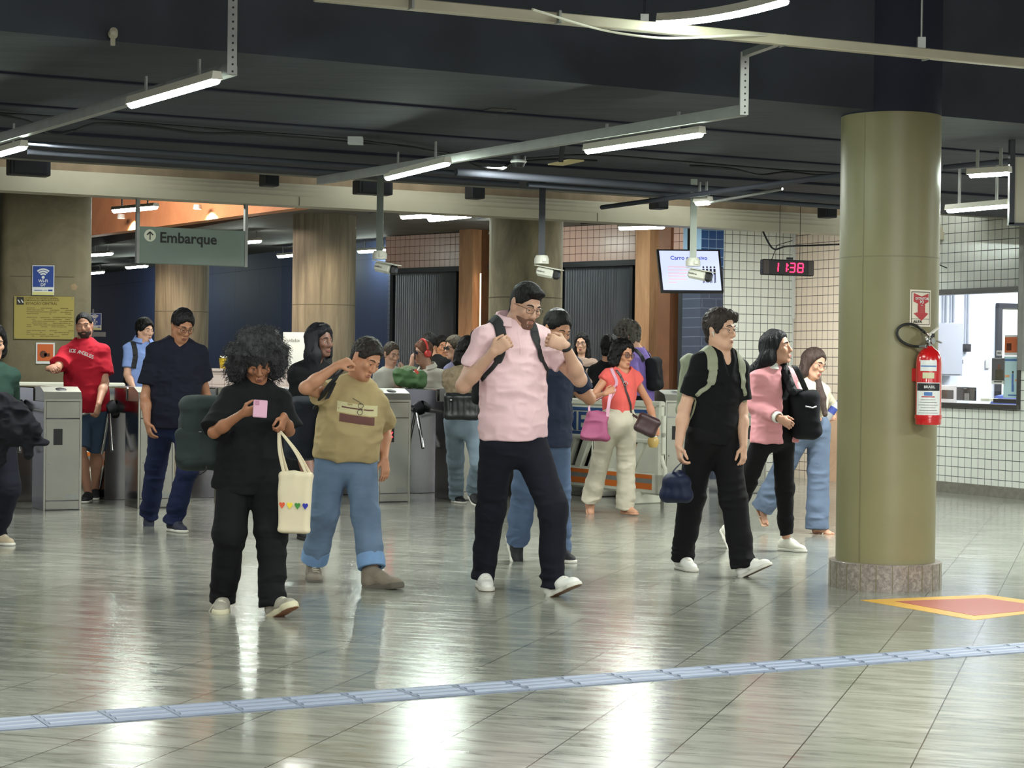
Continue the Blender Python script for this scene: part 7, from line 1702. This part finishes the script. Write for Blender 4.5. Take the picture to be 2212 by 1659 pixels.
o = b.obj('bracelet', mat('bracelet_silver', (190, 190, 196), 0.3, metal=0.8)); tag(o, 'thin pale bracelets on the forearm of the man in slate', 'bracelet')

# ---- 9 woman in coral top
sk = skin('tan', (188, 134, 104))
f = Fig('woman in a coral sleeveless top and cream trousers wearing glasses', sk, 17.3, 0.91, 0.008, fem=True, bulk=1.0)
f.torso((1335, 905), (1342, 801), 24, 24, shw=0.175); f.begin(); f.head(1345, 766, 40, 6, 2, -0.02, 1.16)
f.arm(0, (1276, 862, -1), (1308, 850, -1), dict(d=Vector((0.8, -0.1, 0.45)), palm=(0.2, 0.8, -0.2), thumb=(0, 0, 1), curl=0.8))
f.arm(1, (1400, 868, 1), (1418, 922, -1), dict(d=Vector((0.1, -0.3, -0.9)), palm=(-0.5, -0.6, 0), curl=0.6))
f.leg(0, (1277, 1076, 0.30), 20, pitch=-62); f.leg(1, None, 40, floor=(1352, 1112))
f.finish(); f.face(M_brow, M_liprd)
cor = cloth('coral', (220, 96, 90)); sh9 = f.shirt('coral_top', cor, [(0.12, 0.15, 0.78), (0.4, 0.162, 0.80), (0.7, 0.160, 0.76), (0.9, 0.135, 0.64)], sleeve=0.16, sr=(0.075, 0.072), hem=0.12, folds=[(0.008, (12, 12, 4), 91), (0.004, (24, 24, 8), 92)], neckcut=0.03)
crm = cloth('cream_trousers', (196, 188, 170)); f.trousers(crm, (0.112, 0.088, 0.096), waist=0.155, hipw=0.176, top=0.26, hemup=0.0)
q = f.hs; hb9 = hairm('black2', (14, 12, 14)); f.hairshell(hb9, 0.02, 0.07, -0.05, noise=0.01, freq=(30, 30, 30), h=0.007, extra=[P_(f.hp(-0.07, 0.02, -0.02), f.hp(-0.085, -0.07, -0.01), 0.05*q, 0.042*q, None, 0.03), P_(f.hp(0.075, 0.02, -0.03), f.hp(0.08, -0.06, -0.03), 0.035*q, 0.03*q, None, 0.03), P_(f.hp(0, -0.04, -0.08), f.hp(0, -0.08, -0.06), 0.07*q, 0.05*q, None, 0.03)])
f.glasses(mat('glasses_red', (90, 24, 30), 0.3), 0.0022, 0.025, 0.017, lens=mat('lens_tint', (96, 80, 76), 0.1, alpha=0.5))
skm = mat('flat_nude', (190, 140, 112), 0.5); f.shoe(0, skm, skm, h=0.006, k=0.92); f.shoe(1, skm, skm, h=0.006, k=0.92)
tr = bvh_of(sh9); pc = W(1288, 921, 17.0); pk = empty('pink_handbag', pc, 'soft mauve-pink handbag carried by the woman in coral', 'bag')
mv = cloth('mauve', (158, 84, 116), 0.6); bag_sdf('bag_body', pc, Vector((1, -0.1, -0.12)), Vector((0.12, 0, 1)), 0.125, 0.06, 0.125, mv, '', h=0.008, parent=pk, rnd_=0.035, taper=0.42, folds=[(0.014, (9, 9, 12), 95)])
hw = f.tips[0]['mid']; ribbon('handle', [pc+Vector((-0.06, 0, 0.12)), pc+Vector((-0.05, 0, 0.2)), hw+Vector((-0.02, 0, -0.02)), hw+Vector((0.02, -0.02, 0.0)), pc+Vector((0.10, 0, 0.18)), pc+Vector((0.09, 0, 0.10))], 0.022, 0.005, mat('mauve_pale', (206, 156, 176), 0.6), None, pk, side=(0.8, 0, 0.5))
ribbon('long_strap', [f.nk-f.tR*0.13+f.tF*0.05+f.spn*0.02, f.nk-f.tR*0.12+f.tF*0.14-f.spn*0.1, W(1318, 855, 16.95), W(1312, 900, 16.95)], 0.028, 0.004, mat('mauve_pale', (206, 156, 176), 0.6), tr, pk, 0.005)
dc = W(1398, 918, 17.0); dk = empty('shoulder_bag', dc, 'dark brown shoulder bag hanging across the woman in coral', 'bag')
br_ = mat('leather_brown', (58, 38, 40), 0.35); bag_sdf('bag_body', dc, Vector((1, 0, -0.45)), Vector((0.45, 0, 1)), 0.10, 0.05, 0.085, br_, '', h=0.008, parent=dk, rnd_=0.03, folds=[(0.004, (10, 10, 12), 97)])
ribbon('strap', [f.nk-f.tR*0.10-f.tF*0.02+f.spn*0.02, f.nk-f.tR*0.07+f.tF*0.11-f.spn*0.03, f.nk-f.tR*0.0+f.tF*0.16-f.spn*0.18, f.nk+f.tR*0.07+f.tF*0.15-f.spn*0.33, f.nk+f.tR*0.13+f.tF*0.15-f.spn*0.42, dc+Vector((-0.03, 0, 0.09))], 0.022, 0.004, br_, tr, dk, 0.006)
b = MB(); p = f.nk-f.tR*0.03+f.tF*0.155-f.spn*0.11; b.tube([p+Vector((0.018*math.cos(t*.7), 0, 0.018*math.sin(t*.7))) for t in range(9)], 0.004, 6, closed=True); b.obj('strap_buckle', M_chr, dk)
tp = f.tips[1]['mid']; cp = tp+Vector((-0.03, -0.05, -0.075)); cpo = empty('drink_cup', cp, 'rounded amber drink cup in the hand of the woman in coral', 'cup')
b = MB(); b.lathe(cp, [(0.0, -0.05), (0.035, -0.045), (0.052, -0.01), (0.05, 0.03), (0.036, 0.05)], 24); b.obj('cup_body', mat('amber_drink', (196, 164, 96), 0.3), cpo, smooth=True); b = MB(); b.lathe(cp, [(0.037, 0.05), (0.039, 0.058), (0.0, 0.06)], 24); b.obj('lid', M_white, cpo)

# ---- 10 woman in pink jacket shirt
sk = skin('light2', (194, 146, 122))
f = Fig('woman with long black hair in an open pink shirt over black', sk, 14.0, 0.93, 0.007, fem=True)
f.torso((1672, 930), (1672, 800), 32, 32, shw=0.175); f.begin(); f.head(1678, 752, 62, -10, 0, -0.02, 1.14)
f.arm(0, (1630, 872, (-0.02,)), (1684, 904, (-0.24,)), dict(d=Vector((0.75, -0.4, -0.45)), palm=(0.3, 0.6, -0.3), curl=0.6, thumb=(0, 0, 1)))
f.arm(1, (1722, 868, 1), (1728, 915, -1), dict(curl=0.4))
f.leg(0, (1578, 1142, 0.42), 30, pitch=-45); f.leg(1, None, 50, floor=(1698, 1190))
f.finish(); f.face(M_brow, M_liprd)
f.shirt('black_top', cloth('black_shirt', (10, 10, 14)), [(0.0, 0.15), (0.4, 0.142), (0.7, 0.15), (0.84, 0.13)], hem=0.0, shk=0.7, neckcut=0.02)
pks = cloth('pink_shirt', (212, 146, 152)); fr0 = f.nk-f.tR*-0.01
sh10 = f.shirt('open_pink_shirt', pks, [(-0.2, 0.205, 0.86), (0.2, 0.172, 0.84), (0.5, 0.165, 0.78), (0.75, 0.166, 0.74), (0.88, 0.14, 0.68)], sleeves=(1.84, 1.84), sr=(0.07, 0.062, 0.05), hem=-0.2, extra=[P_(f.nk+f.tF*0.14+f.tR*0.045+f.spn*0.06, f.pel+f.tF*0.19+f.tR*0.06-f.spn*0.15, 0.072, 0.115, None, 0.01, 'sub')], collar=mat('collar_white', (214, 212, 206), 0.8))
for i in (0, 1):
    v = (f.wri[i]-f.elb[i]).normalized(); b = MB(); b.lathe(f.wri[i]-v*0.03, [(0.034, -0.03), (0.04, -0.028), (0.042, 0.02), (0.036, 0.022), (0.03, 0.018)], 20, ax=v); b.obj('white_cuff', MATS['collar_white'], sh10, smooth=True)
f.trousers(cloth('black_trousers', (14, 13, 16)), (0.094, 0.070, 0.052), waist=0.135, hipw=0.15, hemup=0.07)
q = f.hs; hb10 = hairm('raven', (16, 16, 22)); hpx = f.hp
f.hairshell(hb10, 0.013, 0.078, -0.02, noise=0.004, freq=(50, 50, 8), h=0.006, name='hair', extra=[P_(hpx(-0.055, 0.04, -0.04), hpx(-0.075, -0.07, -0.05), 0.055*q, 0.05*q, None, 0.03), P_(hpx(-0.07, -0.06, -0.05), W(1632, 800, f.Y-0.02), 0.055*q, 0.042*q, None, 0.03), P_(W(1632, 800, f.Y-0.02), W(1624, 842, f.Y-0.04), 0.042*q, 0.022*q, None, 0.03), P_(hpx(0.02, 0.0, -0.07), hpx(0.03, -0.12, -0.06), 0.06*q, 0.045*q, None, 0.03), P_(hpx(0.06, -0.03, -0.02), W(1712, 845, f.Y-0.16), 0.035*q, 0.032*q, None, 0.03)])
cv = mat('canvas_white', (216, 212, 200), 0.7); f.shoe(1, cv, M_wsole, M_wsole, h=0.005); f.shoe(0, cv, M_wsole, h=0.006)
bc = W(1740, 895, f.Y-0.05); bk = empty('backpack', bc, 'black backpack hugged between the pink shirt woman and her friend', 'backpack'); bag_sdf('pack', bc, Vector((1, 0.1, 0)), Vector((-0.08, 0, 1)), 0.105, 0.09, 0.175, MATS['cloth_black_pack'], '', parent=bk, rnd_=0.05)
b = MB(); b.tube([bc+Vector((-0.02, -0.12, 0.06)), bc+Vector((0.03, -0.125, 0.05)), bc+Vector((0.06, -0.11, 0.06))], 0.006, 6); b.obj('grey_trim', mat('bracelet_silver', (190, 190, 196), 0.3, metal=0.8), bk)
ribbon('shoulder_strap', [bc+Vector((0.0, -0.05, 0.16)), W(1722, 800, f.Y-0.16), W(1715, 790, f.Y-0.05)], 0.04, 0.006, M_strap, None, bk)

# ---- 11 woman in cream top
f = Fig('woman in a cream top and wide blue jeans looking aside near the column', sk, 15.7, 0.88, 0.008, fem=True)
f.torso((1752, 915), (1750, 832), 30, 30, shw=0.17); f.begin(); f.head(1758, 787, 40, 10, 12, -0.02, 1.18)
f.arm(0, (1728, 888, 1), (1760, 905, -1), dict(curl=0.5)); f.arm(1, (1788, 878, 1), (1782, 905, -1), dict(d=Vector((0.8, -0.3, 0.2)), palm=(-0.2, 0.9, 0), curl=0.8))
f.leg(0, (1652, 1092, 0.25), 25, pitch=-55); f.leg(1, None, 50, floor=(1766, 1153))
f.finish(); f.face(M_brow, M_liprd)
f.shirt('cream_top', cloth('cream', (204, 194, 172)), [(-0.02, 0.155), (0.3, 0.15), (0.6, 0.16), (0.88, 0.135)], sleeves=(1.25, 1.25), sr=(0.075, 0.08, 0.06), hem=-0.02)
f.trousers(mat('denim_slate', (94, 108, 132), 0.85, bump=0.12, bscale=300, var=0.12, vscale=5), (0.11, 0.098, 0.11), waist=0.15, hipw=0.165, hemup=-0.02)
q = f.hs; hpx = f.hp; f.hairshell(hairm('chestnut', (64, 50, 46)), 0.014, 0.078, -0.02, noise=0.004, freq=(50, 50, 8), h=0.007, extra=[P_(hpx(-0.06, 0.04, -0.03), hpx(-0.075, -0.09, -0.02), 0.05*q, 0.04*q, None, 0.03), P_(hpx(0.03, 0.0, -0.06), W(1776, 860, f.Y-0.1), 0.05*q, 0.03*q, None, 0.03), P_(W(1776, 860, f.Y-0.1), W(1782, 895, f.Y-0.14), 0.03, 0.02, None, 0.02)])
f.glasses(M_glsl, 0.0013)
for i in (0, 1):
    T, U, X = f.footframe(i); a = f.ank[i]; sdf_obj('foot', [P_(a-U*0.03, a-U*0.055-T*0.02, 0.032, 0.03, None, 0.02), P_(a-U*0.04, a+T*0.11-U*0.072, 0.034, 0.022, None, 0.02), P_(a+T*0.10-U*0.072-X*0.02, a+T*0.135-U*0.075-X*0.02, 0.013, 0.011, None, 0.008), P_(a+T*0.10-U*0.072+X*0.015, a+T*0.125-U*0.076+X*0.015, 0.012, 0.009, None, 0.008)], 0.006, sk, f.root)
    b = MB(); b.box(a+T*0.045-U*0.088, (0.21, 0.07, 0.012), (T, X, U), 0.005); sd = b.obj('sandal', mat('sandal_tan', (178, 142, 116), 0.5), f.root); b = MB(); b.tube([a+T*0.06-U*0.082+X*0.034, a+T*0.085-U*0.045, a+T*0.07-U*0.082-X*0.036], 0.005, 6); b.obj('sandal_strap', M_wsole, sd)
tp = f.tips[1]['mid']; bt0 = W(1797, 888, tp.y-0.02); wb = empty('water_bottle', bt0, 'clear water bottle with blue label held beside the column', 'bottle'); ax = Vector((0.55, 0, 0.85)).normalized()
b = MB(); b.lathe(bt0-ax*0.09, [(0.0, 0), (0.03, 0.0), (0.032, 0.01), (0.032, 0.13), (0.015, 0.165), (0.012, 0.18), (0.0, 0.18)], 20, ax=ax); b.obj('bottle_body', mat('clear_plastic', (206, 214, 220), 0.1, alpha=0.45), wb, smooth=True)
b = MB(); b.lathe(bt0-ax*0.09, [(0.033, 0.07), (0.033, 0.125)], 20, ax=ax); b.obj('label', mat('bottle_blue', (60, 74, 150), 0.5), wb); b = MB(); b.lathe(bt0-ax*0.09, [(0.014, 0.178), (0.014, 0.2), (0, 0.2)], 14, ax=ax); b.obj('cap', M_bluep, wb)

# ---- 12 man in purple with grey curls
f = Fig('man with curly grey hair in a purple tee and black shorts turned away', skin('pale', (202, 158, 134)), 20.1, 1.0, 0.010)
f.torso((1385, 868), (1378, 760), -118, -118, shw=0.185); f.begin(); f.head(1356, 727, -112, 26, -8, 0, 1.12)
f.arm(0, (1370, 830, -1), (1350, 862, -1), dict(curl=0.5)); f.arm(1, (1372, 828, -1), (1355, 865, -1), dict(curl=0.5))
f.leg(0, None, -100, floor=(1395, 1070)); f.leg(1, None, -70, floor=(1368, 1075))
f.finish(); f.face(M_brow); pur = cloth('purple', (128, 108, 178)); sh12 = f.shirt('purple_tee', pur, [(-0.1, 0.17, 0.8), (0.4, 0.165, 0.8), (0.7, 0.172, 0.75), (0.88, 0.14, 0.66)], sleeve=0.8, sr=(0.076, 0.08), hem=-0.1)
f.trousers(cloth('black_trousers', (14, 13, 16)), (0.10, 0.095, 0.09), short=0.95, h=0.012); hg = hairm('grey_curl', (88, 84, 78)); f.hairshell(hg, 0.028, 0.066, -0.02, noise=0.024, freq=(34, 34, 34), h=0.007, extra=[P_(f.hp(0, 0.09, 0.05), f.hp(0, 0.11, -0.02), 0.05, 0.05, None, 0.03)])
f.shoe(0, trb, M_wsole, h=0.008); f.shoe(1, trb, M_wsole, h=0.008)
bc = f.nk-f.tF*0.17-f.spn*0.24; bk = empty('backpack', bc, 'black backpack worn by the man in purple', 'backpack'); bag_sdf('pack', bc, f.tR, f.spn, 0.12, 0.06, 0.17, MATS['cloth_black_pack'], '', h=0.011, parent=bk, rnd_=0.05); tr = bvh_of(sh12)
for sd_ in (-1, 1): ribbon('shoulder_strap', [f.nk+f.tR*sd_*0.11-f.tF*0.12-f.spn*0.1, f.nk+f.tR*sd_*0.12+f.spn*0.02, f.nk+f.tR*sd_*0.13+f.tF*0.11-f.spn*0.1, f.nk+f.tR*sd_*0.17+f.tF*0.03-f.spn*0.3], 0.05, 0.008, M_strap, tr, bk, 0.006)

# ---- 13 woman with black handbag behind the pink polo
f = Fig('woman in pale jeans with a black handbag half hidden by the pink polo', skin('brown3', (134, 92, 66)), 18.0, 0.92, 0.009, fem=True, bulk=1.08)
f.torso((1000, 905), (1002, 800), 20, 20, shw=0.18); f.begin(); f.head(1012, 762, 30, 6, 0, 0, 1.12)
f.arm(0, (974, 866, 1), (1018, 852, -1), dict(curl=0.7)); f.arm(1, (1040, 862, 1), (1035, 900, -1)); f.leg(0, None, 30, floor=(986, 1086)); f.leg(1, (1022, 1060, 0.2), 20, pitch=-20)
f.finish(); f.face(M_brow, M_lipd); f.shirt('patterned_top', mat('cloth_pattern', (138, 122, 98), 0.85, var=0.3, vscale=28), [(-0.14, 0.165), (0.2, 0.155), (0.7, 0.16), (0.88, 0.135)], sleeve=0.3, sr=(0.078, 0.072), hem=-0.14)
f.trousers(mat('denim_grey', (118, 134, 148), 0.85, bump=0.12, bscale=300, var=0.15, vscale=5), (0.10, 0.08, 0.07), waist=0.155, hipw=0.17); f.hairshell(hb9, 0.03, 0.07, -0.04, noise=0.01, freq=(30, 30, 30), h=0.009, extra=[P_(f.hp(-0.08, 0.0, -0.02), f.hp(-0.11, -0.08, 0.0), 0.05, 0.045, None, 0.03)])
f.shoe(0, trb, M_wsole, h=0.007); f.shoe(1, trb, M_wsole, h=0.008)
bc = W(998, 878, 17.6); bk = empty('black_handbag', bc, 'large black handbag beside the pink polo man at elbow height', 'bag'); bag_sdf('bag_body', bc, Vector((1, 0.1, 0)), UP, 0.165, 0.06, 0.12, mat('leather_black', (22, 24, 26), 0.4), '', h=0.009, parent=bk, rnd_=0.035); b = MB(); b.box(bc+Vector((-0.10, -0.065, 0.06)), (0.02, 0.01, 0.014)); b.obj('clasp', M_chr, bk)
ribbon('handle', [bc+Vector((-0.08, 0, 0.10)), f.elb[0]+Vector((0.04, -0.05, 0.03)), f.wri[0]+Vector((0, -0.03, 0.04)), bc+Vector((0.08, 0, 0.10))], 0.02, 0.006, M_strap, None, bk)

# ---- 15 woman with long black hair
f = Fig('woman with long black hair in black behind the man scratching his neck', skin('dark', (108, 74, 60)), 14.8, 0.94, 0.008, fem=True)
f.torso((668, 925), (678, 790), 30, 30, shw=0.175); f.begin(); f.head(692, 738, 52, -2, 0, 0, 1.12)
f.arm(0, (640, 870, 1), (650, 930, -1)); f.arm(1, (712, 870, 1), (712, 930, -1)); f.leg(0, None, 30, floor=(655, 1165)); f.leg(1, None, 30, floor=(690, 1150))
f.finish(); f.face(M_brow, M_lipd); f.shirt('black_dress', blk, [(-0.75, 0.19, 0.8), (-0.2, 0.185, 0.75), (0.3, 0.15, 0.72), (0.7, 0.16, 0.7), (0.88, 0.135)], sleeves=(1.5, 1.5), sr=(0.07, 0.065, 0.06), hem=-0.75)
f.shoe(0, trb, M_bsole, h=0.008); f.shoe(1, trb, M_bsole, h=0.008)
q = f.hs; hpx = f.hp; f.hairshell(hb10, 0.02, 0.075, -0.03, noise=0.006, freq=(40, 40, 8), h=0.007, extra=[P_(hpx(-0.06, 0.03, -0.03), hpx(-0.085, -0.10, 0.0), 0.058*q, 0.06*q, None, 0.03), P_(hpx(-0.085, -0.10, 0.0), hpx(-0.085, -0.24, -0.02), 0.06*q, 0.05*q, None, 0.03), P_(hpx(0.03, 0.0, -0.07), hpx(0.06, -0.16, -0.04), 0.06*q, 0.045*q, None, 0.03), P_(hpx(0.07, 0.03, 0.03), hpx(0.085, -0.1, 0.02), 0.018*q, 0.02*q, None, 0.02)])
b = MB(); b.tube([f.hp(-0.06, 0.115, 0.04), f.hp(0, 0.128, 0.055), f.hp(0.06, 0.112, 0.04)], 0.008, 8); o = b.obj('head_sunglasses', M_black); tag(o, 'dark sunglasses pushed up on the long black hair', 'sunglasses')

# ---- 21 person cut by the left edge
f = Fig('person cut by the left edge in a green top carrying a black jacket', skin('light2', (194, 146, 122)), 13.9, 0.94, 0.008, fem=True)
f.torso((-22, 930), (-20, 795), 25, 25, shw=0.175); f.begin(); f.head(-14, 742, 30, 5, 0, 0, 1.1)
f.arm(0, (-60, 870, 1), (-50, 930, -1)); f.arm(1, (22, 860, 1), (4, 868, -1), dict(d=Vector((0.2, -0.9, -0.1)), palm=(-0.6, 0, -0.6), curl=0.5)); f.leg(0, None, 30, floor=(-75, 1175)); f.leg(1, None, 60, floor=(-8, 1176))
f.finish(); f.face(M_brow, M_liprd); f.shirt('green_top', cloth('forest', (40, 62, 54)), [(-0.05, 0.16), (0.3, 0.152), (0.7, 0.16), (0.88, 0.135)], sleeves=(1.2, 1.2), sr=(0.072, 0.066, 0.06), hem=-0.05)
f.trousers(cloth('navy_trousers', (20, 21, 32)), (0.10, 0.08, 0.075), waist=0.15); f.hairshell(hb9, 0.02, 0.07, -0.03, noise=0.008, h=0.008, extra=[P_(f.hp(0.05, 0.0, -0.02), f.hp(0.06, -0.06, -0.03), 0.05, 0.05, None, 0.03)]); f.shoe(0, cv, M_wsole, h=0.007); f.shoe(1, mat('shoe_sand', (176, 160, 136), 0.7), M_wsole, M_wsole, h=0.007)
M_jk = cloth('black_jacket', (18, 18, 24)); a_ = W(22, 875, 13.5)
pr = [P_(W(-10, 870, 13.5), W(40, 880, 13.5), 0.05, 0.05, None, 0.03), P_(W(10, 880, 13.5), W(30, 935, 13.5), 0.10, 0.09, None, 0.04), P_(W(40, 885, 13.5), W(68, 925, 13.5), 0.06, 0.05, None, 0.04), P_(W(60, 915, 13.5), W(97, 956, 13.5), 0.045, 0.018, None, 0.03), P_(W(10, 930, 13.5), W(-5, 990, 13.5), 0.08, 0.05, None, 0.04), P_(W(30, 950, 13.5), W(85, 958, 13.5), 0.035, 0.02, None, 0.03), P_(W(62, 945, 13.5), W(60, 985, 13.5), 0.035, 0.03, None, 0.02)]
o = sdf_obj('black_jacket', pr, 0.008, M_jk, None, folds=[(0.02, (7, 7, 12), 77), (0.008, (18, 18, 24), 78)]); tag(o, 'black jacket draped over the arm at the left edge', 'jacket')

# ---- background group behind the turnstiles
def simple(label, skm, Y, scale, head, neck, pel, yaw, hyaw, pitch, shirtm, hairmat, fem=False, roll=0, arms=None, feet=None, sleeve=0.6, hairx=None, th=0.014, name='top', lipm=None, size=1.1, collar=None, hl=0.07, trm=None, side=-0.02):
    f = Fig(label, skm, Y, scale, 0.011, fem=fem); f.torso(pel, neck, yaw, yaw); f.begin(); f.head(head[0], head[1], hyaw, pitch, roll, 0, size)
    if arms:
        for i in (0, 1):
            if arms[i]: f.arm(i, *arms[i])
    else: f.arm(0, (neck[0]-40, neck[1]+60, 1), (neck[0]-38, neck[1]+105, -1)); f.arm(1, (neck[0]+38, neck[1]+60, 1), (neck[0]+36, neck[1]+105, -1))
    g0 = CAM + ray(pel[0]-12, 900)*(Y/ray(pel[0]-12, 900).y)
    for i, dx in ((0, -0.1), (1, 0.1)): f.leg(i, Vector((f.pel.x+dx*math.cos(math.radians(yaw)), Y+0.05*i, 0.095)), yaw)
    f.finish(); f.face(M_brow, lipm); sl = sleeve if isinstance(sleeve, tuple) else (sleeve, sleeve)
    f.top = f.shirt(name, shirtm, [(-0.1, 0.165), (0.3, 0.155), (0.7, 0.165), (0.88, 0.14)], sleeves=sl, sr=(0.074, 0.072, 0.06), hem=-0.1, collar=collar, folds=[(0.008, (7, 7, 12), int(pel[0]))])
    f.trousers(trm or cloth('navy_trousers', (20, 21, 32)), h=0.013); f.shoe(0, trb, M_wsole, h=0.010); f.shoe(1, trb, M_wsole, h=0.010)
    f.hairshell(hairmat, th, hl, side, noise=0.006, h=0.008, extra=hairx(f) if hairx else None); return f
hk = MATS['hair_black']
f = simple('woman in a grey top leaning on the gate with her hand at her mouth', skin('light', (196, 148, 122)), 20.6, 0.92, (846, 765), (840, 800), (845, 905), 30, 36, 14, cloth('greywhite', (180, 180, 170)), hairm('brownhair', (70, 62, 52)), True,
    arms=(((808, 850, 1), (830, 870, -1), dict(curl=0.5)), ((862, 842, -1), (866, 803, -1), dict(d=Vector((0.2, 0, 0.9)), palm=(-0.8, 0.3, 0), curl=0.8))), name='grey_top', lipm=M_liprd, th=0.008, hl=0.082)
c_ = W(884, 817, 20.1); bk = empty('green_duffel', c_, 'crumpled green bag lying on the gate beside the grey top woman', 'bag')
bag_sdf('bag_body', c_+UP*0.0, Vector((1, 0, -0.08)), UP, 0.17, 0.10, 0.085, cloth('leafgreen', (84, 116, 76), 0.6), '', h=0.009, parent=bk, rnd_=0.05, folds=[(0.02, (9, 9, 12), 61)]); ribbon('red_tag', [c_+Vector((0.06, -0.08, 0.09)), c_+Vector((0.1, -0.10, 0.05))], 0.03, 0.006, mat('tag_red', (190, 70, 50), 0.6), None, bk); ribbon('strap', [c_+Vector((-0.12, -0.05, 0.07)), c_+Vector((-0.03, -0.08, 0.12)), c_+Vector((0.08, -0.06, 0.1))], 0.03, 0.006, mat('strap_pale', (160, 176, 140), 0.7), None, bk)
f = simple('man with red headphones and sunglasses in a white shirt', skin('light', (196, 148, 122)), 21.2, 0.97, (913, 762), (925, 800), (935, 905), -30, -58, 4, cloth('white_shirt', (206, 202, 190)), hairm('ginger', (112, 76, 60)),
    arms=(((872, 830, -1), (890, 785, -1), dict(d=Vector((0.1, 0, 1)), palm=(0.6, 0.5, 0), curl=0.8)), ((958, 850, 1), (945, 880, -1), dict(curl=0.5))), sleeve=(1.3, 1.6), name='white_shirt', collar=MATS['cloth_white_shirt'], lipm=M_liprd, th=0.012, side=0.0)
b = MB(); f.glasses(M_glsf, 0.002, 0.026, 0.018, lens=mat('sun_lens', (40, 48, 70), 0.08))
hpn = empty('headphones', f.hc, 'red over-ear headphones on the man in the white shirt', 'headphones'); M_hp = mat('headphone_red', (214, 66, 62), 0.4); R_, U_, F_ = f.H; q = f.hs
b = MB(); b.tube([f.hc+(R_*math.sin(a)*0.098+U_*(math.cos(a)*0.110+0.03)-F_*0.008)*q for a in np.linspace(-1.55, 1.55, 15)], 0.012, 8); b.obj('headband', M_hp, hpn, smooth=True)
for e in (-1, 1): b = MB(); b.lathe(f.hc+(R_*e*0.086-U_*0.01-F_*0.01)*q, [(0.0, 0.03), (0.03, 0.028), (0.042, 0.012), (0.042, -0.008), (0.03, -0.014)], 24, ax=R_*e); b.obj('ear_cup', M_hp, hpn, smooth=True)
c_ = f.tips[0]['mid']; b = MB(); b.box(c_+Vector((0.01, -0.03, 0.03)), (0.012, 0.07, 0.14), None, 0.004); o = b.obj('smartphone', M_black); tag(o, 'dark phone raised by the man with red headphones', 'phone')
simple('dark-haired man in black seen from behind beside the shutter', skin('tan3', (176, 126, 98)), 24.0, 1.0, (928, 745), (938, 775), (945, 870), 150, 150, 5, cloth('black_shirt', (10, 10, 14)), hk, th=0.016, name='black_tee')
simple('man whose face shows between the dark-haired man and the bearded man', skin('tan3', (176, 126, 98)), 26.0, 1.0, (955, 748), (956, 775), (958, 860), 20, 20, 5, cloth('slate', (36, 42, 60)), hk, name='slate_top')
f = simple('man with swept hair and dark sunglasses behind the black handbag', skin('light', (196, 148, 122)), 22.6, 1.0, (980, 752), (992, 785), (998, 880), -40, -58, 2, cloth('lilac_grey', (92, 94, 122)), hairm('brownhair', (70, 62, 52)), name='lilac_shirt', th=0.018)
f.glasses(M_glsf, 0.0025, 0.026, 0.017, lens=M_black)
f = simple('woman with glasses in a black top before the shutter', skin('pale', (202, 158, 134)), 23.2, 0.94, (1257, 742), (1258, 778), (1262, 870), -10, -14, 2, cloth('black_shirt', (10, 10, 14)), hb9, True, name='black_top', lipm=M_liprd, sleeve=None, th=0.010,
    hairx=lambda f: [P_(f.hp(-0.075, 0.02, -0.01), f.hp(-0.085, -0.14, 0.02), 0.024, 0.03, None, 0.02), P_(f.hp(0.075, 0.02, -0.01), f.hp(0.085, -0.16, 0.02), 0.026, 0.035, None, 0.02)])
f.glasses(M_glsf, 0.002); f.shirt('beige_cardigan', cloth('beige', (150, 128, 116)), [(0.0, 0.168), (0.4, 0.162), (0.75, 0.168), (0.86, 0.14)], sleeves=(1.7, 1.7), sr=(0.074, 0.066, 0.06), hem=0.0, extra=[P_(f.nk+f.tF*0.2+f.spn*0.08, f.pel+f.tF*0.24, 0.10, 0.13, None, 0.01, 'sub')])
f = simple('person mostly hidden behind the woman in coral, black sleeve showing', skin('tan3', (176, 126, 98)), 20.4, 0.98, (1318, 752), (1312, 790), (1312, 885), 150, 140, 5, cloth('black_shirt', (10, 10, 14)), hk, sleeve=(1.7, 1.7), name='black_top')
